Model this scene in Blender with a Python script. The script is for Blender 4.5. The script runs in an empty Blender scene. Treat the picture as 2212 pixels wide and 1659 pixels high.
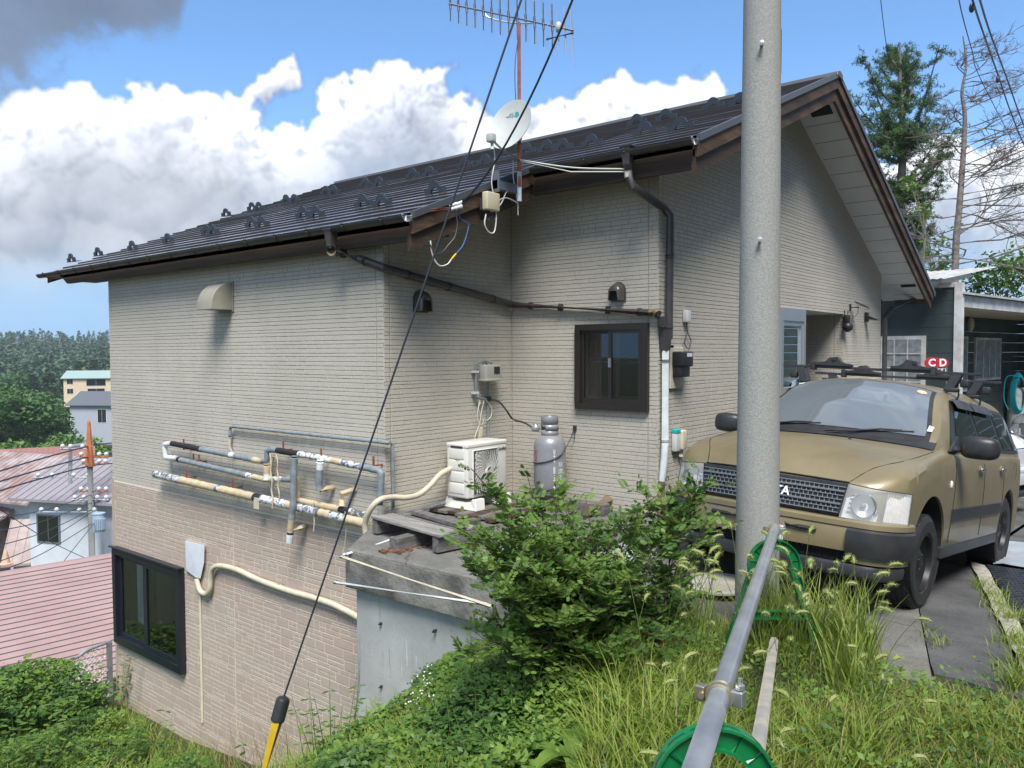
import bpy, bmesh, math, random
import numpy as np
from mathutils import Vector, Matrix
random.seed(7); rng=np.random.default_rng(7)
SC=bpy.context.scene
COL=SC.collection
rad=math.radians
# ---------------------------------------------------------------- camera
CF=Vector((-0.63519946,0.77133295,-0.03958681)); CR=Vector((0.77201767,0.63559234,-0.00333175)); CU=Vector((-0.02259118,0.03267804,0.99921058))
cam=bpy.data.objects.new('camera',bpy.data.cameras.new('camera')); COL.objects.link(cam)
cam.data.sensor_width=36; cam.data.lens=2990/3840*36; cam.data.clip_start=.05; cam.data.clip_end=3000
cam.matrix_world=Matrix(((CR.x,CU.x,-CF.x,0),(CR.y,CU.y,-CF.y,0),(CR.z,CU.z,-CF.z,0),(0,0,0,1)))
SC.camera=cam
SC.view_settings.view_transform='Standard'; SC.view_settings.look='None'; SC.view_settings.gamma=1; SC.view_settings.exposure=1.62
# ---------------------------------------------------------------- sun
SUN_EL,SUN_AZ=rad(57),rad(138)      # azimuth measured from +y towards +x
sd=Vector((math.sin(SUN_AZ)*math.cos(SUN_EL),math.cos(SUN_AZ)*math.cos(SUN_EL),math.sin(SUN_EL)))
sl=bpy.data.lights.new('sun','SUN'); sl.energy=1.9; sl.angle=rad(26); sl.color=(1,.972,.925)
so=bpy.data.objects.new('sun',sl); COL.objects.link(so); so.rotation_euler=(-sd).to_track_quat('-Z','Y').to_euler()
# ---------------------------------------------------------------- node helper
class NT:
    def __init__(s,nt): s.nt=nt; s.n=nt.nodes; s.l=nt.links
    def node(s,t,**kw):
        o=s.n.new(t)
        for k,v in kw.items():
            if k.startswith('_'): setattr(o,k[1:],v)
        return o
    def put(s,sock,v):
        if isinstance(v,bpy.types.NodeSocket): s.l.new(v,sock)
        elif v is not None: sock.default_value=v
    def m(s,op,a,b=None,c=None,clamp=False):
        o=s.n.new('ShaderNodeMath'); o.operation=op; o.use_clamp=clamp
        s.put(o.inputs[0],a); s.put(o.inputs[1],b); s.put(o.inputs[2],c); return o.outputs[0]
    def vm(s,op,a,b=None,c=None):
        o=s.n.new('ShaderNodeVectorMath'); o.operation=op
        s.put(o.inputs[0],a)
        if op=='SCALE': s.put(o.inputs['Scale'],b); return o.outputs[0]
        s.put(o.inputs[1],b); return o.outputs['Value'] if op in('DOT_PRODUCT','LENGTH') else o.outputs[0]
    def noise(s,vec,scale,detail=4,rough=.5,dist=0,w=None):
        o=s.n.new('ShaderNodeTexNoise'); s.put(o.inputs['Vector'],vec); o.inputs['Scale'].default_value=scale
        o.inputs['Detail'].default_value=detail; o.inputs['Roughness'].default_value=rough; o.inputs['Distortion'].default_value=dist
        return o.outputs['Fac']
    def ramp(s,f,stops,interp='LINEAR'):
        o=s.n.new('ShaderNodeValToRGB'); o.color_ramp.interpolation=interp; e=o.color_ramp.elements
        while len(e)<len(stops): e.new(1)
        for i,(p,c) in enumerate(stops):
            e[i].position=p; e[i].color=tuple(c)+(1,) if not isinstance(c,(int,float)) else (c,c,c,1)
        s.put(o.inputs[0],f); return o.outputs[0]
    def mix(s,f,a,b,mode='MIX'):
        o=s.n.new('ShaderNodeMix'); o.data_type='RGBA'; o.blend_type=mode
        s.put(o.inputs[0],f)
        for sock,v in((o.inputs[6],a),(o.inputs[7],b)):
            if isinstance(v,bpy.types.NodeSocket): s.l.new(v,sock)
            else: sock.default_value=tuple(v)+(1,) if len(v)==3 else v
        return o.outputs[2]
    def mapr(s,v,a,b,c=0,d=1,t='SMOOTHSTEP'):
        o=s.n.new('ShaderNodeMapRange'); o.interpolation_type=t
        s.put(o.inputs[0],v)
        for i,x in zip((1,2,3,4),(a,b,c,d)): s.put(o.inputs[i],x)
        return o.outputs[0]
def pix(x,y):
    v=CF+CR*((x-1106)/1722.2)-CU*((y-829.4)/1722.2); return v
def at(x,y,ax,val):
    r=pix(x,y); return r*(val/r[ax])
# ---------------------------------------------------------------- world
wd=bpy.data.worlds.new('World'); SC.world=wd; wd.use_nodes=True
T=NT(wd.node_tree); T.n.clear()
tc=T.node('ShaderNodeTexCoord').outputs['Generated']
sep=T.node('ShaderNodeSeparateXYZ'); T.l.new(tc,sep.inputs[0]); X,Y,Z=sep.outputs
az=T.m('ARCTAN2',X,Y); hl=T.m('SQRT',T.m('ADD',T.m('MULTIPLY',X,X),T.m('MULTIPLY',Y,Y))); te=T.m('DIVIDE',Z,T.m('MAXIMUM',hl,.001))
def azt(x,y):
    r=pix(x,y); return math.atan2(r.x,r.y), r.z/math.hypot(r.x,r.y)
# ---------------------------------------------------------------- cloud map (procedural, built with numpy): RGB = cloud colour, A = cover
def fbm2(h,w,beta,seed,lo=1.0):
    r=np.random.default_rng(seed); f=np.fft.rfft2(r.standard_normal((h,w)))
    ky=np.fft.fftfreq(h)[:,None]*h; kx=np.fft.rfftfreq(w)[None]*w; k=np.hypot(ky*w/h,kx); k[0,0]=1
    f*= k**(-beta/2)*(k>lo); o=np.fft.irfft2(f,(h,w)); return (o-o.mean())/o.std()
def cloud_map(W=4096,H=1024):
    hw=math.pi/2/H
    def azel(x,y):
        r=pix(x,y); return (math.atan2(r.x,r.y)+math.pi)/(2*math.pi)*W, math.atan2(r.z,math.hypot(r.x,r.y))/(math.pi/2)*H
    def curve(pts,default):
        q=np.array([azel(*p) for p in pts]); c=np.full(W,float(default)); x=np.arange(W)
        a,b=q[0,0],q[-1,0]; inside=(x>=a)&(x<=b); c[inside]=np.interp(x[inside],q[:,0],q[:,1])
        k=np.clip((a-x)/150,0,1); s=x<a; c[s]=(q[0,1]*(1-k)+default*k)[s]; k=np.clip((x-b)/150,0,1); s=x>b; c[s]=(q[-1,1]*(1-k)+default*k)[s]
        return c
    top=curve([(-60,250),(0,235),(60,225),(100,190),(135,172),(165,160),(190,185),(240,182),(262,190),(290,163),(340,163),(372,190),(420,215),(440,228),(462,200),(500,212),(530,240),(575,262),(612,268),(650,262),(690,245),(718,225),(740,180),(765,168),(800,160),(830,135),(870,130),(905,142),(940,132),(965,160),(975,200),(1000,235),(1030,262),(1080,245),(1110,225),(1160,215),(1195,228),(1215,245),(1250,222),(1270,190),(1310,182),(1335,160),(1390,152),(1420,148),(1470,160),(1500,158),(1530,165),(1550,190),(1580,225),(1640,270),(1700,330),(1850,370),(1950,360),(2000,300),(2040,268),(2080,290),(2120,330),(2170,310),(2212,330),(2300,330)],H*.27)
    r=np.random.default_rng(5); A=np.zeros((H,W)); L=np.zeros((H,W)); 
    yy,xx=np.mgrid[0:H,0:W]
    noi=fbm2(H,W,2.6,3,20); noi2=fbm2(H,W,2.2,4,60)
    lx,ly,lz=-.35,.80,.48
    def stamp(cx,cy,rad_,base,contrast=.34,hard=1.0):
        R=int(rad_*1.25)+2; x0,x1=int(cx)-R,int(cx)+R+1; y0,y1=max(int(cy)-R,0),min(int(cy)+R+1,H)
        if y1<=y0: return
        X=np.arange(x0,x1); Y=np.arange(y0,y1); Xw=X%W; ix=np.ix_(Y,Xw)
        dx=(X[None]-cx)/rad_; dy=(Y[:,None]-cy)/rad_
        d=np.hypot(dx,dy)+noi[ix]*.09+noi2[ix]*.05
        a=np.clip((1.0-d)/(.16/hard+1.0/rad_),0,1); a=a*a*(3-2*a)
        nz=np.sqrt(np.clip(1-dx*dx-dy*dy,0,1)); sh=base+contrast*(dx*lx+dy*ly+nz*lz-.30)+noi2[ix]*.018
        L[ix]=L[ix]*(1-a)+sh*a; A[ix]=A[ix]+(1-A[ix])*a
    # stamp from the top rim down: big bodies first, then ever smaller heads
    def zone(xa,xb,n,rlo,rhi,dlo,dhi,p=1.6,k=1.0):
        items=[]
        for _ in range(n):
            x=r.uniform(xa,xb); rr=rlo*(rhi/rlo)**(r.random()**p); t=top[int(x)%W]; dep=rr*.85+r.uniform(dlo,dhi)**1.0
            items.append((x,t-dep,rr,dep))
        items.sort(key=lambda q:q[3]-q[2]*.4)
        for x,y,rr,dep in items:
            if y<-10: continue
            base=.93-.0030*max(dep-rr,0)-.05*r.random(); base=max(base,.70)
            stamp(x,y,rr,base,contrast=.46 if dep<60 else .3)
    c0=int(azel(0,200)[0]); c1=int(azel(2212,200)[0]); xa,xb=c0-120,c1+150
    zone(xa,xb,420,14,40,0,120,1.2)
    zone(xa,xb,1500,5,18,0,90,1.3)
    zone(xa,xb,2600,2.2,8,0,60,1.2)
    # wisp drifting off the left cumulus
    for i in range(160):
        t=r.random(); px=500+t*140; py=212-t*42+r.normal()*9; x,y=azel(px,py); stamp(x,y,r.uniform(2.5,8),.93,.25,.6)
    for i in range(40):
        px=r.uniform(600,645); py=r.uniform(150,195); x,y=azel(px,py); stamp(x,y,r.uniform(3,7),.95,.25,.6)
    # rest of the horizon
    xs0=(xb)%W
    zone(xb,xa+W,900,10,45,0,150,1.3)
    el=yy/H*90.
    def blur(a,sg):
        ky=np.fft.fftfreq(H)[:,None]; kx=np.fft.rfftfreq(W)[None]; return np.fft.irfft2(np.fft.rfft2(a)*np.exp(-2*(np.pi*sg)**2*(kx*kx+ky*ky)),(H,W))
    # turbulent warp: breaks every round edge into wisps and curls
    w1=fbm2(H,W,3.3,21,25)*4.2+fbm2(H,W,2.6,22,120)*.9; w2=fbm2(H,W,3.3,23,25)*4.2+fbm2(H,W,2.6,24,120)*.9
    sx=(xx+w1).astype(int)%W; sy=np.clip((yy+w2).astype(int),0,H-1); A=A[sy,sx]; L=L[sy,sx]
    w_=np.clip(A,0.02,1); L1=blur(L*w_,.9)/np.maximum(blur(w_,.9),.02); L2=blur(L*w_,4.5)/np.maximum(blur(w_,4.5),.02); L3=blur(L*w_,16)/np.maximum(blur(w_,16),.02); A=blur(A,1.2)
    dp=np.clip((top[None]-yy)/45.,0,1)
    L=(.50-.28*dp)*L1+(.30-.02*dp)*L2+(.20+.30*dp)*L3
    L=.85+(L-.86)*1.45+.022*fbm2(H,W,2.8,31,14)+.028*fbm2(H,W,3.4,32,5); L=np.minimum(L,1.0)
    soft=np.clip((fbm2(H,W,3.2,9,3)*.5+.62),0,1)
    # inside, deep below the rim, the cumulus dissolves into bright grey layers
    depth=np.clip((top[None]-yy)/75.,0,1); A2=np.maximum(A,np.clip((top[None]-yy-12)/10.,0,1))*(1-.22*depth*(1-soft))
    lay=.87+.05*fbm2(H,W,3.4,11,6)+.008*noi
    L=L*(1-depth*.55)+lay*depth*.55
    L=L-.08*depth
    fade=np.clip((el-1.5+.8*fbm2(H,W,3.4,41,5))/7.0,0,1); fade=fade*fade*(3-2*fade); A2=A2*(.12+.88*fade)
    # thin veils in the blue
    # dark rain cloud upper left; unseen overhead part lightened to brighten walls and reflections
    low=curve([(-100,225),(0,218),(60,205),(120,200),(180,165),(240,150),(290,118),(345,85),(380,60),(392,20),(420,-120),(560,-330),(1000,-620),(1600,-650),(2212,-620)],H*.42)
    dk=(yy-low[None])/11.+noi*.35+fbm2(H,W,3.4,15,10)*.9; dk=np.clip(dk*.35+.35,0,1); dk=dk*dk*(3-2*dk)*.95
    xo=np.abs(((np.arange(W)-azel(150,0)[0]+W/2)%W)-W/2)[None]; away=np.clip((xo-500)/500,0,1); up=np.clip((yy-H*.45)/150,0,1); away=np.maximum(away,up); dk=dk*(1-.65*away*np.clip(.5+.8*fbm2(H,W,3.2,51,5),0,1)); dc=.455+.27*away+(.045+.10*away)*fbm2(H,W,3.6,17,4)+.006*noi
    col=np.stack([L*.985+.0,L*.992+.004,L*1.0+.02],-1); g=np.clip((.95-L)/.5,0,1)[...,None]; col=col*(1-g*np.array([.10,.05,-.02]))
    dcol=np.stack([dc*(.86+.10*away),dc*(.97+.01*away),dc*(1.14-.10*away)],-1)
    # sRGB-like values to linear
    col=np.clip(col,0,1.05)**2.2; dcol=np.clip(dcol,0,1)**2.2
    dk=dk[...,None]; out=np.zeros((H,W,4),np.float32); a=A2[...,None]
    al=dk+(1-dk)*a; out[...,:3]=(dcol*dk+col*a*(1-dk))/np.maximum(al,1e-4); out[...,3]=al[...,0]
    return out

cm=cloud_map(); ci=bpy.data.images.new('cloud map',4096,1024,alpha=True,float_buffer=True); ci.colorspace_settings.name='Non-Color'; ci.alpha_mode='CHANNEL_PACKED'; ci.pixels.foreach_set(cm.ravel()); ci.update(); ci.pack()
cu=T.m('ADD',T.m('DIVIDE',az,2*math.pi),.5); cv=T.m('MINIMUM',T.m('MAXIMUM',T.m('MULTIPLY',T.m('ARCSINE',Z),2/math.pi),.001),.999)
cx=T.node('ShaderNodeCombineXYZ'); T.l.new(cu,cx.inputs[0]); T.l.new(cv,cx.inputs[1])
ct=T.node('ShaderNodeTexImage'); ct.image=ci; T.l.new(cx.outputs[0],ct.inputs[0]); clc,dens=ct.outputs['Color'],ct.outputs['Alpha']
sky=T.node('ShaderNodeTexSky',_sky_type='NISHITA',_sun_disc=False,_sun_elevation=SUN_EL,_sun_rotation=SUN_AZ,_altitude=1100.)
sky.air_density=1.0; sky.dust_density=.6; sky.ozone_density=1.2
skyc=T.vm('MULTIPLY',sky.outputs[0],(.62,.80,.93))
hz=T.mapr(te,.0,.30,1,0)
haze_c=T.mix(T.m('MULTIPLY',hz,.93),skyc,(1.2,2.4,4.0,1))
c2=T.mix(dens,haze_c,T.vm('SCALE',clc,5.1))
bg=T.node('ShaderNodeBackground'); T.l.new(c2,bg.inputs[0]); bg.inputs[1].default_value=.085
wd.cycles.sampling_method='MANUAL'; wd.cycles.sample_map_resolution=512
wo=T.node('ShaderNodeOutputWorld'); T.l.new(bg.outputs[0],wo.inputs[0])
# ---------------------------------------------------------------- mesh builder
def frame_of(d):
    d=Vector(d).normalized(); u=d.orthogonal().normalized() if abs(d.z)>.99 else d.cross(Vector((0,0,1))).normalized(); return d,u,u.cross(d).normalized()
class MB:
    def __init__(s): s.v=[]; s.f=[]; s.mi=[]; s.uv=None
    def add(s,vs,fs,m=0):
        b=len(s.v); s.v+= [tuple(v) for v in vs]; s.f+=[tuple(i+b for i in f) for f in fs]; s.mi+=[m]*len(fs); return s
    def box(s,x0,x1,y0,y1,z0,z1,m=0,M=None):
        vs=[Vector((x,y,z)) for z in(z0,z1) for y in(y0,y1) for x in(x0,x1)]
        if M: vs=[M@v for v in vs]
        return s.add(vs,[(0,2,3,1),(4,5,7,6),(0,1,5,4),(2,6,7,3),(0,4,6,2),(1,3,7,5)],m)
    def rbox(s,x0,x1,y0,y1,z0,z1,r,m=0,M=None,seg=3):   # box with rounded vertical... all edges (superellipse-like shell)
        bm=bmesh.new(); bmesh.ops.create_cube(bm,size=1)
        for v in bm.verts: v.co=Vector(((x0+x1)/2+v.co.x*(x1-x0),(y0+y1)/2+v.co.y*(y1-y0),(z0+z1)/2+v.co.z*(z1-z0)))
        bmesh.ops.bevel(bm,geom=bm.edges[:],offset=r,segments=seg,profile=.5,affect='EDGES')
        vs=[(M@v.co if M else v.co.copy()) for v in bm.verts]; fs=[tuple(v.index for v in f.verts) for f in bm.faces]; bm.free(); return s.add(vs,fs,m)
    def tube(s,pts,r,n=8,m=0,caps=True,ms=None):
        pts=[Vector(p) for p in pts]; R=r if isinstance(r,(list,tuple)) else [r]*len(pts)
        vs=[];fs=[];mm=[]; pu=None
        for i,p in enumerate(pts):
            d=(pts[min(i+1,len(pts)-1)]-pts[max(i-1,0)]).normalized()
            if pu is None: _,u,w=frame_of(d)
            else:
                u=(pu-d*pu.dot(d)).normalized(); w=d.cross(u)
            pu=u
            for k in range(n):
                a=2*math.pi*k/n; vs.append(p+(u*math.cos(a)+w*math.sin(a))*R[i])
        for i in range(len(pts)-1):
            for k in range(n):
                fs.append((i*n+k,i*n+(k+1)%n,(i+1)*n+(k+1)%n,(i+1)*n+k)); mm.append(ms[i] if ms else m)
        if caps: fs+= [tuple(range(n-1,-1,-1)),tuple((len(pts)-1)*n+k for k in range(n))]; mm+=[mm[0],mm[-1]]
        b=len(s.v); s.v+=[tuple(v) for v in vs]; s.f+=[tuple(i+b for i in f) for f in fs]; s.mi+=mm; return s
    def lathe(s,prof,c=(0,0,0),ax=(0,0,1),n=24,m=0,ms=None,a0=0,a1=2*math.pi):   # prof: (radius, height)
        d,u,w=frame_of(ax); c=Vector(c); vs=[];fs=[];mm=[]; full=abs(a1-a0-2*math.pi)<1e-6; nn=n if full else n+1
        for r,h in prof:
            for k in range(nn):
                a=a0+(a1-a0)*k/n; vs.append(c+d*h+(u*math.cos(a)+w*math.sin(a))*r)
        for i in range(len(prof)-1):
            for k in range(n):
                k2=(k+1)%nn if full else k+1
                fs.append((i*nn+k,i*nn+k2,(i+1)*nn+k2,(i+1)*nn+k)); mm.append(ms[i] if ms else m)
        b=len(s.v); s.v+=[tuple(v) for v in vs]; s.f+=[tuple(i+b for i in f) for f in fs]; s.mi+=mm; return s
    def prism(s,poly,off,m=0):     # poly: 3-D points, off: extrusion vector
        n=len(poly); off=Vector(off); vs=[Vector(p) for p in poly]; vs+= [p+off for p in vs]
        return s.add(vs,[tuple(range(n-1,-1,-1)),tuple(range(n,2*n))]+[(i,(i+1)%n,n+(i+1)%n,n+i) for i in range(n)],m)
    def quad(s,a,b,c,d,m=0): return s.add([a,b,c,d],[(0,1,2,3)],m)
    def sphere(s,c,r,m=0,seg=12,rings=8,sc=(1,1,1),M=None):
        vs=[];fs=[];c=Vector(c)
        for i in range(rings+1):
            t=math.pi*i/rings
            for k in range(seg):
                a=2*math.pi*k/seg; q=Vector((math.sin(t)*math.cos(a)*sc[0],math.sin(t)*math.sin(a)*sc[1],math.cos(t)*sc[2]))*r
                if M: q=M@q
                vs.append(c+q)
        for i in range(rings):
            for k in range(seg): fs.append((i*seg+k,(i+1)*seg+k,(i+1)*seg+(k+1)%seg,i*seg+(k+1)%seg))
        return s.add(vs,fs,m)
    def build(s,name,mats,parent=None,smooth=False,bevel=0,fix=True,keep=False):
        me=bpy.data.meshes.new(name); v=np.array(s.v,dtype=float) if len(s.v) else np.zeros((0,3))
        org=Vector((0,0,0))
        if parent is None and not keep and len(v):
            lo=v.min(0);hi=v.max(0); org=Vector(((lo[0]+hi[0])/2,(lo[1]+hi[1])/2,lo[2])); v=v-np.array(org)
        me.from_pydata(v.tolist(),[],s.f)
        if not isinstance(mats,(list,tuple)): mats=[mats]
        for m in mats: me.materials.append(m)
        me.polygons.foreach_set('material_index',s.mi)
        if fix and len(s.f)<60000:
            bm=bmesh.new(); bm.from_mesh(me); bmesh.ops.remove_doubles(bm,verts=bm.verts,dist=1e-5); bmesh.ops.recalc_face_normals(bm,faces=bm.faces); bm.to_mesh(me); bm.free()
        if smooth:
            me.polygons.foreach_set('use_smooth',[True]*len(me.polygons))
            try: me.set_sharp_from_angle(angle=rad(35 if smooth is True else smooth))
            except Exception: pass
        me.update(); o=bpy.data.objects.new(name,me); COL.objects.link(o); o.location=org
        if bevel:
            b=o.modifiers.new('bevel','BEVEL'); b.width=bevel; b.segments=2; b.limit_method='ANGLE'; b.angle_limit=rad(40)
        if parent is not None:
            o.parent=parent
            if parent.get('world_parent'): o.matrix_parent_inverse=parent_world(parent).inverted()
        return o
def parent_world(p):
    M=Matrix.Translation(p.location)@p.rotation_euler.to_matrix().to_4x4()
    return (parent_world(p.parent)@p.matrix_parent_inverse@M) if p.parent else M
def tag(o,label=None,cat=None,group=None,kind=None):
    for k,v in(('label',label),('category',cat),('group',group),('kind',kind)):
        if v: o[k]=v
    return o
def empty(name,loc,label,cat,group=None,world=True,rot=(0,0,0)):
    o=bpy.data.objects.new(name,None); COL.objects.link(o); o.location=loc; o.rotation_euler=rot; o.empty_display_size=.2
    tag(o,label,cat,group)
    if world: o['world_parent']=1     # children are modelled in world coordinates
    return o
def dup(root,loc=None,rot=None,scale=None,label=None):
    r=root.copy(); COL.objects.link(r)
    if loc is not None: r.location=loc
    if rot is not None: r.rotation_euler=rot
    if scale is not None: r.scale=scale
    if label: r['label']=label
    for ch in list(root.children):
        c=ch.copy(); COL.objects.link(c); c.parent=r
        for g in list(ch.children):
            d=g.copy(); COL.objects.link(d); d.parent=c
    return r
# ---------------------------------------------------------------- materials
def mat(name,col,rough=.6,metal=0,col2=None,nscale=6,bump=0,bscale=40,spec=.5,coat=0,stretch=None,detail=4,trans=0,lo=.35,hi=.65,bdist=.01,sheen=0,trl=0):
    m=bpy.data.materials.new(name); m.use_nodes=True; t=NT(m.node_tree); b=t.n['Principled BSDF']
    b.inputs['Roughness'].default_value=rough; b.inputs['Metallic'].default_value=metal; b.inputs['Specular IOR Level'].default_value=spec
    b.inputs['Coat Weight'].default_value=coat; b.inputs['Transmission Weight'].default_value=trans
    vec=None
    if col2 is not None or bump:
        vec=t.node('ShaderNodeTexCoord').outputs['Object']
        if stretch: vec=t.vm('MULTIPLY',vec,stretch)
    if col2 is None: b.inputs['Base Color'].default_value=tuple(col)+(1,)
    else:
        f=t.mapr(t.noise(vec,nscale,detail,.6),lo,hi); t.l.new(t.mix(f,col,col2),b.inputs['Base Color'])
    if bump:
        bn=t.node('ShaderNodeBump'); bn.inputs['Strength'].default_value=bump; bn.inputs['Distance'].default_value=bdist
        t.l.new(t.noise(vec,bscale,5,.6),bn.inputs['Height']); t.l.new(bn.outputs[0],b.inputs['Normal'])
    if trl:
        tr=t.node('ShaderNodeBsdfTranslucent'); mx=t.node('ShaderNodeMixShader'); mx.inputs[0].default_value=trl
        if b.inputs['Base Color'].is_linked: t.l.new(b.inputs['Base Color'].links[0].from_socket,tr.inputs[0])
        else: tr.inputs[0].default_value=tuple(col)+(1,)
        t.l.new(b.outputs[0],mx.inputs[1]); t.l.new(tr.outputs[0],mx.inputs[2]); t.l.new(mx.outputs[0],t.n['Material Output'].inputs[0])
    m['t']=1; return m
def glass(name,tint=(.5,.55,.55),fac=.75,rough=.0):   # thin window pane: mirror-like skin over see-through
    m=bpy.data.materials.new(name); m.use_nodes=True; t=NT(m.node_tree); t.n.remove(t.n['Principled BSDF'])
    fr=t.node('ShaderNodeFresnel'); fr.inputs[0].default_value=1.6
    f=t.m('ADD',t.m('MULTIPLY',fr.outputs[0],1.25),.03,clamp=True)
    tr=t.node('ShaderNodeBsdfTransparent'); tr.inputs[0].default_value=tuple(tint)+(1,)
    gl=t.node('ShaderNodeBsdfGlossy'); gl.inputs['Roughness'].default_value=rough; gl.inputs[0].default_value=(.9,.95,.97,1)
    mx=t.node('ShaderNodeMixShader'); t.l.new(f,mx.inputs[0]); t.l.new(tr.outputs[0],mx.inputs[1]); t.l.new(gl.outputs[0],mx.inputs[2]); t.l.new(mx.outputs[0],t.n['Material Output'].inputs[0])
    return m
def siding(name,c1,c2,grout,stain=None):
    m=bpy.data.materials.new(name); m.use_nodes=True; t=NT(m.node_tree); b=t.n['Principled BSDF']
    vec=t.node('ShaderNodeTexCoord').outputs['Object']
    f=t.mapr(t.noise(vec,1.1,5,.6),.35,.68); f2=t.noise(vec,55,4,.65)
    c=t.mix(f,c1,c2); c=t.mix(t.mapr(f2,.35,.7,.0,.22),c,(c1[0]*.6,c1[1]*.6,c1[2]*.6))
    if stain: c=t.mix(t.mapr(t.noise(t.vm('MULTIPLY',vec,(3,3,.35)),1.6,5,.65),.52,.74,0,stain[0]),c,stain[1])
    t.l.new(c,b.inputs['Base Color']); b.inputs['Roughness'].default_value=.75; b.inputs['Specular IOR Level'].default_value=.3
    bn=t.node('ShaderNodeBump'); bn.inputs['Strength'].default_value=.6; bn.inputs['Distance'].default_value=.005
    h=t.m('ADD',t.noise(t.vm('MULTIPLY',vec,(1,1,1.7)),26,5,.6,1.2),t.m('MULTIPLY',t.noise(vec,90,3,.6),.35)); t.l.new(h,bn.inputs['Height']); t.l.new(bn.outputs[0],b.inputs['Normal'])
    return m
M={}
M['sid']=siding('beige siding',(.475,.442,.375),(.525,.488,.418),None,(.28,(.40,.365,.305)))
M['sidg']=mat('beige siding groove',(.30,.275,.235),.85)
M['pink']=siding('pink stone siding',(.455,.36,.295),(.45,.385,.31),None,(.3,(.38,.31,.25)))
M['pinkg']=mat('cream grout',(.68,.60,.50),.85)
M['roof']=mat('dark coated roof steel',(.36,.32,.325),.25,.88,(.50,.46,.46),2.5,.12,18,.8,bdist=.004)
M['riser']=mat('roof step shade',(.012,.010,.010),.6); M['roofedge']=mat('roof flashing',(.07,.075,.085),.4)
M['ridge']=mat('ridge flashing',(.09,.095,.10),.45,.1)
M['gutter']=mat('brown black gutter plastic',(.035,.033,.034),.42,0,(.05,.047,.046),4)
M['wood']=mat('weathered dark board',(.045,.026,.016),.75,0,(.13,.085,.055),2.2,.6,14,stretch=(.35,6,6),lo=.4,hi=.8)
M['woodr']=mat('rake board',(.05,.028,.017),.72,0,(.15,.09,.045),2.5,.6,14,stretch=(6,.5,3),lo=.4,hi=.8)
M['darkwood']=mat('eave board',(.030,.019,.013),.8,0,(.055,.034,.022),3,.4,14,stretch=(.35,6,6))
M['soffit']=mat('grey soffit board',(.50,.52,.52),.7,0,(.56,.57,.56),1.5)
M['seam']=mat('soffit seam',(.10,.10,.10),.8)
M['blk']=mat('black plastic',(.018,.018,.02),.45)
M['wframe']=mat('dark bronze frame',(.022,.018,.016),.32)
M['navy']=mat('dark blue black frame',(.012,.016,.024),.3)
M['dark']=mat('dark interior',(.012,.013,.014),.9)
M['alu']=mat('aluminium',(.42,.44,.46),.35,.6)
M['glass']=glass('window glass',(.45,.5,.5))
M['glassc']=glass('clear window glass',(.8,.84,.84)); M['pipe']=mat('dark drain pipe',(.045,.042,.045),.38,0,(.07,.062,.06),6)
M['pipebr']=mat('sun bleached brown pipe',(.14,.10,.06),.5,0,(.2,.15,.09),8)
M['white']=mat('white plastic',(.66,.68,.68),.4,0,(.55,.57,.56),5)
M['whitep']=mat('white pipe',(.72,.76,.78),.35,0,(.6,.64,.66),6)
M['cream']=mat('cream plastic',(.62,.56,.42),.5,0,(.52,.47,.36),8)
M['galv']=mat('galvanised steel',(.42,.44,.46),.38,.75,(.60,.61,.60),7,.25,60,lo=.3,hi=.7,bdist=.002)
M['galvold']=mat('stained steel tube',(.36,.35,.33),.55,.3,(.52,.47,.38),9,.3,60,bdist=.002)
M['rust']=mat('rust',(.20,.055,.03),.85,0,(.30,.10,.05),12,.3,60)
M['steel']=mat('grey painted steel',(.18,.20,.22),.5,.2)
M['conc']=mat('weathered concrete',(.30,.30,.285),.9,0,(.44,.45,.43),1.8,.5,35,lo=.35,hi=.7)
M['pole']=mat('pole concrete',(.27,.272,.255),.9,0,(.37,.37,.35),95,.8,120,lo=.3,hi=.75,bdist=.004)
M['hoodc']=mat('bronze vent',(.14,.13,.115),.3,.6)
M['hoodb']=mat('beige vent',(.33,.31,.25),.45,0,(.27,.25,.20),3)
M['green']=mat('green barrier plastic',(.0,.13,.035),.35,0,(.004,.17,.05),4,coat=.2)
M['yellow']=mat('yellow guard',(.85,.58,.02),.42,0,(.68,.43,.02),6)
M['cable']=mat('dark cable',(.03,.035,.05),.5)
M['wcable']=mat('white cable',(.62,.62,.56),.5)
M['bcable']=mat('blue cable',(.05,.12,.30),.5)
M['soil']=mat('soil',(.035,.028,.016),.95,0,(.07,.055,.03),5,.6,30)
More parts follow.
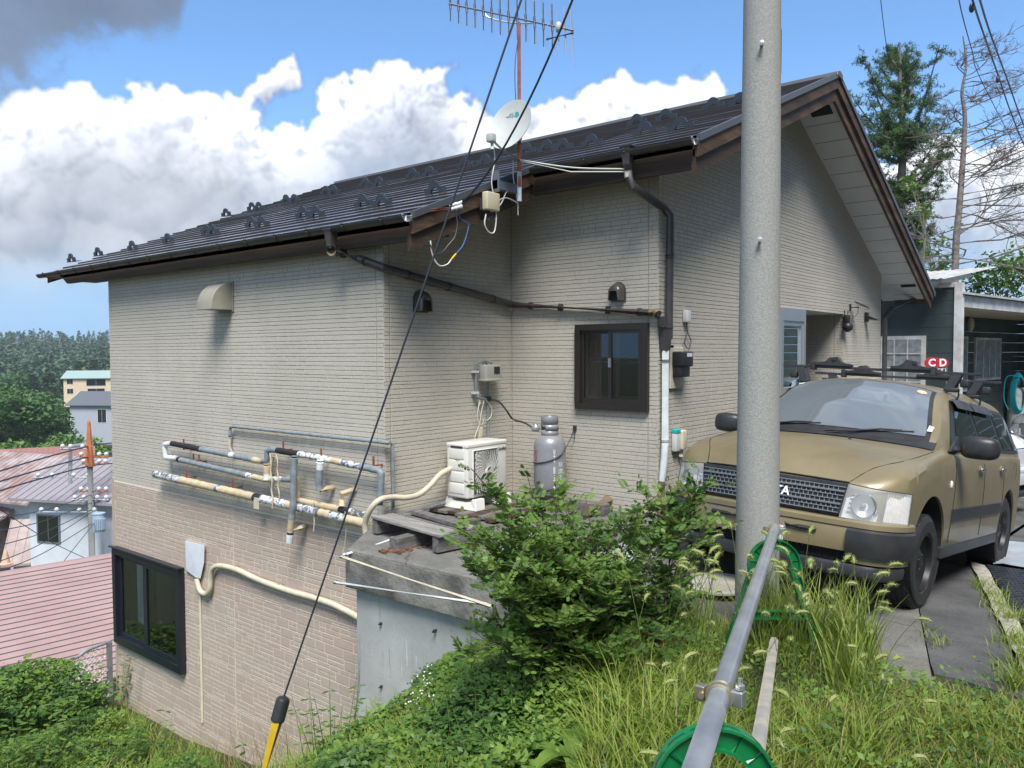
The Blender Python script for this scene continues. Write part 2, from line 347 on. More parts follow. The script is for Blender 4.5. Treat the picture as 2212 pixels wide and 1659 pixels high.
# ---------------------------------------------------------------- terrain
CP=np.array([(0,0,-1.66),(0,1.5,-1.65),(0,3,-1.62),(-1,4,-1.62),(1,2,-1.65),(3,4,-1.7),(-1.2,1.6,-1.66),(-2,2.2,-1.72),(-2.4,3.4,-1.68),(-3.3,3.7,-2.05),(-3.6,3.0,-2.35),(-4.1,3.5,-2.8),(-4.1,2.6,-2.8),(-4.9,3.9,-3.1),(-5.0,3.2,-3.2),
(-5.3,4.3,-3.5),(-5.9,4.4,-3.95),(-7,4.4,-4.45),(-7.6,4.7,-4.6),(-9.2,4.7,-4.75),(-11,4.7,-4.8),(-12.3,4.7,-5.1),(-10,2,-4.6),(-7,2.6,-4.15),(-5.5,1.4,-3.5),(-5,0,-3.5),(-3,1,-2.45),(-2.4,0,-2.2),(-2,-2,-2.2),(0,-3,-1.7),
(-8,0,-4.3),(-12,0,-5.0),(-12.6,2.5,-5.0),(4,0,-1.7),(4,8,-1.95),(-2,5.5,-1.75),(-4,5,-1.9),(-5,6,-2.0),(-2,7,-1.95),(-2,9,-2.2),(-2,12,-2.5),(-2,16,-2.9),(3,14,-2.8),(-5,10,-2.4),(-9,8,-4.0),(-13,8,-5.8),(-9,14,-4.5),(-15,3,-7.6),(-15,-3,-7.4),(-15,10,-7.8),(8,4,-1.8),(8,14,-2.9)])
def _rbf():
    X=CP[:,:2]; d=np.linalg.norm(X[:,None]-X[None],axis=2); A=d+np.eye(len(X))*.02; n=len(X)
    Pm=np.c_[np.ones(n),X]; K=np.block([[A,Pm],[Pm.T,np.zeros((3,3))]]); return np.linalg.solve(K,np.r_[CP[:,2],0,0,0])
RW=_rbf()
def near_z(x,y):
    x=np.asarray(x,float);y=np.asarray(y,float); d=np.hypot(x[...,None]-CP[:,0],y[...,None]-CP[:,1])
    return d@RW[:len(CP)]+RW[-3]+RW[-2]*x+RW[-1]*y
def far_z(x,y):
    r=np.hypot(x,y)
    z=np.interp(r,[0,12,20,40,60,100,150,250,300,500,900,1500],[-5,-5.5,-8.6,-13,-16,-17.5,-19,-26,-24,-12,9,14])
    e=np.clip((x+11)/6,0,1); e=e*e*(3-2*e)
    return z*(1-e)+(-3.2)*e
def gz(x,y):
    x=np.asarray(x,float);y=np.asarray(y,float)
    k=np.clip(np.maximum(np.maximum(-x-13.5,x-7),np.maximum(y-16,-y-3))/4,0,1); k=k*k*(3-2*k)
    n=near_z(np.clip(x,-17,10),np.clip(y,-5,18)); return n*(1-k)+far_z(x,y)*k
def grid_mesh(xs,ys,zf):
    X,Y=np.meshgrid(xs,ys); Zv=zf(X,Y); vs=np.c_[X.ravel(),Y.ravel(),Zv.ravel()]; nx,ny=len(xs),len(ys)
    i=np.arange(nx-1)[None]+nx*np.arange(ny-1)[:,None]; i=i.ravel(); return vs,np.c_[i,i+1,i+nx+1,i+nx]
def axis_steps(a,b,fine,lo,hi,g=1.12):
    v=list(np.arange(a,b+1e-6,fine)); s=fine
    while v[-1]<hi: s*=g; v.append(v[-1]+s)
    s=fine
    while v[0]>lo: s*=g; v.insert(0,v[0]-s)
    return np.array(v)
gm=bpy.data.materials.new('meadow ground'); gm.use_nodes=True; t=NT(gm.node_tree); vec=t.node('ShaderNodeTexCoord').outputs['Object']
c=t.mix(t.mapr(t.noise(vec,2.2,5,.6),.4,.65),(.045,.040,.018),(.055,.075,.020)); c=t.mix(t.mapr(t.noise(vec,14,5,.65),.55,.75),c,(.12,.105,.06))
b=t.n['Principled BSDF']; t.l.new(c,b.inputs['Base Color']); b.inputs['Roughness'].default_value=.95
bn=t.node('ShaderNodeBump'); bn.inputs['Strength'].default_value=.8; bn.inputs['Distance'].default_value=.03; t.l.new(t.noise(vec,30,5,.6),bn.inputs['Height']); t.l.new(bn.outputs[0],b.inputs['Normal'])
M['ground']=gm
vs,fs=grid_mesh(axis_steps(-14,8,.25,-1500,1200),axis_steps(-3,18,.25,-500,1800),gz)
g=MB(); g.v=[tuple(v) for v in vs]; g.f=[tuple(f) for f in fs]; g.mi=[0]*len(fs); tag(g.build('ground',M['ground'],smooth=True,keep=True,fix=False),kind='structure')
# ---------------------------------------------------------------- brick siding
def bricks(mb,org,u,n,u0,u1,z0,z1,courses,lens,holes=(),vl=(),gv=.0028,gh=.0040,th=.0045,ph=0,tall=False,top=None,seed=1):
    """individual split-face blocks: u = wall direction, n = outward normal; vl = vertical seams"""
    R=random.Random(seed); org=Vector(org);u=Vector(u);n=Vector(n); Zv=Vector((0,0,1)); cut=sorted([u0,u1]+[v for v in vl if u0<v<u1])
    def cell(a,b,c,d,hz,vz):
        # a..b along u, c..d in z; leaves grooves at the top and the right
        sp=[(a,b,c,d)]
        for (ha,hb,hc,hd) in holes:
            nx=[]
            for (a_,b_,c_,d_) in sp:
                if b_<=ha or a_>=hb or d_<=hc or c_>=hd: nx.append((a_,b_,c_,d_)); continue
                if a_<ha: nx.append((a_,ha,c_,d_))
                if b_>hb: nx.append((hb,b_,c_,d_))
                m0,m1=max(a_,ha),min(b_,hb)
                if c_<hc: nx.append((m0,m1,c_,hc))
                if d_>hd: nx.append((m0,m1,hd,d_))
            sp=nx
        for (a_,b_,c_,d_) in sp:
            if b_-a_<.004 or d_-c_<.004: continue
            if top and c_>top((a_+b_)/2): continue
            mb.add([org+u*a_+Zv*c_,org+u*b_+Zv*c_,org+u*b_+Zv*d_,org+u*a_+Zv*d_],[(0,1,2,3)],1)
            b2=b_-vz; d2=d_-hz
            if b2-a_<.006 or d2-c_<.006: continue
            e=.0025; f=th*R.uniform(.75,1.15); 
            q=[org+u*a_+Zv*c_,org+u*b2+Zv*c_,org+u*b2+Zv*d2,org+u*a_+Zv*d2]
            w=[org+u*(a_+e)+Zv*(c_+e)+n*f,org+u*(b2-e)+Zv*(c_+e)+n*f,org+u*(b2-e)+Zv*(d2-e)+n*f*.8,org+u*(a_+e)+Zv*(d2-e)+n*f*.8]
            mb.add(q+w,[(4,5,6,7),(0,1,5,4),(1,2,6,5),(2,3,7,6),(3,0,4,7)],0)
    z=z0-ph; i=0
    while z<z1:
        h=courses[i%len(courses)]; i+=1
        if z+h>z0:
            for s0,s1 in zip(cut[:-1],cut[1:]):
                x=s0-R.uniform(0,lens[1]) 
                while x<s1:
                    L=R.uniform(*lens) if R.random()>.15 else lens[0]*.7
                    a=max(x,s0); bb=min(x+L,s1); last=bb>=s1-1e-6
                    if bb-a>.003:
                        c0,d0=max(z,z0),min(z+h,z1); vz=.011 if (last and s1!=u1) else gv
                        if tall and R.random()<.62:
                            cm=c0+(d0-c0)*.5; 
                            if R.random()<.5: cell(a,bb,c0,cm,gh,vz); xm=a+(bb-a)*R.uniform(.4,.6); cell(a,xm,cm,d0,gh,gv); cell(xm,bb,cm,d0,gh,vz)
                            else: cell(a,bb,c0,cm,gh,vz); cell(a,bb,cm,d0,gh,vz)
                        else: cell(a,bb,c0,d0,gh,vz)
                    x+=L
        z+=h
CYC=[.051,.039,.030,.048,.040,.042,.048,.033,.048,.041,.035]; CYCP=[.101,.101,.0505,.101,.101]
X0,X1,X4=-11.02,-5.508,-3.712; Y1,Y3,Y4=4.86,6.672,14.155; ZT=-1.698; ZB=-5.6
house=empty('detached_house',(-7.5,9.5,-4.8),'two storey beige brick-sided house with dark stepped metal roof and pink-brown basement wall','house')
def b1(x,y,w=0): return at(x,y,1,Y1-w)
w1a,w1b=b1(250.5,1190,.0),b1(388,1436,.0)
WIN1=(-10.90,-9.16,-3.86,-2.62)
seam1=b1(503,1000).x
def wall(name,mats,*a,**k):
    mb=MB(); bricks(mb,*a,**k); o=mb.build(name,mats,house,fix=False); return o
S=[M['sid'],M['sidg']]; PK=[M['pink'],M['pinkg']]
RS=.407
def roofz(y): return 3.31-RS*(9.95-y) if y<=9.95 else 3.31-.443*(y-9.95)
wall('wall',S,(0,Y1,0),(1,0,0),(0,-1,0),X0,X1,ZT,1.08,CYC,(.07,.2),vl=(X0+.075,seam1,X1-.095),seed=2)
wall('basement_wall',PK,(0,Y1-.004,0),(1,0,0),(0,-1,0),X0,X1,ZB,ZT,CYCP,(.13,.32),holes=(WIN1,),vl=(X0+.06,seam1),gv=.008,gh=.0095,th=.006,tall=True,seed=3)
wall('wall',S,(X1,0,0),(0,1,0),(1,0,0),Y1,Y3,-1.75,1.95,CYC,(.07,.2),vl=(Y1+.075,),top=lambda u:roofz(u)-.12,seed=4)
WIN3=(-4.615,-3.815,-.56,.262)
wall('wall',S,(0,Y3,0),(1,0,0),(0,-1,0),X1,X4,-1.75,1.95,CYC,(.07,.2),holes=(WIN3,),vl=(X1+.02,X4-.10,),seed=5)
OP=(9.70,12.205,-3.0,.545)
wall('gable_wall',S,(X4,0,0),(0,1,0),(1,0,0),Y3,Y4,-2.9,3.3,CYC,(.07,.2),holes=(OP,),vl=(Y3+.08,9.25,12.29,Y4-.09),top=lambda u:roofz(u)-.13,seed=6)
# porch recess behind the gable wall
wall('porch_wall',S,(0,12.205,0),(1,0,0),(0,-1,0),X4-1.5,X4-.001,-3.0,.60,CYC,(.07,.2),vl=(X4-.13,),seed=8)
wall('porch_wall',S,(X4-1.5,0,0),(0,1,0),(1,0,0),9.7,12.205,-3.0,.60,CYC,(.07,.2),seed=9)
mb=MB(); mb.box(X4-1.5,X4-.01,9.7,12.2,.545,.60); mb.build('porch_ceiling',M['soffit'],house)
mb=MB(); mb.box(X4-1.5,X4-.01,9.64,9.70,-3.0,.60); mb.build('porch_side',M['sidg'],house)
# hidden walls
mb=MB(); mb.box(X0,X0+.1,Y1+.01,Y4,ZB,1.02); mb.box(X0+.1,X4-.02,Y4-.12,Y4-.01,ZB,1.3); mb.build('wall',M['sid'],house)
mb=MB(); mb.box(X1,X4,Y3+.6,Y3+.7,ZB,-1.7); mb.build('foundation',M['conc'],house)
# corner trim of the basement and the small footing plate
mb=MB(); mb.box(X0-.012,X0+.05,Y1-.016,Y1+.05,ZB,ZT+.02); mb.build('corner_trim',M['pink'],house)
# ---------------------------------------------------------------- roof
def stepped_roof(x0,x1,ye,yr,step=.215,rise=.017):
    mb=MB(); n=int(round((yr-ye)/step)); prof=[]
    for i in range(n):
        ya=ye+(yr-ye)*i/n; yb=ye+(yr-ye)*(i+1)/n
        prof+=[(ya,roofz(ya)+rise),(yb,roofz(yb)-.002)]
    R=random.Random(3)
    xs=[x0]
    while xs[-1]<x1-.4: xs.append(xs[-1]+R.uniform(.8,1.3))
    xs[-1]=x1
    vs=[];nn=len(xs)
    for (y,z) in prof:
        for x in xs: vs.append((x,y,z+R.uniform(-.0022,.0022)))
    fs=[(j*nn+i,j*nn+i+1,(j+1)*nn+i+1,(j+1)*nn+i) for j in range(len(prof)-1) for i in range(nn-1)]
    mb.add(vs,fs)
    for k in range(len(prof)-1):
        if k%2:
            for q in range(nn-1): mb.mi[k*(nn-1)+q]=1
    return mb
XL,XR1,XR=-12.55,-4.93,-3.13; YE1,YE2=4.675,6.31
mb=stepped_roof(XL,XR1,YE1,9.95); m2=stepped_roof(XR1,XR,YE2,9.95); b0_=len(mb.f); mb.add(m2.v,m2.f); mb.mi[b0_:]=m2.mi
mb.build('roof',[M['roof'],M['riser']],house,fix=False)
mb=MB(); mb.prism([(XL,9.95,3.31),(XL,15.1,1.03),(XL,15.1,.99),(XL,9.95,3.25)],(XR-XL,0,0)); mb.build('roof',M['roof'],house)
mb=MB()
for yy in np.arange(10.2,15.1,.205): mb.box(XL,XR,yy,yy+.01,roofz(yy)+.0,roofz(yy)+.014)
mb.build('ridge_cap',M['ridge'],house) if 0 else None
mb=MB(); mb.prism([(XL-.02,9.84,3.27),(XL-.02,9.86,3.318),(XL-.02,9.95,3.345),(XL-.02,10.04,3.318),(XL-.02,10.06,3.25),(XL-.02,9.95,3.27)],(XR-XL+.05,0,0)); mb.build('ridge_cap',M['ridge'],house,bevel=.004)
# underlay so that nothing shows through the steps
mb=MB(); mb.prism([(XL+.05,YE1+.03,roofz(YE1)-.03),(XL+.05,9.95,3.27),(XL+.05,9.95,3.20),(XL+.05,YE1+.03,roofz(YE1)-.09)],(XR1-XL-.1,0,0)); mb.prism([(XR1-.05,YE2+.03,roofz(YE2)-.03),(XR1-.05,9.95,3.27),(XR1-.05,9.95,3.20),(XR1-.05,YE2+.03,roofz(YE2)-.09)],(XR-XR1,0,0)); mb.build('roof_deck',M['darkwood'],house)
# rake flashing and rake boards (three layers) along a slope at plane x=xr
def rake(xr,ya,yb,first=True):
    za,zb=roofz(ya),roofz(yb)
    def strip(t0,t1,xa,xb,name,m):
        mb=MB(); mb.prism([(xa,ya,za-t0),(xa,yb,zb-t0),(xa,yb,zb-t1),(xa,ya,za-t1)],(xb-xa,0,0)); mb.build(name,m,house)
    strip(-.025,.035,xr-.02,xr+.022,'rake_flashing',M['roofedge'])
    strip(.035,.165,xr-.035,xr+.004,'rake_board',M['woodr'])
    strip(.160,.305,xr-.065,xr-.028,'rake_board',M['woodr'])
rake(XR1,YE1,YE2+.02); rake(XR,YE2,9.95); rake(XR,9.952,15.1)
# left rake
mb=MB(); mb.prism([(XL,YE1,roofz(YE1)-.0),(XL,9.95,3.31),(XL,9.95,3.10),(XL,YE1,roofz(YE1)-.14)],(.04,0,0)); mb.build('rake_board',M['darkwood'],house)
# eave boards
mb=MB(); mb.prism([(-11.95,YE1+.03,.985),(-12.2,YE1+.03,1.12),(XR1-.04,YE1+.03,1.12),(XR1-.04,YE1+.03,.945)],(0,.04,0)); mb.build('eave_board',M['darkwood'],house)
mb=MB(); mb.box(XR1-.02,XR-.07,YE2+.03,YE2+.07,1.57,1.80); mb.build('eave_board',M['darkwood'],house)
# soffits
mb=MB(); mb.box(-12.1,XR1-.04,YE1+.06,Y1+.3,1.03,1.05); mb.build('soffit',M['darkwood'],house)
mb=MB(); mb.box(X1,X4,YE2+.07,Y3+.25,1.66,1.68); mb.box(X4,XR-.07,YE2+.07,YE2+.12,1.64,1.66); mb.prism([(X1,YE1+.1,roofz(YE1+.1)-.2),(X1,Y3,roofz(Y3)-.2),(X1,Y3,roofz(Y3)-.18),(X1,YE1+.1,roofz(YE1+.1)-.18)],(XR1-.06-X1,0,0)); mb.build('soffit',M['darkwood'],house)
def sof(y): return roofz(y)-.185
def soffit_slope(ya,yb):
    mb=MB(); mb.prism([(X4-.2,ya,sof(ya)),(X4-.2,yb,sof(yb)),(X4-.2,yb,sof(yb)+.02),(X4-.2,ya,sof(ya)+.02)],(XR-.03-X4+.2,0,0)); o=mb.build('soffit',M['soffit'],house)
    mb=MB(); L=abs(yb-ya); k=int(L/.33)
    for i in range(1,k+1):
        y=(max(ya,yb)-.2-(i-1)*.335) if yb>9.96 else (ya+.15+i*.335)
        if y>max(ya,yb) or y<min(ya,yb): continue
        s=.443 if y>9.95 else -.407
        mb.prism([(X4+.02,y,sof(y)-.002),(X4+.02,y+.008,sof(y+.008)-.002),(X4+.02,y+.008,sof(y+.008)+.004),(X4+.02,y,sof(y)+.004)],(XR-.09-X4,0,0))
    mb.build('soffit_joint',M['seam'],house)
soffit_slope(YE2+.1,9.95); soffit_slope(9.951,15.02)
mb=MB(); yv=14.45; mb.prism([(X4+.19,yv,sof(yv)-.006),(X4+.46,yv,sof(yv)-.006),(X4+.46,yv+.16,sof(yv+.16)-.006),(X4+.19,yv+.16,sof(yv+.16)-.006)],(0,0,.004)); mb.build('soffit_vent',M['soffit'],house)
mb=MB(); mb.prism([(X4+.21,yv+.03,sof(yv+.03)-.009),(X4+.44,yv+.03,sof(yv+.03)-.009),(X4+.44,yv+.12,sof(yv+.12)-.009),(X4+.21,yv+.12,sof(yv+.12)-.009)],(0,0,.004)); mb.build('soffit_vent_slot',M['dark'],house)
mb=MB(); yv=10.15; mb.prism([(X4+.16,yv,sof(yv)-.008),(X4+.42,yv,sof(yv)-.008),(X4+.42,yv+.16,sof(yv+.16)-.008),(X4+.16,yv+.16,sof(yv+.16)-.008)],(0,0,.004)); mb.build('soffit_vent_slot',M['dark'],house)
# far eave closing piece and gutter
mb=MB(); mb.box(X4,XR-.03,15.0,15.06,.80,1.0); mb.build('eave_board',M['woodr'],house); mb=MB(); mb.tube([(XL,15.16,.98),(XR+.02,15.16,.98)],.055,10); mb.build('gutter',M['gutter'],house,smooth=True)
# gutters: half-round trough with hangers, one mesh each
def gutter(x0,x1,y,z,nh,r=.052):
    mb=MB(); n=10; ring=[]
    for x in(x0,x1):
        for rr in(r,r-.006):
            for k in range(n+1):
                a=math.pi+math.pi*k/n; ring.append((x,y+math.cos(a)*rr,z+math.sin(a)*rr))
    w=n+1
    fs=[(k,k+1,2*w+k+1,2*w+k) for k in range(n)]+[(w+k,w+k+1,3*w+k+1,3*w+k) for k in range(n)]+[(0,2*w,3*w,w),(n,n+w,n+3*w,n+2*w)]
    mb.add(ring,fs)
    for x in(x0,x1): mb.add([(x,y+math.cos(math.pi+math.pi*k/n)*r,z+math.sin(math.pi+math.pi*k/n)*r) for k in range(n+1)],[tuple(range(n+1))])
    for i in range(nh):
        x=x0+(x1-x0)*(i+.5)/nh
        mb.tube([(x,y+math.cos(math.pi*.97+math.pi*k/8)*(r+.004),z+math.sin(math.pi*.97+math.pi*k/8)*(r+.004)) for k in range(9)],.006,5)
        mb.sphere((x,y-r-.004,z+.004),.012,0,6,4)
    return mb.build('gutter',M['gutter'],house,smooth=True)
gutter(-12.62,XR1+.0,YE1-.075,roofz(YE1)-.02,15); gutter(XR1+.05,XR-.02,YE2-.065,roofz(YE2)-.025,4)
for (x,y,z) in((XR1+.005,YE1-.075,roofz(YE1)-.02),(XR-.015,YE2-.065,roofz(YE2)-.025)):
    mb=MB(); 
    for k in range(9):
        a=math.pi+math.pi*k/8; mb.tube([(x,y,z-.002),(x+.012,y+math.cos(a)*.055,z+math.sin(a)*.055)],[.004,.008],5)
    mb.add([(x,y+math.cos(math.pi+math.pi*k/8)*.052,z+math.sin(math.pi+math.pi*k/8)*.052) for k in range(9)],[tuple(range(9))]); mb.build('gutter_end_cap',M['alu'],house)
# snow guards on the roof: stepped wing shape, upright, facing the eave
def guard_mesh():
    pr=[(-.115,0),(-.115,.045),(-.065,.05),(-.045,.085),(-.012,.10),(.012,.10),(.045,.085),(.065,.05),(.115,.045),(.115,0),(.05,0),(.035,.035),(0,.05),(-.035,.035),(-.05,0)]
    mb=MB(); mb.add([(x,-.012,z) for x,z in pr]+[(x,.012,z) for x,z in pr],[(0,1,2,12,13,14) if 0 else (0,1,2,13,14),(2,3,4,12,13),(4,5,12),(5,6,7,11,12),(7,8,9,10,11)]+[tuple(i+15 for i in reversed(f)) for f in((0,1,2,13,14),(2,3,4,12,13),(4,5,12),(5,6,7,11,12),(7,8,9,10,11))]+[(i,(i+1)%15,15+(i+1)%15,15+i) for i in range(15)])
    mb.box(-.10,.10,-.03,.10,-.004,.003); mb.v=[(x*1.22,y,z*1.3) for x,y,z in mb.v]; return mb
gp=[]
GX=[(155,561),(213,548),(287,535),(364,520),(450,502),(457,502),(546,484),(566,484),(656,464),(684,464),(788,438),(826,438),(941,413),(1345-10,330-4)]
def on_roof(x,y):
    r=pix(x,y); tt=(3.31-RS*9.95)/(r.z-RS*r.y); return r*tt
GP=[(155,562),(213,549),(287,536),(364,521),(448,503),(461,503),(545,487),(567,487),(656,467),(684,467),(786,443),(826,443),(941,416),
(489,463),(545,450),(560,450),(619,434),(637,434),(705,416),(722,416),(790,399),(820,399),(892,380),(929,377),(1004,357),(1049,352),(1138,328),(1182,322),(1216,321),(1278,313),(1376,266),(1439,256),(1394,287),(1470,278),(1541,232),(1600,222)]
g0=None
for i,(x,y) in enumerate(GP):
    p=on_roof(x,y+3)
    if g0 is None: g0=guard_mesh().build('snow_guard',M['gsn'] if 'gsn' in M else mat('snow guard steel',(.035,.045,.06),.4),house,keep=True); o=g0
    else: o=g0.copy(); COL.objects.link(o)
    o.location=p; o.parent=house; o.matrix_parent_inverse=parent_world(house).inverted(); o.rotation_euler=(rad(10),0,0)
# ---------------------------------------------------------------- windows
def room(x0,x1,y0,y1,z0,z1,open_ax,name='interior',m='dark'):
    mb=MB(); vs=[(x,y,z) for z in(z0,z1) for y in(y0,y1) for x in(x0,x1)]
    F={'-z':(0,1,3,2),'+z':(4,5,7,6),'-y':(0,1,5,4),'+y':(2,3,7,6),'-x':(0,2,6,4),'+x':(1,3,7,5)}
    mb.add(vs,[f for k,f in F.items() if k!=open_ax]); return mb
M['floorw']=mat('timber floor',(.30,.20,.10),.5,0,(.40,.28,.15),8,stretch=(1,8,1))
M['woodin']=mat('inner wood frame',(.30,.16,.06),.5)
# basement window (W1)
x0,x1,z0,z1=WIN1; fy=Y1-.085
fr=MB(); fr.box(x0-.02,x1+.02,fy,Y1+.03,z1-.06,z1+.03); fr.box(x0-.02,x1+.02,fy,Y1+.03,z0-.03,z0+.07); fr.box(x0-.02,x0+.06,fy,Y1+.03,z0+.07,z1-.06); fr.box(x1-.055,x1+.02,fy,Y1+.03,z0+.07,z1-.06); fr.box(x0-.05,x1+.05,fy-.03,fy+.02,z1+.025,z1+.045)
w=fr.build('window',M['navy'],house,bevel=.004)
xm=(x0+x1)/2
sa=MB(); 
for a,b_,yy in((x0+.06,xm+.05,fy+.045),(xm-.05,x1-.055,fy+.015)):
    sa.box(a,a+.09,yy,yy+.03,z0+.07,z1-.06); sa.box(b_-.055,b_,yy,yy+.03,z0+.07,z1-.06); sa.box(a+.09,b_-.055,yy,yy+.03,z0+.07,z0+.13); sa.box(a+.09,b_-.055,yy,yy+.03,z1-.11,z1-.06)
sa.build('sash',M['navy'],w)
gl=MB(); gl.quad((x0+.14,fy+.06,z0+.12),(xm,fy+.06,z0+.12),(xm,fy+.06,z1-.1),(x0+.14,fy+.06,z1-.1)); gl.quad((xm+.03,fy+.03,z0+.12),(x1-.1,fy+.03,z0+.12),(x1-.1,fy+.03,z1-.1),(xm+.03,fy+.03,z1-.1)); gl.build('pane',M['glassc'],w)
room(x0,x1,Y1+.02,Y1+2.4,z0,z1,'-y').build('interior',mat('pale inner wall',(.75,.72,.66),.8),w)
mb=MB(); mb.box(x0+.75,x1-.1,Y1+1.2,Y1+1.6,z0+.03,z0+.75); mb.build('inner_cabinet',mat('pale cabinet',(.30,.32,.33),.6),w)
mb=MB(); mb.box(x0+.01,x1-.01,Y1+.03,Y1+2.3,z0+.005,z0+.03); mb.build('inner_floor',M['floorw'],w)
mb=MB(); mb.box(x0+.05,x0+.12,Y1+.03,Y1+.08,z0+.03,z1-.05); mb.box(xm-.04,xm+.04,Y1+.03,Y1+.06,z0+.03,z1-.05); mb.build('inner_frame',M['woodin'],w)
mb=MB(); nn=14
for i in range(nn): xx=x0+.30+i*.035; mb.quad((xx,Y1+.10+.02*(i%2),z0+.25),(xx+.035,Y1+.10+.02*((i+1)%2),z0+.25),(xx+.035,Y1+.10+.02*((i+1)%2),z1-.08),(xx,Y1+.10+.02*(i%2),z1-.08))
mb.build('curtain',M['white'],w)
# kitchen window (W3)
x0,x1,z0,z1=WIN3; fy=Y3-.055
fr=MB(); fr.box(x0-.015,x1+.015,fy,Y3+.03,z1-.045,z1+.012); fr.box(x0-.015,x1+.015,fy,Y3+.03,z0-.012,z0+.05); fr.box(x0-.015,x0+.045,fy,Y3+.03,z0+.05,z1-.045); fr.box(x1-.045,x1+.015,fy,Y3+.03,z0+.05,z1-.045)
w=fr.build('window',M['wframe'],house,bevel=.003)
xm=(x0+x1)/2; sa=MB()
for a,b_,yy in((x0+.045,xm+.02,fy+.03),(xm-.02,x1-.045,fy+.008)):
    sa.box(a,a+.035,yy,yy+.02,z0+.05,z1-.045); sa.box(b_-.04,b_,yy,yy+.02,z0+.05,z1-.045); sa.box(a+.035,b_-.04,yy,yy+.02,z0+.05,z0+.10); sa.box(a+.035,b_-.04,yy,yy+.02,z1-.08,z1-.045)
sa.build('sash',M['wframe'],w)
gl=MB(); gl.quad((x0+.07,fy+.042,z0+.09),(xm-.01,fy+.042,z0+.09),(xm-.01,fy+.042,z1-.07),(x0+.07,fy+.042,z1-.07)); gl.quad((xm+.01,fy+.02,z0+.09),(x1-.08,fy+.02,z0+.09),(x1-.08,fy+.02,z1-.07),(xm+.01,fy+.02,z1-.07)); gl.build('pane',M['glass'],w)
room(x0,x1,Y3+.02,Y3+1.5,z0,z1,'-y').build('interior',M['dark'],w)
mb=MB(); 
for a,b_ in((x0+.06,x0+.10),(xm+.035,xm+.075)): mb.box(a,b_,Y3+.0,Y3+.02,z0+.08,z1-.08)
mb.box(x0+.10,xm-.03,Y3+.0,Y3+.02,z0+.09,z0+.13); mb.box(xm+.075,x1-.08,Y3,Y3+.02,z0+.09,z0+.135); mb.build('inner_frame',M['woodin'],w)
mb=MB(); mb.tube([(x0+.1,Y3+.1,-.10),(x1-.06,Y3+.1,-.10)],.008,6); mb.build('curtain_rod',M['white'],w)
mb=MB(); mb.box(xm-.01,xm+.012,fy-.012,fy+.01,-.15,-.06); mb.build('window_latch',M['steel'],w)
# entrance: aluminium door set next to the porch
mb=MB(); ya,yb,zt=9.70,10.545,.545
mb.box(X4-.06,X4+.03,yb-.07,yb,-3.0,zt); mb.box(X4-.06,X4+.03,ya,yb-.07,zt-.16,zt); mb.box(X4-.06,X4+.03,ya,ya+.07,-3,zt-.16); mb.box(X4-.03,X4+.015,yb-.13,yb-.07,-3.0,zt-.16); mb.box(X4-.03,X4+.015,ya+.07,yb-.13,zt-.22,zt-.16); mb.box(X4-.03,X4+.015,ya+.07,yb-.13,-.55,-.45)
dr=mb.build('door',M['alu'],house,bevel=.003)
mb=MB(); mb.quad((X4-.01,ya+.07,-.45),(X4-.01,yb-.13,-.45),(X4-.01,yb-.13,zt-.22),(X4-.01,ya+.07,zt-.22)); mb.build('pane',M['glass'],dr)
mb=MB(); mb.box(X4-.02,X4-.012,ya+.07,yb-.13,-3,-.55); mb.build('door_panel',M['navy'],dr)
mb=MB(); mb.box(X4-.9,X4-.05,ya,yb-.08,-2.9,zt-.01); mb.build('door_lining',M['dark'],dr)
# ---------------------------------------------------------------- vents, drain pipes
def hood_vent(c,n,u,w,h,d,m):
    c=Vector(c);n=Vector(n);u=Vector(u);Zv=Vector((0,0,1)); mb=MB(); K=10; vs=[]
    for s in(-1,1):
        vs.append(c+u*s*w/2+Zv*(-h/2)); 
        for k in range(K+1):
            a=math.pi/2*k/K; vs.append(c+u*s*w/2+Zv*(-h/2+ h*math.cos(a)**.8 if a<1.57 else -h/2)+n*d*math.sin(a))
    m_=K+2; mb.add(vs,[tuple(range(m_)),tuple(range(2*m_-1,m_-1,-1))]+[(1+k,2+k,m_+2+k,m_+1+k) for k in range(K)]+[(0,m_,2*m_-1,m_-1)])
    mb.add([c+u*s*(w/2+.015)+Zv*zz+n*q for s in(-1,1) for zz in(-h/2-.02,h/2+.02) for q in(0.004,.012)],[(0,1,3,2),(4,6,7,5),(0,4,5,1),(2,3,7,6),(0,2,6,4),(1,5,7,3)])
    return mb.build('vent_hood',m,house,smooth=True,bevel=.004)
p=b1(493,643); hood_vent((p.x-.04,Y1-.007,p.z+.01),(0,-1,0),(1,0,0),.30,.30,.26,M['hoodb'])
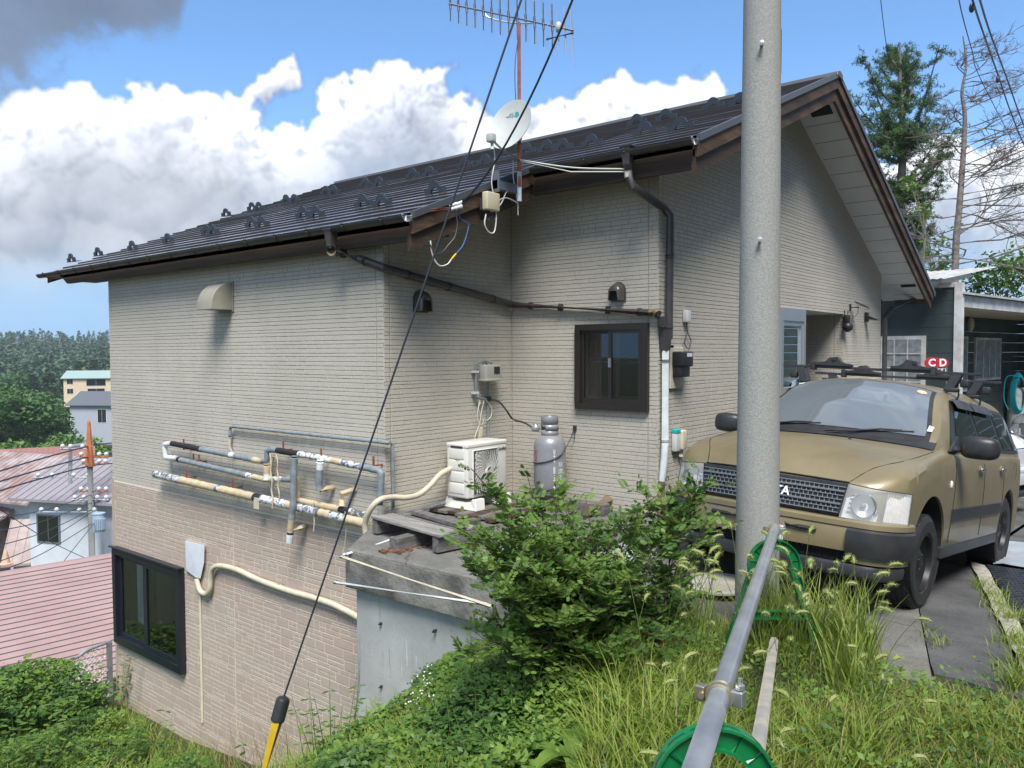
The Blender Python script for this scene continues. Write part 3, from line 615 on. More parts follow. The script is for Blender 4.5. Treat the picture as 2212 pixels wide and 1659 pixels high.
def round_hood(c,n,u,w,h,d):
    c=Vector(c);n=Vector(n);u=Vector(u);Zv=Vector((0,0,1)); mb=MB(); K=10; prof=[]
    for j in range(7):
        b_=math.pi/2*j/6; s=math.cos(b_)**.7 if j<6 else .02; off=d*math.sin(b_)
        ring=[]
        for k in range(K+1):
            a=math.pi*k/K; ring.append(c+u*(-math.cos(a)*w/2*(s*.35+.65 if j<6 else .5))+Zv*(h*.5*math.sin(a)*s if 1 else 0)+n*off)
        ring=[c+u*(-w/2*(s*.3+.7))+Zv*(-h*.5)+n*off]+ring+[c+u*(w/2*(s*.3+.7))+Zv*(-h*.5)+n*off]; prof.append(ring)
    m_=len(prof[0]); vs=[v for r in prof for v in r]
    mb.add(vs,[(j*m_+k,j*m_+k+1,(j+1)*m_+k+1,(j+1)*m_+k) for j in range(6) for k in range(m_-1)])
    mb.add([v+n*0-n*.004+(v-c)*.12 for v in prof[0]]+[v+n*.008+(v-c)*.12 for v in prof[0]],[tuple(range(m_-1,-1,-1)),tuple(range(m_,2*m_))]+[(k,(k+1)%m_,m_+(k+1)%m_,m_+k) for k in range(m_)])
    return mb.build('vent_hood',M['hoodc'],house,smooth=True)
p=at(907,650,0,X1); round_hood((X1+.006,p.y,p.z),(1,0,0),(0,1,0),.17,.20,.10)
p=at(1337,630,1,Y3); round_hood((p.x,Y3-.006,p.z),(0,-1,0),(1,0,0),.15,.17,.10)
def ring(mb,p,d,r,w=.012): p=Vector(p); d=Vector(d).normalized(); mb.tube([p-d*w,p+d*w],r,12)
# slanting drain along W1 and W2, then W3
r=.038
a=at(715,500,1,YE1-.075); a=Vector((a.x,YE1-.075,1.07)); e1=at(723,541,1,4.68); c1=at(845,581,1,Y1-.05); c1.x=X1+.055; c1.y=Y1-.03; c1.z=at(838,578,1,Y1-.04).z; c2=at(1103,658,1,Y3-.06); c2.x=X1+.06; c2.y=Y3-.05
mb=MB(); mb.lathe([(.075,.06),(.08,.075),(.072,.08),(.045,-.06),(.04,-.10),(.034,-.10)],(a.x,a.y,a.z-.02),n=4); mb.build('rainwater_hopper',M['pipe'],house,bevel=.004)
mb=MB(); mb.tube([a+Vector((0,0,-.10)),a+Vector((0,0,-.14)),e1+Vector((-.02,0,.02)),e1+Vector((.05,.01,-.02))],r+.006,12); mb.build('pipe_elbow',M['pipebr'],house,smooth=True)
mb=MB(); mb.tube([e1+Vector((.03,0,-.01)),e1+(c1-e1)*.5,c1,c1+(c2-c1)*.02,c1+(c2-c1)*.5,c2],r,12)
for t_ in(.18,.62): ring(mb,e1+(c1-e1)*t_,c1-e1,r+.005)
for t_ in(.15,.45,.82): ring(mb,c1+(c2-c1)*t_,c2-c1,r+.005)
mb.build('drain_pipe',M['pipe'],house,smooth=True)
c3=at(1405,675,1,Y3-.05); c3.y=Y3-.05
mb=MB(); mb.tube([c2,c3],r-.004,12); 
for t_ in(.15,.38,.72,.93): ring(mb,c2+(c3-c2)*t_,c3-c2,r+.002)
mb.build('drain_pipe',M['pipe'],house,smooth=True)
c4=at(1436,690,0,X4+.05)
mb=MB(); mb.tube([c3,c3+Vector((.06,0,0)),Vector((X4+.03,Y3-.06,c3.z-.02))],r+.002,12); mb.build('pipe_elbow',M['pipebr'],house,smooth=True)
c5=Vector((X4+.055,Y3-.03,c3.z-.13)); mb=MB(); mb.tube([Vector((X4+.02,Y3-.06,c3.z-.02)),Vector((X4+.055,Y3-.045,c3.z-.05)),c5],r,12); mb.build('drain_pipe',M['pipe'],house,smooth=True)
# second hopper and vertical drain
h2=at(1356,330,1,YE2-.065); h2=Vector((h2.x,YE2-.065,1.79))
mb=MB(); mb.lathe([(.08,.06),(.085,.075),(.078,.08),(.05,-.06),(.043,-.10),(.034,-.10)],h2+Vector((0,0,-.02)),n=4); mb.build('rainwater_hopper',M['pipe'],house,bevel=.004)
q2=at(1448,466,0,X4+.06); q2=Vector((X4+.06,q2.y,q2.z)); qb=Vector((X4+.06,q2.y-.02,c5.z-.12)); y5=qb.y
mb=MB(); mb.tube([h2+Vector((0,0,-.10)),h2+Vector((0,.01,-.22)),h2+Vector((.03,.03,-.30)),q2+Vector((-.05,-.03,.07)),q2,q2+Vector((0,0,-.10)),qb],r,12)
for z_ in(.9,.05): ring(mb,(q2.x,q2.y-.01,z_),(0,0,1),r+.005)
mb.build('downpipe',M['pipe'],house,smooth=True)
fx,fy_=X4+.06,(y5+c5.y)/2
mb=MB(); mb.lathe([(.075,.10),(.078,.115),(.07,.115),(.05,-.07),(.045,-.11),(.036,-.11)],(fx,fy_,c5.z-.12),n=4); mb.build('rainwater_hopper',M['pipe'],house,bevel=.004)
zt=c5.z-.22
mb=MB(); mb.tube([(fx,fy_,zt),(fx,fy_,zt-.9),(fx-.005,fy_-.01,zt-1.05),(fx-.02,fy_-.025,-1.22)],[.033,.034,.034,.03],10); 
mb.build('downpipe',M['whitep'],house,smooth=True)
mb=MB(); ring(mb,(fx,fy_,zt-.10),(0,0,1),.037,.008); ring(mb,(fx,fy_,zt-.86),(0,0,1),.037,.008); mb.build('pipe_clip',M['steel'],house)
mb=MB(); mb.tube([(fx-.02,fy_-.025,-1.22),(fx-.025,fy_-.03,-1.62)],.032,10); mb.build('downpipe',M['pipebr'],house,smooth=True)
# far corner downpipe
mb=MB(); mb.tube([(X4+.35,15.1,.93),(X4+.12,14.35,.72),(X4+.06,14.19,.55),(X4+.06,14.19,-2.9)],.038,10); mb.build('downpipe',M['pipe'],house,smooth=True)
# ---------------------------------------------------------------- concrete deck block, driveway
def P3(x,y,z): return Vector((x,y,z))
cb=bpy.data.materials.new('stained retaining concrete'); cb.use_nodes=True; t=NT(cb.node_tree); vec=t.node('ShaderNodeTexCoord').outputs['Object']
c=t.mix(t.mapr(t.noise(vec,2.5,6,.6),.35,.7),(.35,.36,.345),(.44,.45,.43))
c=t.mix(t.mapr(t.noise(t.vm('MULTIPLY',vec,(7,7,.5)),2,6,.65),.56,.70,0,.75),c,(.17,.17,.15))
c=t.mix(t.mapr(t.noise(t.vm('MULTIPLY',vec,(22,22,1.4)),2,4,.6),.66,.72,0,.6),c,(.72,.75,.74))
c=t.mix(t.mapr(t.noise(vec,30,3,.6),.68,.76,0,.7),c,(.13,.13,.12))
b=t.n['Principled BSDF']; t.l.new(c,b.inputs['Base Color']); b.inputs['Roughness'].default_value=.9
bn=t.node('ShaderNodeBump'); bn.inputs['Strength'].default_value=.35; bn.inputs['Distance'].default_value=.006; t.l.new(t.noise(vec,40,5,.6),bn.inputs['Height']); t.l.new(bn.outputs[0],b.inputs['Normal']); M['cwall']=cb
M['cap']=mat('mossy dark concrete',(.085,.085,.075),.95,0,(.27,.265,.24),3.5,.8,40,lo=.3,hi=.72)

def paving(name,c1,c2,dk):
    m=bpy.data.materials.new(name); m.use_nodes=True; t=NT(m.node_tree); vec=t.node('ShaderNodeTexCoord').outputs['Object']; b=t.n['Principled BSDF']
    c=t.mix(t.mapr(t.noise(vec,1.6,6,.65),.35,.68),c1,c2); c=t.mix(t.mapr(t.noise(vec,70,3,.7),.42,.75,0,.55),c,dk)
    c=t.mix(t.mapr(t.noise(vec,5,5,.7),.60,.75,0,.55),c,dk)
    vo=t.node('ShaderNodeTexVoronoi',_feature='DISTANCE_TO_EDGE'); vo.inputs['Scale'].default_value=.42; w=t.vm('ADD',vec,t.vm('SCALE',t.node('ShaderNodeTexNoise').outputs['Color'],.0)); nz=t.node('ShaderNodeTexNoise'); nz.inputs['Scale'].default_value=3; nz.inputs['Detail'].default_value=5; t.l.new(vec,nz.inputs['Vector']); w=t.vm('ADD',vec,t.vm('SCALE',nz.outputs['Color'],.35)); t.l.new(w,vo.inputs['Vector'])
    c=t.mix(t.m('MULTIPLY',t.mapr(vo.outputs['Distance'],.0,.006,.8,0),t.mapr(t.noise(vec,1.1,3,.6),.45,.6)),c,(.02,.02,.018)); t.l.new(c,b.inputs['Base Color']); b.inputs['Roughness'].default_value=.95; b.inputs['Specular IOR Level'].default_value=.25
    bn=t.node('ShaderNodeBump'); bn.inputs['Strength'].default_value=1; bn.inputs['Distance'].default_value=.008; t.l.new(t.noise(vec,60,5,.7),bn.inputs['Height']); t.l.new(bn.outputs[0],b.inputs['Normal']); return m
M['deckc']=paving('rough old concrete',(.15,.145,.13),(.25,.245,.225),(.07,.068,.06))
M['asph']=paving('old asphalt',(.085,.085,.085),(.14,.14,.14),(.04,.04,.04))
def drive_z(x,y): return -1.60-.078*max(y-4.3,0)
slab=empty('concrete_terrace',(-4.4,5.2,-1.6),'grey stained concrete block with dark mossy cap carrying the air conditioner and gas cylinder','retaining wall')
cor=[(-5.02,4.02),(-3.4,4.06),(-2.6,4.12),(-2.6,Y3),(X4,Y3),(X1,Y3),(X1,Y1),(-5.52,4.70)]
mb=MB(); mb.prism([(x,y,-1.86) for x,y in cor],(0,0,.30)); mb.build('cap_slab',M['deckc'],slab,bevel=.012)
mb=MB(); mb.prism([(x,y,-1.865) for x,y in ((-5.03,4.012),(-3.4,4.052),(-2.6,4.112),(-2.6,4.2),(-4.9,4.2),(-5.4,4.75),(-5.53,4.70))],(0,0,.285)); mb.build('cap_edge',M['cap'],slab)
mb=MB(); mb.prism([(x,y,-5.5) for x,y in ((-4.97,4.07),(-3.3,4.11),(-2.6,4.2),(-2.6,5.8),(X1+.02,5.8),(X1+.02,4.92),(-5.46,4.72))],(0,0,3.64)); mb.build('block',M['cwall'],slab,bevel=.01)
for (x,y) in((822,1346),(938,1362),(823,1482)):
    p=at(x,y,1,4.065); mb=MB(); mb.tube([p+P3(0,.02,0),p+P3(.004,-.022,-.004)],[.009,.007],7); mb.sphere(p+P3(0,-.002,-.004),.012,0,8,5,(1,.4,1.2)); mb.build('tie_bolt',M['darkwood'],slab)
def sheet(poly,zf,name,m,kind='structure',n=1,thick=0.0):
    mb=MB(); mb.add([(x,y,zf(x,y)) for x,y in poly],[tuple(range(len(poly)))]); 
    o=mb.build(name,m,keep=True); tag(o,kind=kind); return o
def strip_sheet(xa,xb,ya,yb,dx,dy,zf,name,m,jag=.0,seed=1,kind='structure',sl=0,sr=0):
    R=random.Random(seed); nx=max(1,int((xb-xa)/dx)); ny=max(1,int((yb-ya)/dy)); vs=[]
    for j in range(ny+1):
        for i in range(nx+1):
            y=ya+(yb-ya)*j/ny; xl=xa+sl*(y-5); xr_=xb+sr*(y-5); x=xl+(xr_-xl)*i/nx
            if j==0: y+=R.uniform(-jag,jag)
            vs.append((x,y,zf(x,y)))
    mb=MB(); mb.add(vs,[(j*(nx+1)+i,j*(nx+1)+i+1,(j+1)*(nx+1)+i+1,(j+1)*(nx+1)+i) for j in range(ny) for i in range(nx)]); 
    vs2=[]; 
    # skirt so that the slab has a real edge
    for i in range(nx+1):
        x,y,z=vs[i]; vs2+=[(x,y,z),(x,y-.004,z-.16)]
    mb.add(vs2,[(2*i,2*i+1,2*i+3,2*i+2) for i in range(nx)])
    return tag(mb.build(name,m,keep=True,fix=False),kind=kind)
strip_sheet(-2.63,-1.05,4.18,8,.14,.2,lambda x,y:drive_z(x,y)+.0,'concrete_pavement',M['deckc'],.03,4,sr=-.26)
strip_sheet(-3.71,-2.6,Y3-.02,16,.3,.3,lambda x,y:drive_z(x,y)-.004,'concrete_pavement',M['deckc'],0,5)
strip_sheet(-1.04,-.60,4.36,8,.1,.2,lambda x,y:drive_z(x,y)-.012,'asphalt_driveway',M['asph'],.05,6,sl=-.26,sr=-.24)
strip_sheet(-2.6,-1.37,8,16,.3,.3,lambda x,y:drive_z(x,y)-.004,'asphalt_driveway',M['asph'],0,16)
M['kerbs']=mat('crumbling kerb stone',(.30,.28,.24),.95,0,(.50,.47,.40),14,1.0,40,lo=.3,hi=.7,bdist=.02)
strip_sheet(-.60,-.49,4.75,8,.06,.07,lambda x,y:drive_z(x,y)+.016+.010*math.sin(x*97+y*31),'kerb',M['kerbs'],.03,7,sl=-.24,sr=-.24)
strip_sheet(-.485,9,4.5,60,1.2,.8,lambda x,y:drive_z(x,min(y,16))-.03,'road',M['asph'],0,8,sl=-.02)
strip_sheet(-1.36,-.45,8,60,.5,1.2,lambda x,y:drive_z(x,min(y,16))-.036,'road',M['asph'],0,18)
strip_sheet(-8,-.4,16,60,2,2,lambda x,y:drive_z(x,16)-.04,'yard',M['deckc'],0,9)
# ribbed black rubber mats laid beside the kerb
M['rub']=mat('black rubber mat',(.025,.03,.045),.32,0,(.05,.055,.07),20)
mb=MB(); ma=[]
for j in range(60):
    y=5.3+j*.045
    for i in range(9):
        x=-.47-.24*(y-5)+i*.062+(.031 if j%2 else 0); z=drive_z(x,y)+.006; s=-.1138
        mb.prism([(x,y,z),(x+.05,y,z),(x+.05,y+.028,z+s*.028),(x,y+.028,z+s*.028)],(0,0,.012))
mb.prism([(-.47-.24*.25,5.25,drive_z(0,5.25)-.02),(.12-.24*.25,5.25,drive_z(0,5.25)-.02),(.12-.24*3.05,8.05,drive_z(0,8.05)-.02),(-.47-.24*3.05,8.05,drive_z(0,8.05)-.02)],(0,0,.027))
tag(mb.build('rubber_mat',M['rub']),'black ribbed rubber mat lying beside the kerb right of the car','mat')
M['alut']=mat('silver tarp',(.45,.49,.53),.4,.3,(.55,.6,.65),3)
mb=MB(); vs=[];nx,ny=10,14
for j in range(ny+1):
    for i in range(nx+1):
        y=8.1+j*.12; x=-1.15+i*.075-.1*(y-8); vs.append((x,y,drive_z(x,y)+.012+.018*abs(math.sin(i*1.9+j*.35))))
mb.add(vs,[(j*(nx+1)+i,j*(nx+1)+i+1,(j+1)*(nx+1)+i+1,(j+1)*(nx+1)+i) for j in range(ny) for i in range(nx)])
tag(mb.build('ground_sheet',M['alut'],smooth=True),'creased silvery ground sheet lying behind the black rubber mat','sheet')
# inspection covers in the terrace
M['lid']=mat('pale cover',(.33,.34,.34),.6,0,(.46,.47,.46),10,.4,60)
M['lidy']=mat('chalky cover',(.52,.49,.41),.8,0,(.45,.42,.34),9)
def cover(x,y,z,r,m,label,rings=True):
    c=at(x,y,2,z); mb=MB(); mb.lathe([(0,.014),(r*.86,.014),(r*.88,.008),(r*.92,.008),(r*.93,.016),(r,.012),(r,0)],(c.x,c.y,z),n=40)
    if rings:
        for k in range(-6,7):
            xx=k*r*.12; L=math.sqrt(max((r*.8)**2-xx*xx,0)); mb.box(c.x-L,c.x+L,c.y+xx-.006,c.y+xx+.006,z+.014,z+.018)
    return tag(mb.build('manhole_cover',m,smooth=True),label,'manhole cover','round covers in the terrace')
cover(1180,1171,-1.56,.29,M['lid'],'pale round cover nearest the wooden pallets, half hidden by the shrub')
cover(1337,1197,-1.56,.30,M['lid'],'pale ribbed round cover in the middle of the terrace behind the shrub')
cover(1548,1262,-1.60,.26,M['lidy'],'cream round cover on the ground between the shrub and the car bumper')
# ---------------------------------------------------------------- air conditioner
M['acw']=mat('ivory paint',(.72,.71,.66),.38,0,(.66,.65,.60),3,coat=.1); M['acd']=mat('grille shade',(.03,.03,.032),.6)
ax0=X1+.36-.285; ay0=5.50; az0=-1.375
p=at(1010,1079,0,X1+.36)
AX,AY,AZ=X1+.36,p.y,p.z; AH=.53; AW=at(1094,950,0,AX).y-AY; ADp=.275
ac=empty('air_conditioner',(AX-ADp/2,AY+AW/2,AZ-.10),'ivory outdoor air conditioner with round fan grille by the inner corner of the house','air conditioner')
mb=MB(); mb.rbox(AX-ADp,AX,AY,AY+AW,AZ,AZ+AH-.03,.018); mb.rbox(AX-ADp-.004,AX+.004,AY-.004,AY+AW+.004,AZ+AH-.045,AZ+AH,.012)
fc_y=AY+.045+.24*AW/.72+.02
for k in range(4):
    z=AZ+.045+k*.112; mb.rbox(AX-ADp+.035,AX-.045,AY-.006,AY+.004,z,z+.095,.004)
mb.rbox(AX-.004,AX+.007,fc_y-.235*AW/.72,fc_y+.235*AW/.72,AZ+.03,AZ+AH-.065,.005); mb.build('casing',M['acw'],ac,smooth=True)
fc=Vector((AX+.010,fc_y,AZ+.245)); fr_=.205; sy=AW/.72
hy,hz_=.215*sy,.212
mb=MB(); mb.rbox(fc.x-.006,fc.x+.0005,fc.y-hy,fc.y+hy,fc.z-hz_,fc.z+hz_,.003,seg=1); mb.build('fan_opening',M['acd'],ac)
mb=MB()
for k in range(19):
    rr=.022+.0137*k; run=[]
    for a in np.linspace(0,2*math.pi,65):
        y_,z_=math.cos(a)*rr,math.sin(a)*rr
        if abs(y_)<=.212 and abs(z_)<=.209: run.append(fc+P3(.009,y_*sy,z_))
        else:
            if len(run)>1: mb.tube(run,.0021,4,caps=False)
            run=[]
    if len(run)>1: mb.tube(run,.0021,4,caps=False)
for k in range(30):
    a=2*math.pi*k/30; run=[]
    for q in np.linspace(.03,.29,12):
        y_,z_=math.cos(a+q*3.2)*q,math.sin(a+q*3.2)*q
        if abs(y_)<=.212 and abs(z_)<=.209: run.append(fc+P3(.012,y_*sy,z_))
    mb.tube(run,.0021,4,caps=False)
mb.sphere(fc+P3(.010,0,0),.03,0,12,6,(.3,1,1)); g_=mb.build('fan_grille',M['acw'],ac)
mb=MB()
for k in range(3):
    a=2*math.pi*k/3
    mb.add([fc+P3(.004,math.cos(a+d)*r_*sy,math.sin(a+d)*r_) for r_,d in((.04,0),(.17,-.3),(.18,.5),(.05,.9))],[(0,1,2,3)])
mb.build('fan_blade',M['steel'],ac)
for y_ in(AY+.02,AY+AW-.16):
    mb=MB(); 
    mb.prism([(AX-ADp-.05,y_-.02,AZ-.105),(AX+.11,y_-.02,AZ-.105),(AX+.085,y_,AZ-.0),(AX+.035,y_,AZ-.0),(AX+.02,y_,AZ-.035),(AX-ADp+.06,y_,AZ-.035),(AX-ADp+.045,y_,AZ),(AX-ADp-.02,y_,AZ)],(0,.13,0)); mb.build('foot_block',M['acw'],ac,bevel=.006)
mb=MB(); mb.box(AX-ADp+.06,AX-.06,AY-.0055,AY-.0035,AZ+AH-.045,AZ+AH-.025); mb.build('handle_recess',M['acd'],ac)
def text(s,name,loc,size,rotm,m,parent,ext=.001,align='CENTER',bold=0):
    cu=bpy.data.curves.new(name,'FONT'); cu.body=s; cu.size=size; cu.extrude=ext; cu.align_x=align; cu.align_y='CENTER'; cu.offset=bold; cu.resolution_u=3
    o=bpy.data.objects.new(name,cu); COL.objects.link(o); bpy.context.view_layer.update()
    dg=bpy.context.evaluated_depsgraph_get(); me=bpy.data.meshes.new_from_object(o.evaluated_get(dg)); bpy.data.objects.remove(o)
    me.transform(Matrix.Translation(loc)@rotm); me.materials.clear(); me.materials.append(m)
    o=bpy.data.objects.new(name,me); COL.objects.link(o)
    if parent is not None:
        o.parent=parent
        if parent.get('world_parent'): o.matrix_parent_inverse=parent_world(parent).inverted()
    return o
def axes(r,u): r=Vector(r);u=Vector(u);n=r.cross(u); return Matrix(((r.x,u.x,n.x,0),(r.y,u.y,n.y,0),(r.z,u.z,n.z,0),(0,0,0,1)))
text('Comfee',  'maker_lettering',(AX+.006,AY+AW*.86,AZ+AH-.085),.042,axes((0,1,0),(0,0,1)),M['blk'],ac,bold=.0006)
# insulated hose from the unit down over the terrace edge
hp=[at(960,1018,0,AX-ADp+.1)]+[at(x,y,0,X1+.30+k) for x,y,k in((925,1058,.0),(893,1075,.04),(850,1075,.08),(815,1090,.10),(795,1115,.08))]
hp[0]=Vector((AX-ADp-.02,AY+.06,hp[0].z)); 
def smooth_path(pts,n=6):
    pts=[Vector(p) for p in pts]; out=[]
    for i in range(len(pts)-1):
        p0=pts[max(i-1,0)];p1=pts[i];p2=pts[i+1];p3=pts[min(i+2,len(pts)-1)]
        for k in range(n):
            t_=k/n; out.append(.5*((2*p1)+(p2-p0)*t_+(2*p0-5*p1+4*p2-p3)*t_*t_+(3*p1-p0-3*p2+p3)*t_**3))
    out.append(pts[-1]); return out
hp=[Vector((AX-ADp+.02,AY+.10,-1.12)),at(952,1024,0,X1+.17),at(930,1048,0,X1+.15),at(905,1068,0,X1+.13),at(875,1075,0,X1+.12),at(850,1074,0,X1+.10),at(822,1079,1,Y1-.14),at(801,1099,1,Y1-.20),at(789,1128,1,Y1-.2),at(790,1152,1,Y1-.19)]
mb=MB(); mb.tube(smooth_path(hp),.027,12); tag(mb.build('insulated_hose',M['cream'],smooth=True),'thick cream insulated hose curving from the air conditioner down past the terrace edge','hose')
# black box with white base behind the hose
p=at(885,1072,2,-1.5); bx=at(912,1078,2,-1.5)
mb=MB(); c_=at(905,1080,2,-1.50)
bb=empty('storage_box',(c_.x-.02,c_.y+.05,-1.56),'white tub with a black lid behind the air conditioner foot','box')
mb=MB(); mb.rbox(c_.x-.12,c_.x+.09,c_.y-.02,c_.y+.2,-1.56,-1.46,.01); mb.build('tub',M['white'],bb,smooth=True)
mb=MB(); mb.rbox(c_.x-.125,c_.x+.095,c_.y-.025,c_.y+.205,-1.462,-1.37,.01); mb.build('lid',M['navy'],bb,smooth=True)
# ---------------------------------------------------------------- pallets / boards
M['grey_w']=mat('silvered wood',(.20,.19,.175),.9,0,(.36,.34,.31),3,.8,16,stretch=(1,9,9),lo=.3,hi=.75)
M['grey_w2']=mat('dark silvered wood',(.09,.085,.08),.9,0,(.22,.205,.19),3,.8,16,stretch=(9,1,9),lo=.3,hi=.75)
M['rot']=mat('rotten wood',(.10,.035,.018),.95,0,(.28,.13,.07),14,1,40,bdist=.02)
def board(mb,a,b,w,h,m=0,jit=0):
    a=Vector(a);b=Vector(b);d=(b-a); L=d.length; d.normalize(); u=d.cross(Vector((0,0,1))).normalized(); n=u.cross(d)
    vs=[p+u*s*w/2+n*k for p in(a,b) for s in(-1,1) for k in(0,h)]
    mb.add(vs,[(0,1,3,2),(4,6,7,5),(0,4,5,1),(2,3,7,6),(0,2,6,4),(1,5,7,3)],m)
ZD=-1.56
pl=empty('wooden_pallet',tuple(at(900,1130,2,ZD)),'silvery weathered broken pallet lying at the terrace corner under the cream hose','pallet')
A_=at(812,1118,2,ZD+.14); B_=at(960,1160,2,ZD+.14)
dx_=(B_-A_).normalized(); pv=Vector((-dx_.y,dx_.x,0))
for k,(o_,l0,l1,m) in enumerate(((0,0,1,'grey_w'),(.105,.02,.95,'grey_w'),(.21,.05,.9,'grey_w2'),(.32,.1,.95,'grey_w'))):
    a=A_+pv*o_+(B_-A_)*l0; b_=A_+pv*o_+(B_-A_)*l1; mb=MB(); board(mb,a,b_,.098,.022); mb.build('plank',M[m],pl,bevel=.003)
for s in(.04,.93):
    a=A_+(B_-A_)*s+P3(0,0,-.125); mb=MB(); board(mb,a-pv*.04,a+pv*.36,.07,.12); mb.build('bearer',M['grey_w2'],pl,bevel=.004)
a=at(895,1108,2,ZD+.18); b_=at(1002,1140,2,ZD+.165); mb=MB(); board(mb,a,b_,.09,.028); tag(mb.build('loose_plank',M['grey_w2']),'dark loose plank lying across the broken silvery pallet','plank')
a=at(850,1190,2,ZD+.0); b_=at(1030,1143,2,ZD+.0); bm_=MB(); board(bm_,a,b_,.10,.10); 
rt=bm_.build('rotten_beam',[M['grey_w2']],bevel=.006); tag(rt,'rotten grey timber beam with a crumbled reddish end at the terrace edge','beam')
mb=MB(); 
for k in range(60):
    q=a.lerp(b_,random.random()**2*.55)+P3(random.uniform(-.06,.12),random.uniform(-.12,.02),.004+random.random()*.01); mb.box(q.x-.02,q.x+.02,q.y-.008,q.y+.006,q.z-.004,q.z+.006,M=None)
tag(mb.build('wood_debris',M['rot']),kind='stuff')
mb=MB(); c_=at(862,1166,2,ZD)
for k in range(5): mb.sphere((c_.x+k*.035-.06,c_.y+random.uniform(-.02,.02),ZD+.008),.035,0,8,5,(1,.8,.35))
tag(mb.build('stone',M['lidy']),'pale flat stone tucked beneath the broken pallet','stone')
# timber deck that carries the unit and the gas cylinder
dk=empty('timber_deck',tuple(at(1050,1100,2,-1.5)),'low brown timber staging carrying the air conditioner and the gas cylinder','deck')
for k in range(7):
    x=AX-ADp-.12+k*.125; mb=MB(); mb.box(x,x+.118,AY-.16+.02*(k%3),Y3-.10,AZ-.135,AZ-.107); mb.build('plank',M['grey_w2'] if k%2 else M['wood'],dk,bevel=.003)
for y in(AY-.08,Y3-.2): mb=MB(); mb.box(AX-ADp-.1,AX+.62,y,y+.08,-1.56,AZ-.136); mb.build('bearer',M['darkwood'],dk)
mb=MB(); mb.box(AX+.50,AX+1.05,Y3-.34,Y3-.22,-1.56,-1.45); tag(mb.build('timber_sleeper',M['grey_w2'],bevel=.006),'dark timber sleeper lying right of the gas cylinder against the wall','sleeper')
pa=at(1270,1105,2,-1.5); pb=at(1312,1080,2,-1.46)
mb=MB(); mb.tube([pa,pb],.045,14,0); mb.tube([pb,pb+(pb-pa).normalized()*.05],.05,14,1); tag(mb.build('drain_stub',[M['pipebr'],M['alu']],smooth=True),'short brown pipe end with a pale rim lying on the terrace below the kitchen window','pipe')
# ---------------------------------------------------------------- gas cylinder
M['gas']=mat('grey cylinder paint',(.25,.255,.27),.38,.15,(.29,.295,.31),5,coat=.15); M['wtext']=mat('white stencil paint',(.75,.77,.78),.6); M['redt']=mat('red stencil paint',(.55,.06,.05),.6)
gr=.162; p=at(1185,1062,1,Y3-.28); GX_,GY_,GB=p.x,Y3-.26,p.z-.02; gh=at(1185,938,1,Y3-.28).z-GB
gc=empty('gas_cylinder',(GX_,GY_,GB),'grey propane gas cylinder chained against the wall under the kitchen window','gas cylinder')
Hc=gh; mb=MB(); mb.lathe([(.0,.0),(gr*.72,.0),(gr*.76,.03),(gr*.70,.045),(gr*.9,.06),(gr,.12),(gr,Hc*.52),(gr+.002,Hc*.522),(gr+.002,Hc*.53),(gr,Hc*.532),(gr,Hc-.14),(gr*.97,Hc-.09),(gr*.86,Hc-.045),(gr*.6,Hc-.012),(gr*.35,Hc),(0,Hc)],(GX_,GY_,GB),n=32); mb.build('body',M['gas'],gc,smooth=True)
ht=at(1185,898,1,Y3-.28).z-GB; mb=MB(); rr=.088
mb.lathe([(rr,Hc-.02),(rr,Hc+.045)],(GX_,GY_,GB),n=28); mb.lathe([(rr,Hc+.10),(rr,ht-.01),(rr-.006,ht),(rr-.012,ht-.006)],(GX_,GY_,GB),n=28)
for a0,a1 in((.3,2.2),(3.3,5.7)): mb.lathe([(rr,Hc+.045),(rr,Hc+.10)],(GX_,GY_,GB),n=16,a0=a0,a1=a1)
cc=mb.build('valve_guard',M['gas'],gc,smooth=True); sm=cc.modifiers.new('solid','SOLIDIFY'); sm.thickness=.005
mb=MB(); mb.tube([(GX_,GY_,GB+Hc-.01),(GX_,GY_,GB+Hc+.085)],.022,10); mb.sphere((GX_,GY_,GB+Hc+.10),.028,0,10,6,(1,1,.6)); mb.tube([(GX_,GY_,GB+Hc+.05),(GX_-.06,GY_-.05,GB+Hc+.055)],.014,8); mb.build('valve',M['blk'],gc)
mb=MB(); RGc=Vector((GX_-.125,GY_-.07,GB+Hc+.055)); mb.lathe([(0,-.03),(.03,-.03),(.045,-.01),(.045,.012),(.025,.03),(.02,.05),(0,.05)],RGc,n=16); mb.tube([RGc,RGc+P3(.09,.03,0)],.012,8); mb.build('regulator',M['alu'],gc,smooth=True)
def curved_text(s,cx,cy,cz,r,ang0,size,m,name,parent,vert=True):
    o=text(s,name,(0,0,0),size,Matrix.Identity(4),m,parent,ext=.0008)
    for v in o.data.vertices:
        x,y,z=v.co; a=ang0+x/r; v.co=(cx+math.sin(a)*(r+.0015+z),cy-math.cos(a)*(r+.0015+z),cz+y)
    o.data.update(); return o
va=math.atan2(-GX_,GY_)   # angle of the viewer side
for i,ch in enumerate('0279·88·3727'): curved_text(ch,GX_,GY_,GB+Hc*.74-i*.040*Hc/.7,gr,va+.28,.05,M['wtext'],'stencil_number',gc)
for i,ch in enumerate('草津支店'): curved_text(ch,GX_,GY_,GB+Hc*.50-i*.062,gr,va+.72,.062,M['wtext'],'stencil_sign',gc)
for i,ch in enumerate('ガス'): curved_text(ch,GX_,GY_,GB+Hc*.70-i*.06,gr,va-1.0,.06,M['redt'],'stencil_sign',gc)
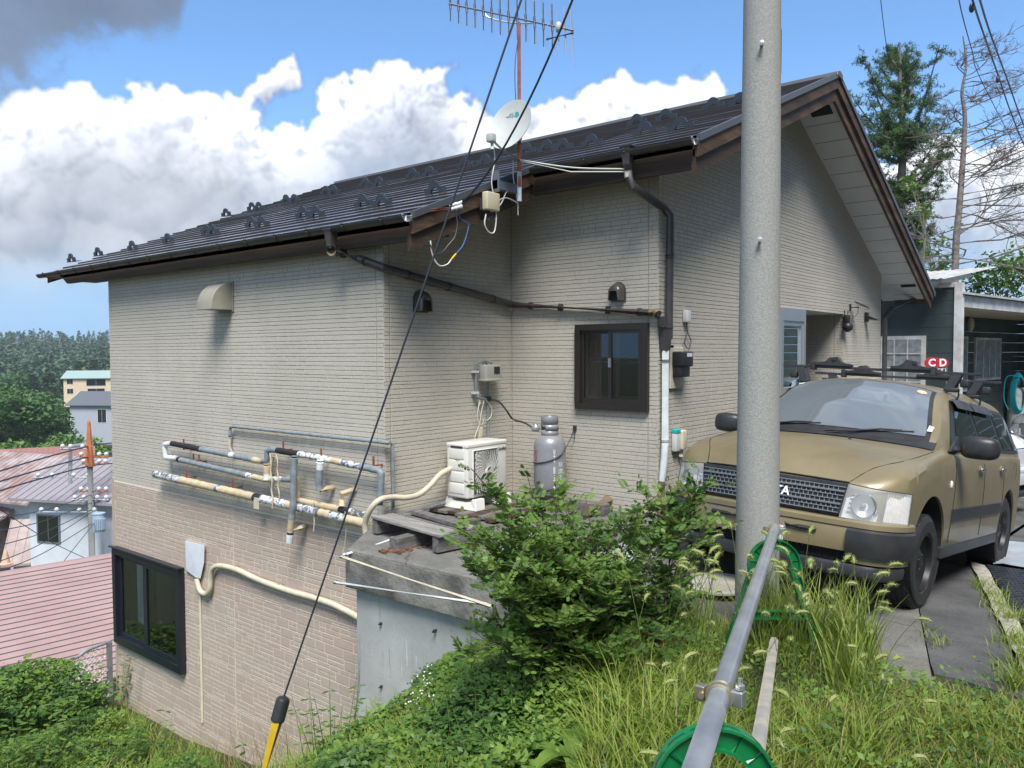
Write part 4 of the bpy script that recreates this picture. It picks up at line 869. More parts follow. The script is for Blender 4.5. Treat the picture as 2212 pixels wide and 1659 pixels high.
# chain
mb=MB(); hk=at(1242,925,1,Y3-.01); hk=Vector((hk.x,Y3-.012,hk.z)); 
cp=[]
for k in range(15):
    a=va-1.35+ (k/14)*2.2; z=GB+Hc*.55+ .0*k+ (.10*(k/14)**2.2); cp.append(Vector((GX_+math.sin(a)*(gr+.008),GY_-math.cos(a)*(gr+.008),z-.012)))
cp+= [cp[-1].lerp(hk,.5)+P3(0,0,-.015),hk]
pp=smooth_path(cp,3); tot=0; last=pp[0]; acc=0; k=0
for i in range(1,len(pp)):
    seg=(pp[i]-pp[i-1]).length; n_=max(1,int(seg/.016))
    for j in range(n_):
        q=pp[i-1].lerp(pp[i],(j+.5)/n_); d=(pp[i]-pp[i-1]).normalized(); u=d.cross(P3(0,0,1)).normalized(); w_=u if k%2 else u.cross(d); k+=1
        mb.tube([q+d*.011*math.cos(a)+w_*.006*math.sin(a) for a in np.linspace(0,2*math.pi,7)],.0022,4,caps=False)
mb.rbox(hk.x-.018,hk.x+.018,hk.y-.012,hk.y+.012,hk.z-.03,hk.z+.03,.004)
for q in range(5): mb.tube([hk+P3(.005,-.012,-.03-.016*q),hk+P3(.006,-.012,-.044-.016*q)],.0035,5)
tag(mb.build('safety_chain',M['cable']),'dark chain looped round the grey gas cylinder and hooked to the wall','chain')
# gas hose
w2=at(1060,862,0,X1+.07); hs=[Vector((X1+.07,w2.y,w2.z)),at(1078,868,0,X1+.16),at(1093,885,0,X1+.30),at(1108,905,1,GY_-.10),at(1135,914,1,GY_-.08),RGc+P3(-.02,0,-.01)]
mb=MB(); mb.tube(smooth_path(hs),.0095,8); tag(mb.build('gas_hose',M['blk'],smooth=True),'black rubber gas hose drooping from the wall valve to the gas cylinder','hose')
# ---------------------------------------------------------------- gas meter on the W2 wall
XW=X1+.008
def w2p(x,y,d=.05): q=at(x,y,0,X1+d); return Vector((X1+d,q.y,q.z))
gm_=empty('gas_meter',tuple(w2p(1052,805)),'beige gas meter on grey pipes fixed to the wall above the air conditioner','gas meter')
a=w2p(1036,786,.06); b_=w2p(1070,821,.06)
mb=MB(); mb.rbox(X1+.05,X1+.15,a.y,b_.y,b_.z,a.z-.01,.012); mb.rbox(X1+.045,X1+.165,a.y-.005,b_.y-.02,b_.z-.004,b_.z+.02,.005); mb.build('casing',M['hoodb'] if 0 else M['cream2'] if 'cream2' in M else mat('greige plastic',(.40,.39,.33),.5,0,(.36,.35,.30),4),gm_,smooth=True)
mb=MB(); mb.box(X1+.15,X1+.154,a.y+(b_.y-a.y)*.5,a.y+(b_.y-a.y)*.85,b_.z+.07,a.z-.03); mb.build('display',M['blk'],gm_)
M['pgrey']=mat('grey wrapped pipe',(.20,.215,.225),.5,.2,(.28,.295,.30),8,.4,30)
t1=w2p(1028,786,.05); t2=w2p(1028,857,.05); mt=w2p(1045,784,.09)
mb=MB(); mb.tube([mt+P3(0,0,-.03),mt,mt+P3(0,-.02,.018),t1+P3(0,.03,.014),t1,t2,t2+P3(0,.02,-.015),w2p(1057,863,.05)],.0135,8); mb.build('feed_pipe',M['pgrey'],gm_,smooth=True)
mt2=w2p(1062,784,.09); mb=MB(); mb.tube([mt2+P3(0,0,-.03),mt2,mt2+P3(-.05,0,.018),mt2+P3(-.085,0,.018)],.0135,8); mb.build('outlet_pipe',M['pgrey'],gm_,smooth=True)
dn=w2p(1054,822,.05); mb=MB(); mb.tube([dn,Vector((dn.x,dn.y,-1.0))],.012,8); mb.build('riser_pipe',M['pgrey'],gm_,smooth=True)
for q in(t1+P3(0,0,-.08),t2+P3(0,0,.04)): mb=MB(); mb.box(X1+.01,X1+.067,q.y-.03,q.y+.03,q.z-.012,q.z+.012); mb.build('pipe_clip',M['white'],gm_)
mb=MB(); q=w2p(1054,860,.05); mb.rbox(q.x-.02,q.x+.03,q.y-.025,q.y+.025,q.z-.03,q.z+.02,.006); mb.build('valve',M['navy'],gm_)
# white cords and socket strip
q=w2p(1039,935,.04); mb=MB(); mb.rbox(X1+.012,X1+.045,q.y-.028,q.y+.028,q.z-.10,q.z+.06,.006)
ss=mb.build('socket_strip',M['cream'],smooth=True); tag(ss,'cream socket strip hanging on white cords behind the air conditioner','socket strip')
mb=MB()
for k,(pts) in enumerate((((1040,862),(1034,885),(1044,905),(1041,918)),((1046,862),(1040,890),(1036,915),(1027,940),(1025,960)),((1050,864),(1062,882),(1060,900),(1050,908),(1043,905)),((1036,864),(1031,900),(1038,918)))):
    mb.tube(smooth_path([w2p(x,y,.045+.01*k) for x,y in pts]),.0042,5)
tag(mb.build('cable_tangle',M['wcable']),'tangle of white cords hung from the grey gas pipe','cord')
# ---------------------------------------------------------------- meters on the gable wall
def w4p(x,y,d=.0): q=at(x,y,0,X4+d); return Vector((X4+d,q.y,q.z))
a=w4p(1459,750,.015); b_=w4p(1470,838,.015); em=empty('electricity_meter',tuple(w4p(1462,795)),'black electricity meter on a beige board beside the white downpipe','electricity meter')
yA,yB=a.y-.12,w4p(1471,800).y; mb=MB(); mb.rbox(X4+.008,X4+.03,yA,yB,b_.z+.00,a.z,.006); mb.build('back_board',M['cream'],em)
c_=w4p(1468,760,.03); zt,zm,zb=w4p(1468,758,.1).z,w4p(1468,790,.1).z,w4p(1468,815,.1).z
mb=MB(); mb.rbox(X4+.03,X4+.15,yA+.02,yB-.03,zm-.01,zt-.005,.015); mb.rbox(X4+.03,X4+.125,yA+.03,yB-.05,zb,zm,.012); mb.build('casing',M['blk'],em,smooth=True)
mb=MB(); mb.box(X4+.15,X4+.152,yA+.10,yB-.06,zt-.055,zt-.02); mb.build('display',M['white'],em)
q=w4p(1477,683); mb=MB(); mb.rbox(X4+.008,X4+.06,q.y-.04,q.y+.04,q.z-.06,q.z+.055,.008); jb=mb.build('junction_box',M['white'],smooth=True); tag(jb,'small white junction box on the gable wall above the electricity meter','junction box')
mb=MB(); mb.tube(smooth_path([q+P3(.03,0,-.06),q+P3(.03,.03,-.16),q+P3(.03,.10,-.25),q+P3(.03,.04,-.32),q+P3(.03,-.04,-.26),q+P3(.03,.02,-.17)]),.005,5); tag(mb.build('cable_loop',M['hoodc']),'grey cable coil hanging below the white junction box','cable')
q=w4p(1453,950); mb=MB(); mb.rbox(X4+.008,X4+.06,q.y-.04,q.y+.05,q.z-.11,q.z+.10,.01); o=mb.build('outdoor_controller',M['white'],smooth=True); o['world_parent']=1; tag(o,'white controller with a teal top beside the downpipe foot','controller')
q=w4p(1463,948); mb=MB(); mb.rbox(X4+.008,X4+.085,q.y-.045,q.y+.05,q.z-.10,q.z+.09,.014); mb.tube([q+P3(.04,0,-.10),q+P3(.04,0,-.17)],.02,8); o=mb.build('outdoor_socket',M['cream'],smooth=True); tag(o,'cream outdoor socket beside the teal-topped controller','socket')
q=w4p(1453,935); M['teal']=mat('teal',(.02,.42,.42),.4); mb=MB(); mb.rbox(X4+.007,X4+.064,q.y-.042,q.y+.052,q.z-.005,q.z+.04,.01); mb.build('teal_cap',M['teal'],bpy.data.objects['outdoor_controller']) if 0 else tag(mb.build('controller_cover',M['teal'],smooth=True),'teal cover on the white controller by the downpipe','cover')
# camera + solar panel + lamp near the porch
q=w4p(1812,697,.0); cm_=empty('security_camera',(X4+.0,12.1,q.z),'black round security camera at the porch corner','camera'); y_=12.16
zc=q.z; mb=MB(); mb.sphere((X4+.07,y_,zc-.06),.075,0,14,8); mb.rbox(X4+.02,X4+.10,y_-.045,y_+.045,zc-.03,zc+.12,.02); mb.build('body',M['blk'],cm_,smooth=True)
mb=MB(); mb.box(X4-.0,X4+.05,y_-.02,y_+.03,zc+.05,zc+.10); mb.tube([(X4+.04,y_-.04,zc+.10),(X4+.04,y_-.05,zc+.18)],.008,6); mb.tube([(X4+.06,y_+.03,zc+.10),(X4+.06,y_+.04,zc+.18)],.008,6); mb.build('bracket',M['blk'],cm_)
q=w4p(1835,664,.0); sp=empty('solar_panel',tuple(q),'small tilted solar panel on a black arm above the porch corner','solar panel')
mb=MB(); mb.rbox(X4+.008,X4+.02,q.y-.03,q.y+.03,q.z-.05,q.z+.05,.004); mb.tube([q+P3(.015,0,0),q+P3(.13,.02,0)],.012,8); mb.build('arm',M['blk'],sp)
mb=MB(); Mx=Matrix.Translation(q+P3(.17,.03,.03))@Matrix.Rotation(rad(25),4,'Y')@Matrix.Rotation(rad(-12),4,'X'); mb.rbox(-.10,.10,-.07,.07,-.006,.006,.004,M=Mx); mb.build('panel',M['navy'],sp)
mb=MB(); mb.tube(smooth_path([q+P3(.12,.02,0),q+P3(.11,0,-.10),q+P3(.05,-.06,-.18),q+P3(.04,-.05,-.28)]),.004,5); mb.build('lead',M['blk'],sp)
q=w4p(1868,686,.0); mb=MB(); mb.rbox(X4+.008,X4+.05,q.y-.05,q.y+.05,q.z-.07,q.z+.08,.006); mb.prism([(X4+.05,q.y-.06,q.z+.03),(X4+.19,q.y-.06,q.z-.035),(X4+.19,q.y-.06,q.z-.05),(X4+.05,q.y-.06,q.z-.03)],(0,.12,0)); tag(mb.build('wall_lamp',M['blk']),'small black wedge shaped wall lamp right of the solar panel','wall lamp')
# ---------------------------------------------------------------- the tan estate car
def carpaint(name,c1,c2,rough=.42,metal=.15,coat=.25):
    return mat(name,c1,rough,metal,c2,3,.05,60,.5,coat,bdist=.001)
M['tan']=carpaint('matte khaki paint',(.205,.168,.092),(.242,.20,.114)); M['cblk']=mat('car black plastic',(.022,.023,.025),.42,0,(.035,.036,.038),6)
M['cglass']=mat('dark car glass',(.008,.012,.012),.02,0,spec=.9,coat=1.0); M['wsg']=mat('reflective windscreen',(.26,.30,.33),.02,.55,coat=.7); M['tyre']=mat('tyre rubber',(.016,.016,.017),.72,0,(.028,.028,.028),15); M['rimb']=mat('black steel rim',(.02,.02,.022),.4,.3)
M['chrome']=mat('chrome',(.65,.66,.68),.12,1); M['lens']=bpy.data.materials.new('hazed clear lens')
M['lens'].use_nodes=True; t=NT(M['lens'].node_tree); b=t.n['Principled BSDF']; b.inputs['Base Color'].default_value=(.78,.82,.83,1); b.inputs['Roughness'].default_value=.08; b.inputs['Coat Weight'].default_value=1
tr=t.node('ShaderNodeBsdfTransparent'); mx=t.node('ShaderNodeMixShader'); mx.inputs[0].default_value=.28; t.l.new(tr.outputs[0],mx.inputs[1]); t.l.new(b.outputs[0],mx.inputs[2]); t.l.new(mx.outputs[0],t.n['Material Output'].inputs[0]); M['refl']=mat('lamp reflector',(.78,.80,.80),.35,.0,(.66,.69,.70),30); M['amber']=mat('clear amber lens',(.66,.58,.54),.25,.0,(.74,.70,.68),40)
M['line']=mat('panel gap',(.01,.01,.01),.9); M['hazyl']=mat('hazed headlamp plastic',(.62,.64,.62),.25,0,(.70,.72,.71),8,coat=.6)
def loft(secs,mirror=True,m=0,mb=None,close=True):
    mb=mb or MB(); n=len(secs[0][1]); vs=[]
    for x,ps in secs:
        for y,z in ps: vs.append((x,y,z))
    fs=[(i*n+k,i*n+k+1,(i+1)*n+k+1,(i+1)*n+k) for i in range(len(secs)-1) for k in range(n-1)]
    if close:
        b=len(vs)
        for (si) in(0,len(secs)-1):
            fs.append(tuple(si*n+k for k in range(n)) if 1 else None)
    mb.add(vs,fs,m)
    if mirror: mb.add([(x,-y,z) for x,y,z in vs],[tuple(reversed(f)) for f in fs],m)
    return mb
def lerp_table(tab,x):
    tab=sorted(tab); xs=[t[0] for t in tab]; return [float(np.interp(x,xs,[t[k] for t in tab])) for k in range(1,len(tab[0]))]
CAR=dict(loc=(-2.04942468,5.868138,-1.60578526),th=-0.04378746,pi=0.1134158,ro=-0.03960382)
def car_matrix(loc,th,pi,ro):
    Rp=Matrix(((math.cos(pi),0,-math.sin(pi)),(0,1,0),(math.sin(pi),0,math.cos(pi)))); Rr=Matrix(((1,0,0),(0,math.cos(ro),-math.sin(ro)),(0,math.sin(ro),math.cos(ro))))
    Bm=Matrix(((math.sin(th),math.cos(th),0),(-math.cos(th),math.sin(th),0),(0,0,1)))
    return (Bm@Rr@Rp), Vector(loc)
Rm,Lc=car_matrix(CAR['loc'],CAR['th'],CAR['pi'],CAR['ro'])
car=empty('parked_car',Lc,'tan khaki station wagon with black bumper corners and roof bars, parked beside the house','car',world=False); car.rotation_euler=Rm.to_euler()
def cpix(x,y,ax,val):      # point of the car's own frame seen at a picture point, on the plane axis=val
    r=Rm.inverted()@pix(x,y); o=Rm.inverted()@(-Lc); t_=(val-o[ax])/r[ax]; return o+r*t_
# body tub: x, half width, bottom, top, crown
TUB=[(.695,.50,.30,.705,.006),(.685,.60,.26,.715,.010),(.66,.665,.235,.73,.014),(.62,.715,.23,.752,.018),(.56,.765,.23,.785,.025),(.50,.795,.23,.812,.03),(.42,.812,.23,.842,.035),(.25,.822,.23,.885,.045),(0,.826,.23,.925,.05),(-.20,.828,.23,.955,.045),(-.32,.83,.23,.97,.03),(-.6,.832,.23,.975,.0),(-1.3,.836,.23,.98,.0),(-2.0,.836,.23,.985,.0),(-2.7,.832,.23,.99,.0),(-3.1,.82,.25,.99,.0),(-3.28,.79,.28,.99,0),(-3.37,.72,.32,.97,0)]
ARCH=[(0,.30,.37),(-2.55,.31,.36)]
def arch_z(x):
    z=0
    for xc,zc,r_ in ARCH:
        d=abs(x-xc)
        if d<r_: z=max(z,zc+math.sqrt(r_*r_-d*d))
        elif d<r_+.001: z=max(z,zc)
    return z
def tubsec(x,arch=False):
    w,zb,zt,cr=lerp_table(TUB,x)
    if arch: zb=max(zb,arch_z(x))
    ztop=zt-.05
    pts=[(0,zb),(w-.10,zb)]
    for k in(0,.12,.3,.5,.7,.87,1):
        z=zb+(ztop-zb)*k; off=float(np.interp(z,[.22,.25,.32,.5,.68,.82,.95],[-.05,-.028,-.012,-.004,0,-.004,-.012]))
        if ztop-z<.05: off-=.006
        pts.append((w+off,z))
    pts+=[(w-.032,zt-.022),(w-.055,zt-.006),(w-.10,zt+.004),(w*.75,zt+cr*.45),(w*.5,zt+cr*.75),(w*.25,zt+cr*.94),(0,zt+cr)]
    return pts
xs=[.695,.685,.66,.64,.62,.59,.56,.53,.50,.46,.42]
for xc,zc,r_ in ARCH: xs+= [xc+r_*c for c in(1.03,1.0,.99,.96,.9,.82,.7,.55,.38,.2,0,-.2,-.38,-.55,-.7,-.82,-.9,-.96,-.99,-1.0,-1.03)]
xs+=[-.5,-.65,-.8,-1.1,-1.4,-1.8,-2.1,-3.0,-3.1,-3.2,-3.28,-3.33,-3.37]; xs=sorted(set(xs),reverse=True)
tb=loft([(x,tubsec(x,True)) for x in xs])
npp=len(tubsec(0)); 
for i,f in enumerate(tb.f):
    if len(f)==4 and (min(v%npp for v in f)==0) and max(v%npp for v in f)==1: tb.mi[i]=1
bo=tb.build('body',[M['tan'],M['cblk']],car,smooth=32)
for s in(1,-1):
    for xc,zc,r_ in ARCH:
        mb=MB(); mb.lathe([(r_-.004,-.24),(r_-.004,-.004)],(xc,s*.815,zc),(0,s,0),n=40); mb.lathe([(r_-.004,-.24),(0,-.24)],(xc,s*.815,zc),(0,s,0),n=40); mb.build('arch_liner',M['dark'],car)
# cabin
def cabsec(x):
    #        x, base half w, roof half w, roof z, crown
    wb,wr,zr,cr=lerp_table([(-.30,.74,.73,.985,.0),(-.42,.765,.72,1.08,.02),(-.62,.78,.665,1.23,.05),(-.80,.785,.62,1.345,.06),(-.93,.787,.60,1.405,.07),(-1.05,.788,.60,1.432,.075),(-1.5,.79,.605,1.455,.075),(-2.3,.79,.60,1.46,.075),(-2.9,.785,.585,1.445,.07),(-3.12,.775,.57,1.42,.06),(-3.22,.76,.56,1.40,.03),(-3.30,.745,.60,1.25,.02),(-3.345,.73,.68,1.03,.0)],x)
    zb=.965
    h=zr-zb
    return [(wb+.012,zb),(wb,zb+h*.10),(wb+(wr-wb)*.30,zb+h*.40),(wb+(wr-wb)*.62,zb+h*.72),(wb+(wr-wb)*.86,zb+h*.90),(wr-.01,zr-.018),(wr-.045,zr+.002),(wr*.72,zr+cr*.5),(wr*.4,zr+cr*.85),(0,zr+cr)]
cx_=[-.30,-.36,-.42,-.52,-.62,-.71,-.80,-.87,-.93,-.98,-1.05,-1.2,-1.5,-1.9,-2.3,-2.6,-2.9,-3.02,-3.12,-3.18,-3.22,-3.27,-3.30,-3.345]
cb_=loft([(x,cabsec(x)) for x in cx_]); cb_.build('cabin',M['tan'],car,smooth=True)
def csurf_y(x,z):   # side surface of the cabin
    s=cabsec(x); 
    for a,b_ in zip(s[:-1],s[1:]):
        if a[1]<=z<=b_[1]: k=(z-a[1])/(b_[1]-a[1]+1e-9); return a[0]+(b_[0]-a[0])*k
    return s[5][0]
def csurf_z(x,y):
    s=cabsec(x)[5:]
    for a,b_ in zip(s[:-1],s[1:]):
        if b_[0]<=y<=a[0]: k=(a[0]-y)/(a[0]-b_[0]+1e-9); return a[1]+(b_[1]-a[1])*k
    return s[-1][1]
# windscreen: follows the slope a few mm proud
def screen(off,y0f,x0,x1,m,name,nx=14,ny=18,par=car):
    mb=MB(); vs=[]
    for i in range(nx+1):
        x=x0+(x1-x0)*i/nx; wy=cabsec(x)[6][0]*y0f
        for j in range(-ny,ny+1):
            y=wy*j/ny; vs.append((x+off*.75,y,csurf_z(x,abs(y))+off))
    n=2*ny+1; mb.add(vs,[(i*n+k,i*n+k+1,(i+1)*n+k+1,(i+1)*n+k) for i in range(nx) for k in range(n-1)]); return mb.build(name,m,par,smooth=True)
ws=screen(.006,.995,-.335,-.955,M['cblk'],'windscreen_surround'); screen(.010,.945,-.385,-.925,M['wsg'],'windscreen')
# side windows
def side_pane(pts,off,m,name,s=1,par=car):
    mb=MB(); N=8; # pts: quad in (x,z): front-bottom, rear-bottom, rear-top, front-top
    a,b_,c,d=[Vector(p) for p in pts]; vs=[]
    for i in range(N+1):
        for j in range(N+1):
            u,v=i/N,j/N; q=(a*(1-u)+b_*u)*(1-v)+(d*(1-u)+c*u)*v; vs.append((q.x,s*(csurf_y(q.x,q.y)+off),q.y))
    mb.add(vs,[(i*(N+1)+j,(i+1)*(N+1)+j,(i+1)*(N+1)+j+1,i*(N+1)+j+1) for i in range(N) for j in range(N)]); return mb.build(name,m,par,smooth=True)
for s in(1,-1):
    side_pane(((-.52,.99),(-3.18,1.0),(-3.04,1.375),(-.98,1.37)),.006,M['cblk'],'window_surround',s)
    side_pane(((-.70,1.015),(-1.42,1.015),(-1.40,1.345),(-1.02,1.345)),.010,M['cglass'],'side_window',s)
    side_pane(((-1.50,1.015),(-2.22,1.015),(-2.16,1.345),(-1.48,1.345)),.010,M['cglass'],'side_window',s)
    side_pane(((-2.32,1.02),(-3.10,1.03),(-2.99,1.34),(-2.27,1.345)),.010,M['cglass'],'side_window',s)
    mb=MB(); 
    for x0_,x1_,z_ in((-.98,-1.44,1.37),(-1.47,-2.2,1.37)):
        vs=[]
        for i in range(9):
            x=x0_+(x1_-x0_)*i/8
            for zz,o_ in((z_+.012,.014),(z_-.02,.035),(z_-.06,.042)): vs.append((x,s*(csurf_y(x,min(zz,1.37))+o_),zz-.0))
        mb.add(vs,[(i*3+k,i*3+k+1,(i+1)*3+k+1,(i+1)*3+k) for i in range(8) for k in range(2)])
    mb.build('door_visor',M['cblk'],car,smooth=True)
# panel gaps
def gap(pts,r=.003,par=car,name='panel_gap'):
    mb=MB(); mb.tube(pts,r,5); return mb.build(name,M['line'],par)
def tsy(x,z):
    s=tubsec(x)
    for a,b_ in zip(s[1:11],s[2:12]):
        if a[1]<=z<=b_[1]+1e-9: k=(z-a[1])/(b_[1]-a[1]+1e-9); return a[0]+(b_[0]-a[0])*k
    return s[9][0]
def tsz(x,y):
    s=tubsec(x)[9:]
    for a,b_ in zip(s[:-1],s[1:]):
        if b_[0]<=y<=a[0]: k=(a[0]-y)/(a[0]-b_[0]+1e-9); return a[1]+(b_[1]-a[1])*k
    return s[-1][1]
for s in(1,-1):
    gap([(x,s*y,tsz(x,y)+.001) for x,y in [(.675,.50),(.60,.535),(.5,.585),(.4,.645),(.3,.69),(.1,.722),(-.1,.735),(-.24,.742)]])
    for x in(-.56,-1.46,-2.24): gap([(x+(.10*(.98-z) if x>-1 else 0),s*(tsy(x,z)+.001),z) for z in np.linspace(.32,.97,9)],.0028)
gap([(.690,y,tsz(.68,abs(y))-.002) for y in np.linspace(-.50,.50,15)],.006)
for s in(1,-1):   # side moulding, sill, handles, marker
    mb=MB(); mb.prism([(-.50,s*(tsy(-.5,.52)+.012),.475),(-.50,s*(tsy(-.5,.52)+.012),.565),(-2.15,s*(tsy(-2,.52)+.012),.565),(-2.15,s*(tsy(-2,.52)+.012),.475)],(0,-s*.02,0)); mb.build('side_moulding',M['cblk'],car,bevel=.004)
    mb=MB(); mb.rbox(-2.2,-.34,s*.80-.02,s*.80+.02,.215,.30,.008); mb.build('sill',M['cblk'],car)
    for x in(-1.30,-2.10):
        y=tsy(x,.85); mb=MB(); mb.rbox(x-.075,x+.075,s*(y+.022)-.008,s*(y+.022)+.008,.835,.862,.006); mb.sphere((x,s*y,.85),.055,1,12,6,(1,.25,.6)); mb.build('door_handle',[M['chrome'],M['tan']],car,smooth=True)
    mb=MB(); y=tsy(-.42,.72); mb.sphere((-.42,s*y,.74),.028,0,10,6,(.8,.45,1.1)); mb.build('side_marker',M['amber'],car,smooth=True)
    # mirrors
    mb=MB(); bm=bmesh.new(); bmesh.ops.create_uvsphere(bm,u_segments=20,v_segments=12,radius=1)
    for v in bm.verts:
        c=v.co; sg=lambda q,e:math.copysign(abs(q)**e,q); c.x,c.y,c.z=sg(c.x,.75)*.075,sg(c.y,.55)*.125,sg(c.z,.6)*.082; c.x-=.02*abs(c.y)/.12
        c+=Vector((-.52,s*.965,1.02))
    mb.add([v.co.copy() for v in bm.verts],[tuple(v.index for v in f.verts) for f in bm.faces]); bm.free()
    mb.tube([(-.54,s*.80,.985),(-.53,s*.87,.985)],[.035,.03],10); mb.prism([(-.44,s*.782,.975),(-.66,s*.790,.975),(-.66,s*.775,1.09)],(0,s*.02,0)); mb.build('wing_mirror',M['cblk'],car,smooth=True)
mb=MB(); y=tsy(-2.75,.83); mb.lathe([(.075,0),(.078,.001),(.080,0)],(-2.75,y+.001,.83),(0,1,0),n=28); mb.build('fuel_flap',M['line'],car)
# bumper: tan centre, black corner pads, black valance
def bump_path(z,off=0,y0=-1,y1=1,n=24):
    out=[]
    for i in range(n+1):
        t_=y0+(y1-y0)*i/n; a=abs(t_); s=math.copysign(1,t_)
        if a<.62: x=.815-.05*(a/.62)**2; y=a/.62*.60
        else: k=(a-.62)/.38; x=.765-.345*k**1.7; y=.60+.232*math.sin(k*math.pi/2)**.8
        nx,ny=(1,0) if a<.62 else (math.cos(k*1.45),math.sin(k*1.45)); out.append((x+nx*off,s*(y+ny*off),z))
    return out
def bump_band(prof,y0,y1,m,name,n=24):   # prof: list of (offset,z)
    rows=[bump_path(z,o_,y0,y1,n) for o_,z in prof]; mb=MB(); w_=n+1; vs=[v for r in rows for v in r]
    mb.add(vs,[(j*w_+i,j*w_+i+1,(j+1)*w_+i+1,(j+1)*w_+i) for j in range(len(rows)-1) for i in range(n)])
    for e in(0,n): mb.add([r[e] for r in rows],[tuple(range(len(rows)))])
    return mb.build(name,m,car,smooth=True)
bump_band([(-.10,.50),(-.01,.497),(.004,.485),(.006,.455),(-.004,.445),(-.10,.445)],-1,1,M['tan'],'bumper',40)
bump_band([(-.06,.45),(-.004,.447),(.002,.43),(.004,.34),(-.002,.30),(-.05,.295)],-.66,.66,M['tan'],'bumper',30)
for y0,y1 in((.56,.985),(-.985,-.56)): bump_band([(-.08,.452),(.008,.448),(.022,.435),(.030,.38),(.026,.31),(.012,.275),(-.05,.265)],y0,y1,M['cblk'],'bumper_pad',22)
bump_band([(-.08,.30),(-.012,.298),(-.006,.28),(-.012,.235),(-.08,.228)],-.98,-.60,M['tan'],'bumper'); bump_band([(-.08,.30),(-.012,.298),(-.006,.28),(-.012,.235),(-.08,.228)],.60,.98,M['tan'],'bumper')
bump_band([(-.07,.225),(-.022,.222),(-.014,.205),(-.022,.155),(-.05,.135),(-.12,.13)],-.95,.95,M['cblk'],'valance',40)
bump_band([(-.055,.30),(-.055,.23)],-.60,.60,M['dark'],'intake',20)
mb=MB(); 
for k in range(-14,15): 
    y=k*.036; x=.762-.05*(abs(y)/.6)**2; mb.tube([(x,y,.232),(x,y+.018,.298)],.0035,4); mb.tube([(x,y+.018,.232),(x,y,.298)],.0035,4)
mb.build('intake_mesh',M['cblk'],car)
for s in(1,-1): 
    mb=MB(); mb.tube([(.825-.05*(a/.6)**2+.002,s*a,.405) for a in(.16,.25,.36)],.014,8); mb.build('bumper_strip',M['cblk'],car,smooth=True)
mb=MB(); mb.rbox(.832,.842,-.165,.165,.30,.395,.004); mb.build('number_plate',M['white'],car)
# grille
mb=MB(); mb.prism([(.70,-.47,.515),(.69,.47,.515),(.66,.50,.71),(.66,-.50,.71)] if 0 else [(.752,-.47,.515),(.752,.47,.515),(.715,.505,.715),(.715,-.505,.715)],(-.06,0,0)); gr_=mb.build('grille',M['cblk'],car,bevel=.004)
mb=MB()
def gx(z): return .756-(z-.515)*.185
for r_ in range(7):
    z=.527+r_*.027; big=r_ in(2,5)
    mb.rbox(gx(z)-.004,gx(z)+.007+(.006 if big else 0),-.465-.005*r_,.465+.005*r_,z-(.006 if big else .003),z+(.006 if big else .003),.002,seg=1)
    for k in range(-15,16):
        y=k*.031+(.0155 if r_%2 else 0)
        if abs(y)<.46 and r_<6: mb.tube([(gx(z)+.004,y,z),(gx(z+.027)+.004,y,z+.027)],.0035,4)
mb.build('grille_mesh',M['steel'],gr_)
text('TOYOTA','grille_lettering',(gx(.615)+.022,-.02,.612),.082,axes((0,1,0),(-.18,0,.983)),M['wtext'],gr_,.003,bold=.002)
# headlamps
for s in(1,-1):
    def hp(u,v,o_=0):   # u 0 inner..1 outer, v 0..1 bottom..top
        y=.475+(.815-.475)*u+ (.03*v*(1-u)); x=.745-.035*u-.20*max(u-.35,0)**1.6/.5-.035*v; z=(.50-.008*u)+(.715-.50-.02*u)*v
        return Vector((x+o_,s*(y+o_*.4*u),z))
    def patch(u0,u1,v0,v1,o_,m,name,par,nu=12,nv=6):
        mb=MB(); vs=[hp(u0+(u1-u0)*i/nu,v0+(v1-v0)*j/nv,o_+.010*math.sin(math.pi*j/nv)*math.sin(math.pi*min(max((i/nu),0),1))) for i in range(nu+1) for j in range(nv+1)]
        mb.add(vs,[(i*(nv+1)+j,(i+1)*(nv+1)+j,(i+1)*(nv+1)+j+1,i*(nv+1)+j+1) for i in range(nu) for j in range(nv)]); return mb.build(name,m,par,smooth=True)
    hl=patch(0,1,0,1,-.03,M['refl'],'headlight',car)
    if 1:
        patch(0,1,0,1,.012,M['lens'],'lens',hl)
        mb=MB(); c=hp(.36,.45,-.026); mb.lathe([(.012,.0),(.05,.012),(.072,.03)],c,(1,.3,0),n=24); mb.sphere(c+Vector((.022,0,0)),.018,1,10,6); mb.build('bulb_bowl',[M['alu'],M['steel']],hl,smooth=True)
        mb=MB(); cc_=c+Vector((.012,0,0)); mb.tube([cc_+Vector((.006,math.cos(a)*.074,math.sin(a)*.074)) for a in np.linspace(0,6.283,26)],.0035,5,caps=False); mb.tube([hp(.66,.04,-.004),hp(.66,.96,-.004)],.004,5); mb.build('bezel',M['steel'],hl)
        mb=MB()
        for q in range(5): mb.tube([hp(.08,.2+q*.13,-.02),hp(.20,.2+q*.13,-.022)],.005,5)
        mb.sphere(hp(.56,.3,-.015),.014,0,8,6); mb.build('reflector_facets',M['chrome'],hl)
        patch(.68,.99,.04,.96,-.006,M['amber'],'turn_signal',hl,10,6)
        mb=MB()
        for k in range(9): mb.tube([hp(.69+k*.035,.06,.0),hp(.69+k*.035,.94,.0)],.003,4)
        mb.build('signal_ribs',M['lens'],hl)
    mb=MB(); edge=[hp(u,0,.008) for u in np.linspace(0,1,10)]+[hp(1,v,.008) for v in np.linspace(0,1,5)]+[hp(u,1,.008) for u in np.linspace(1,0,10)]+[hp(0,v,.008) for v in np.linspace(1,0,5)]
    mb.tube(edge,.004,5); mb.build('lamp_seal',M['line'],hl)
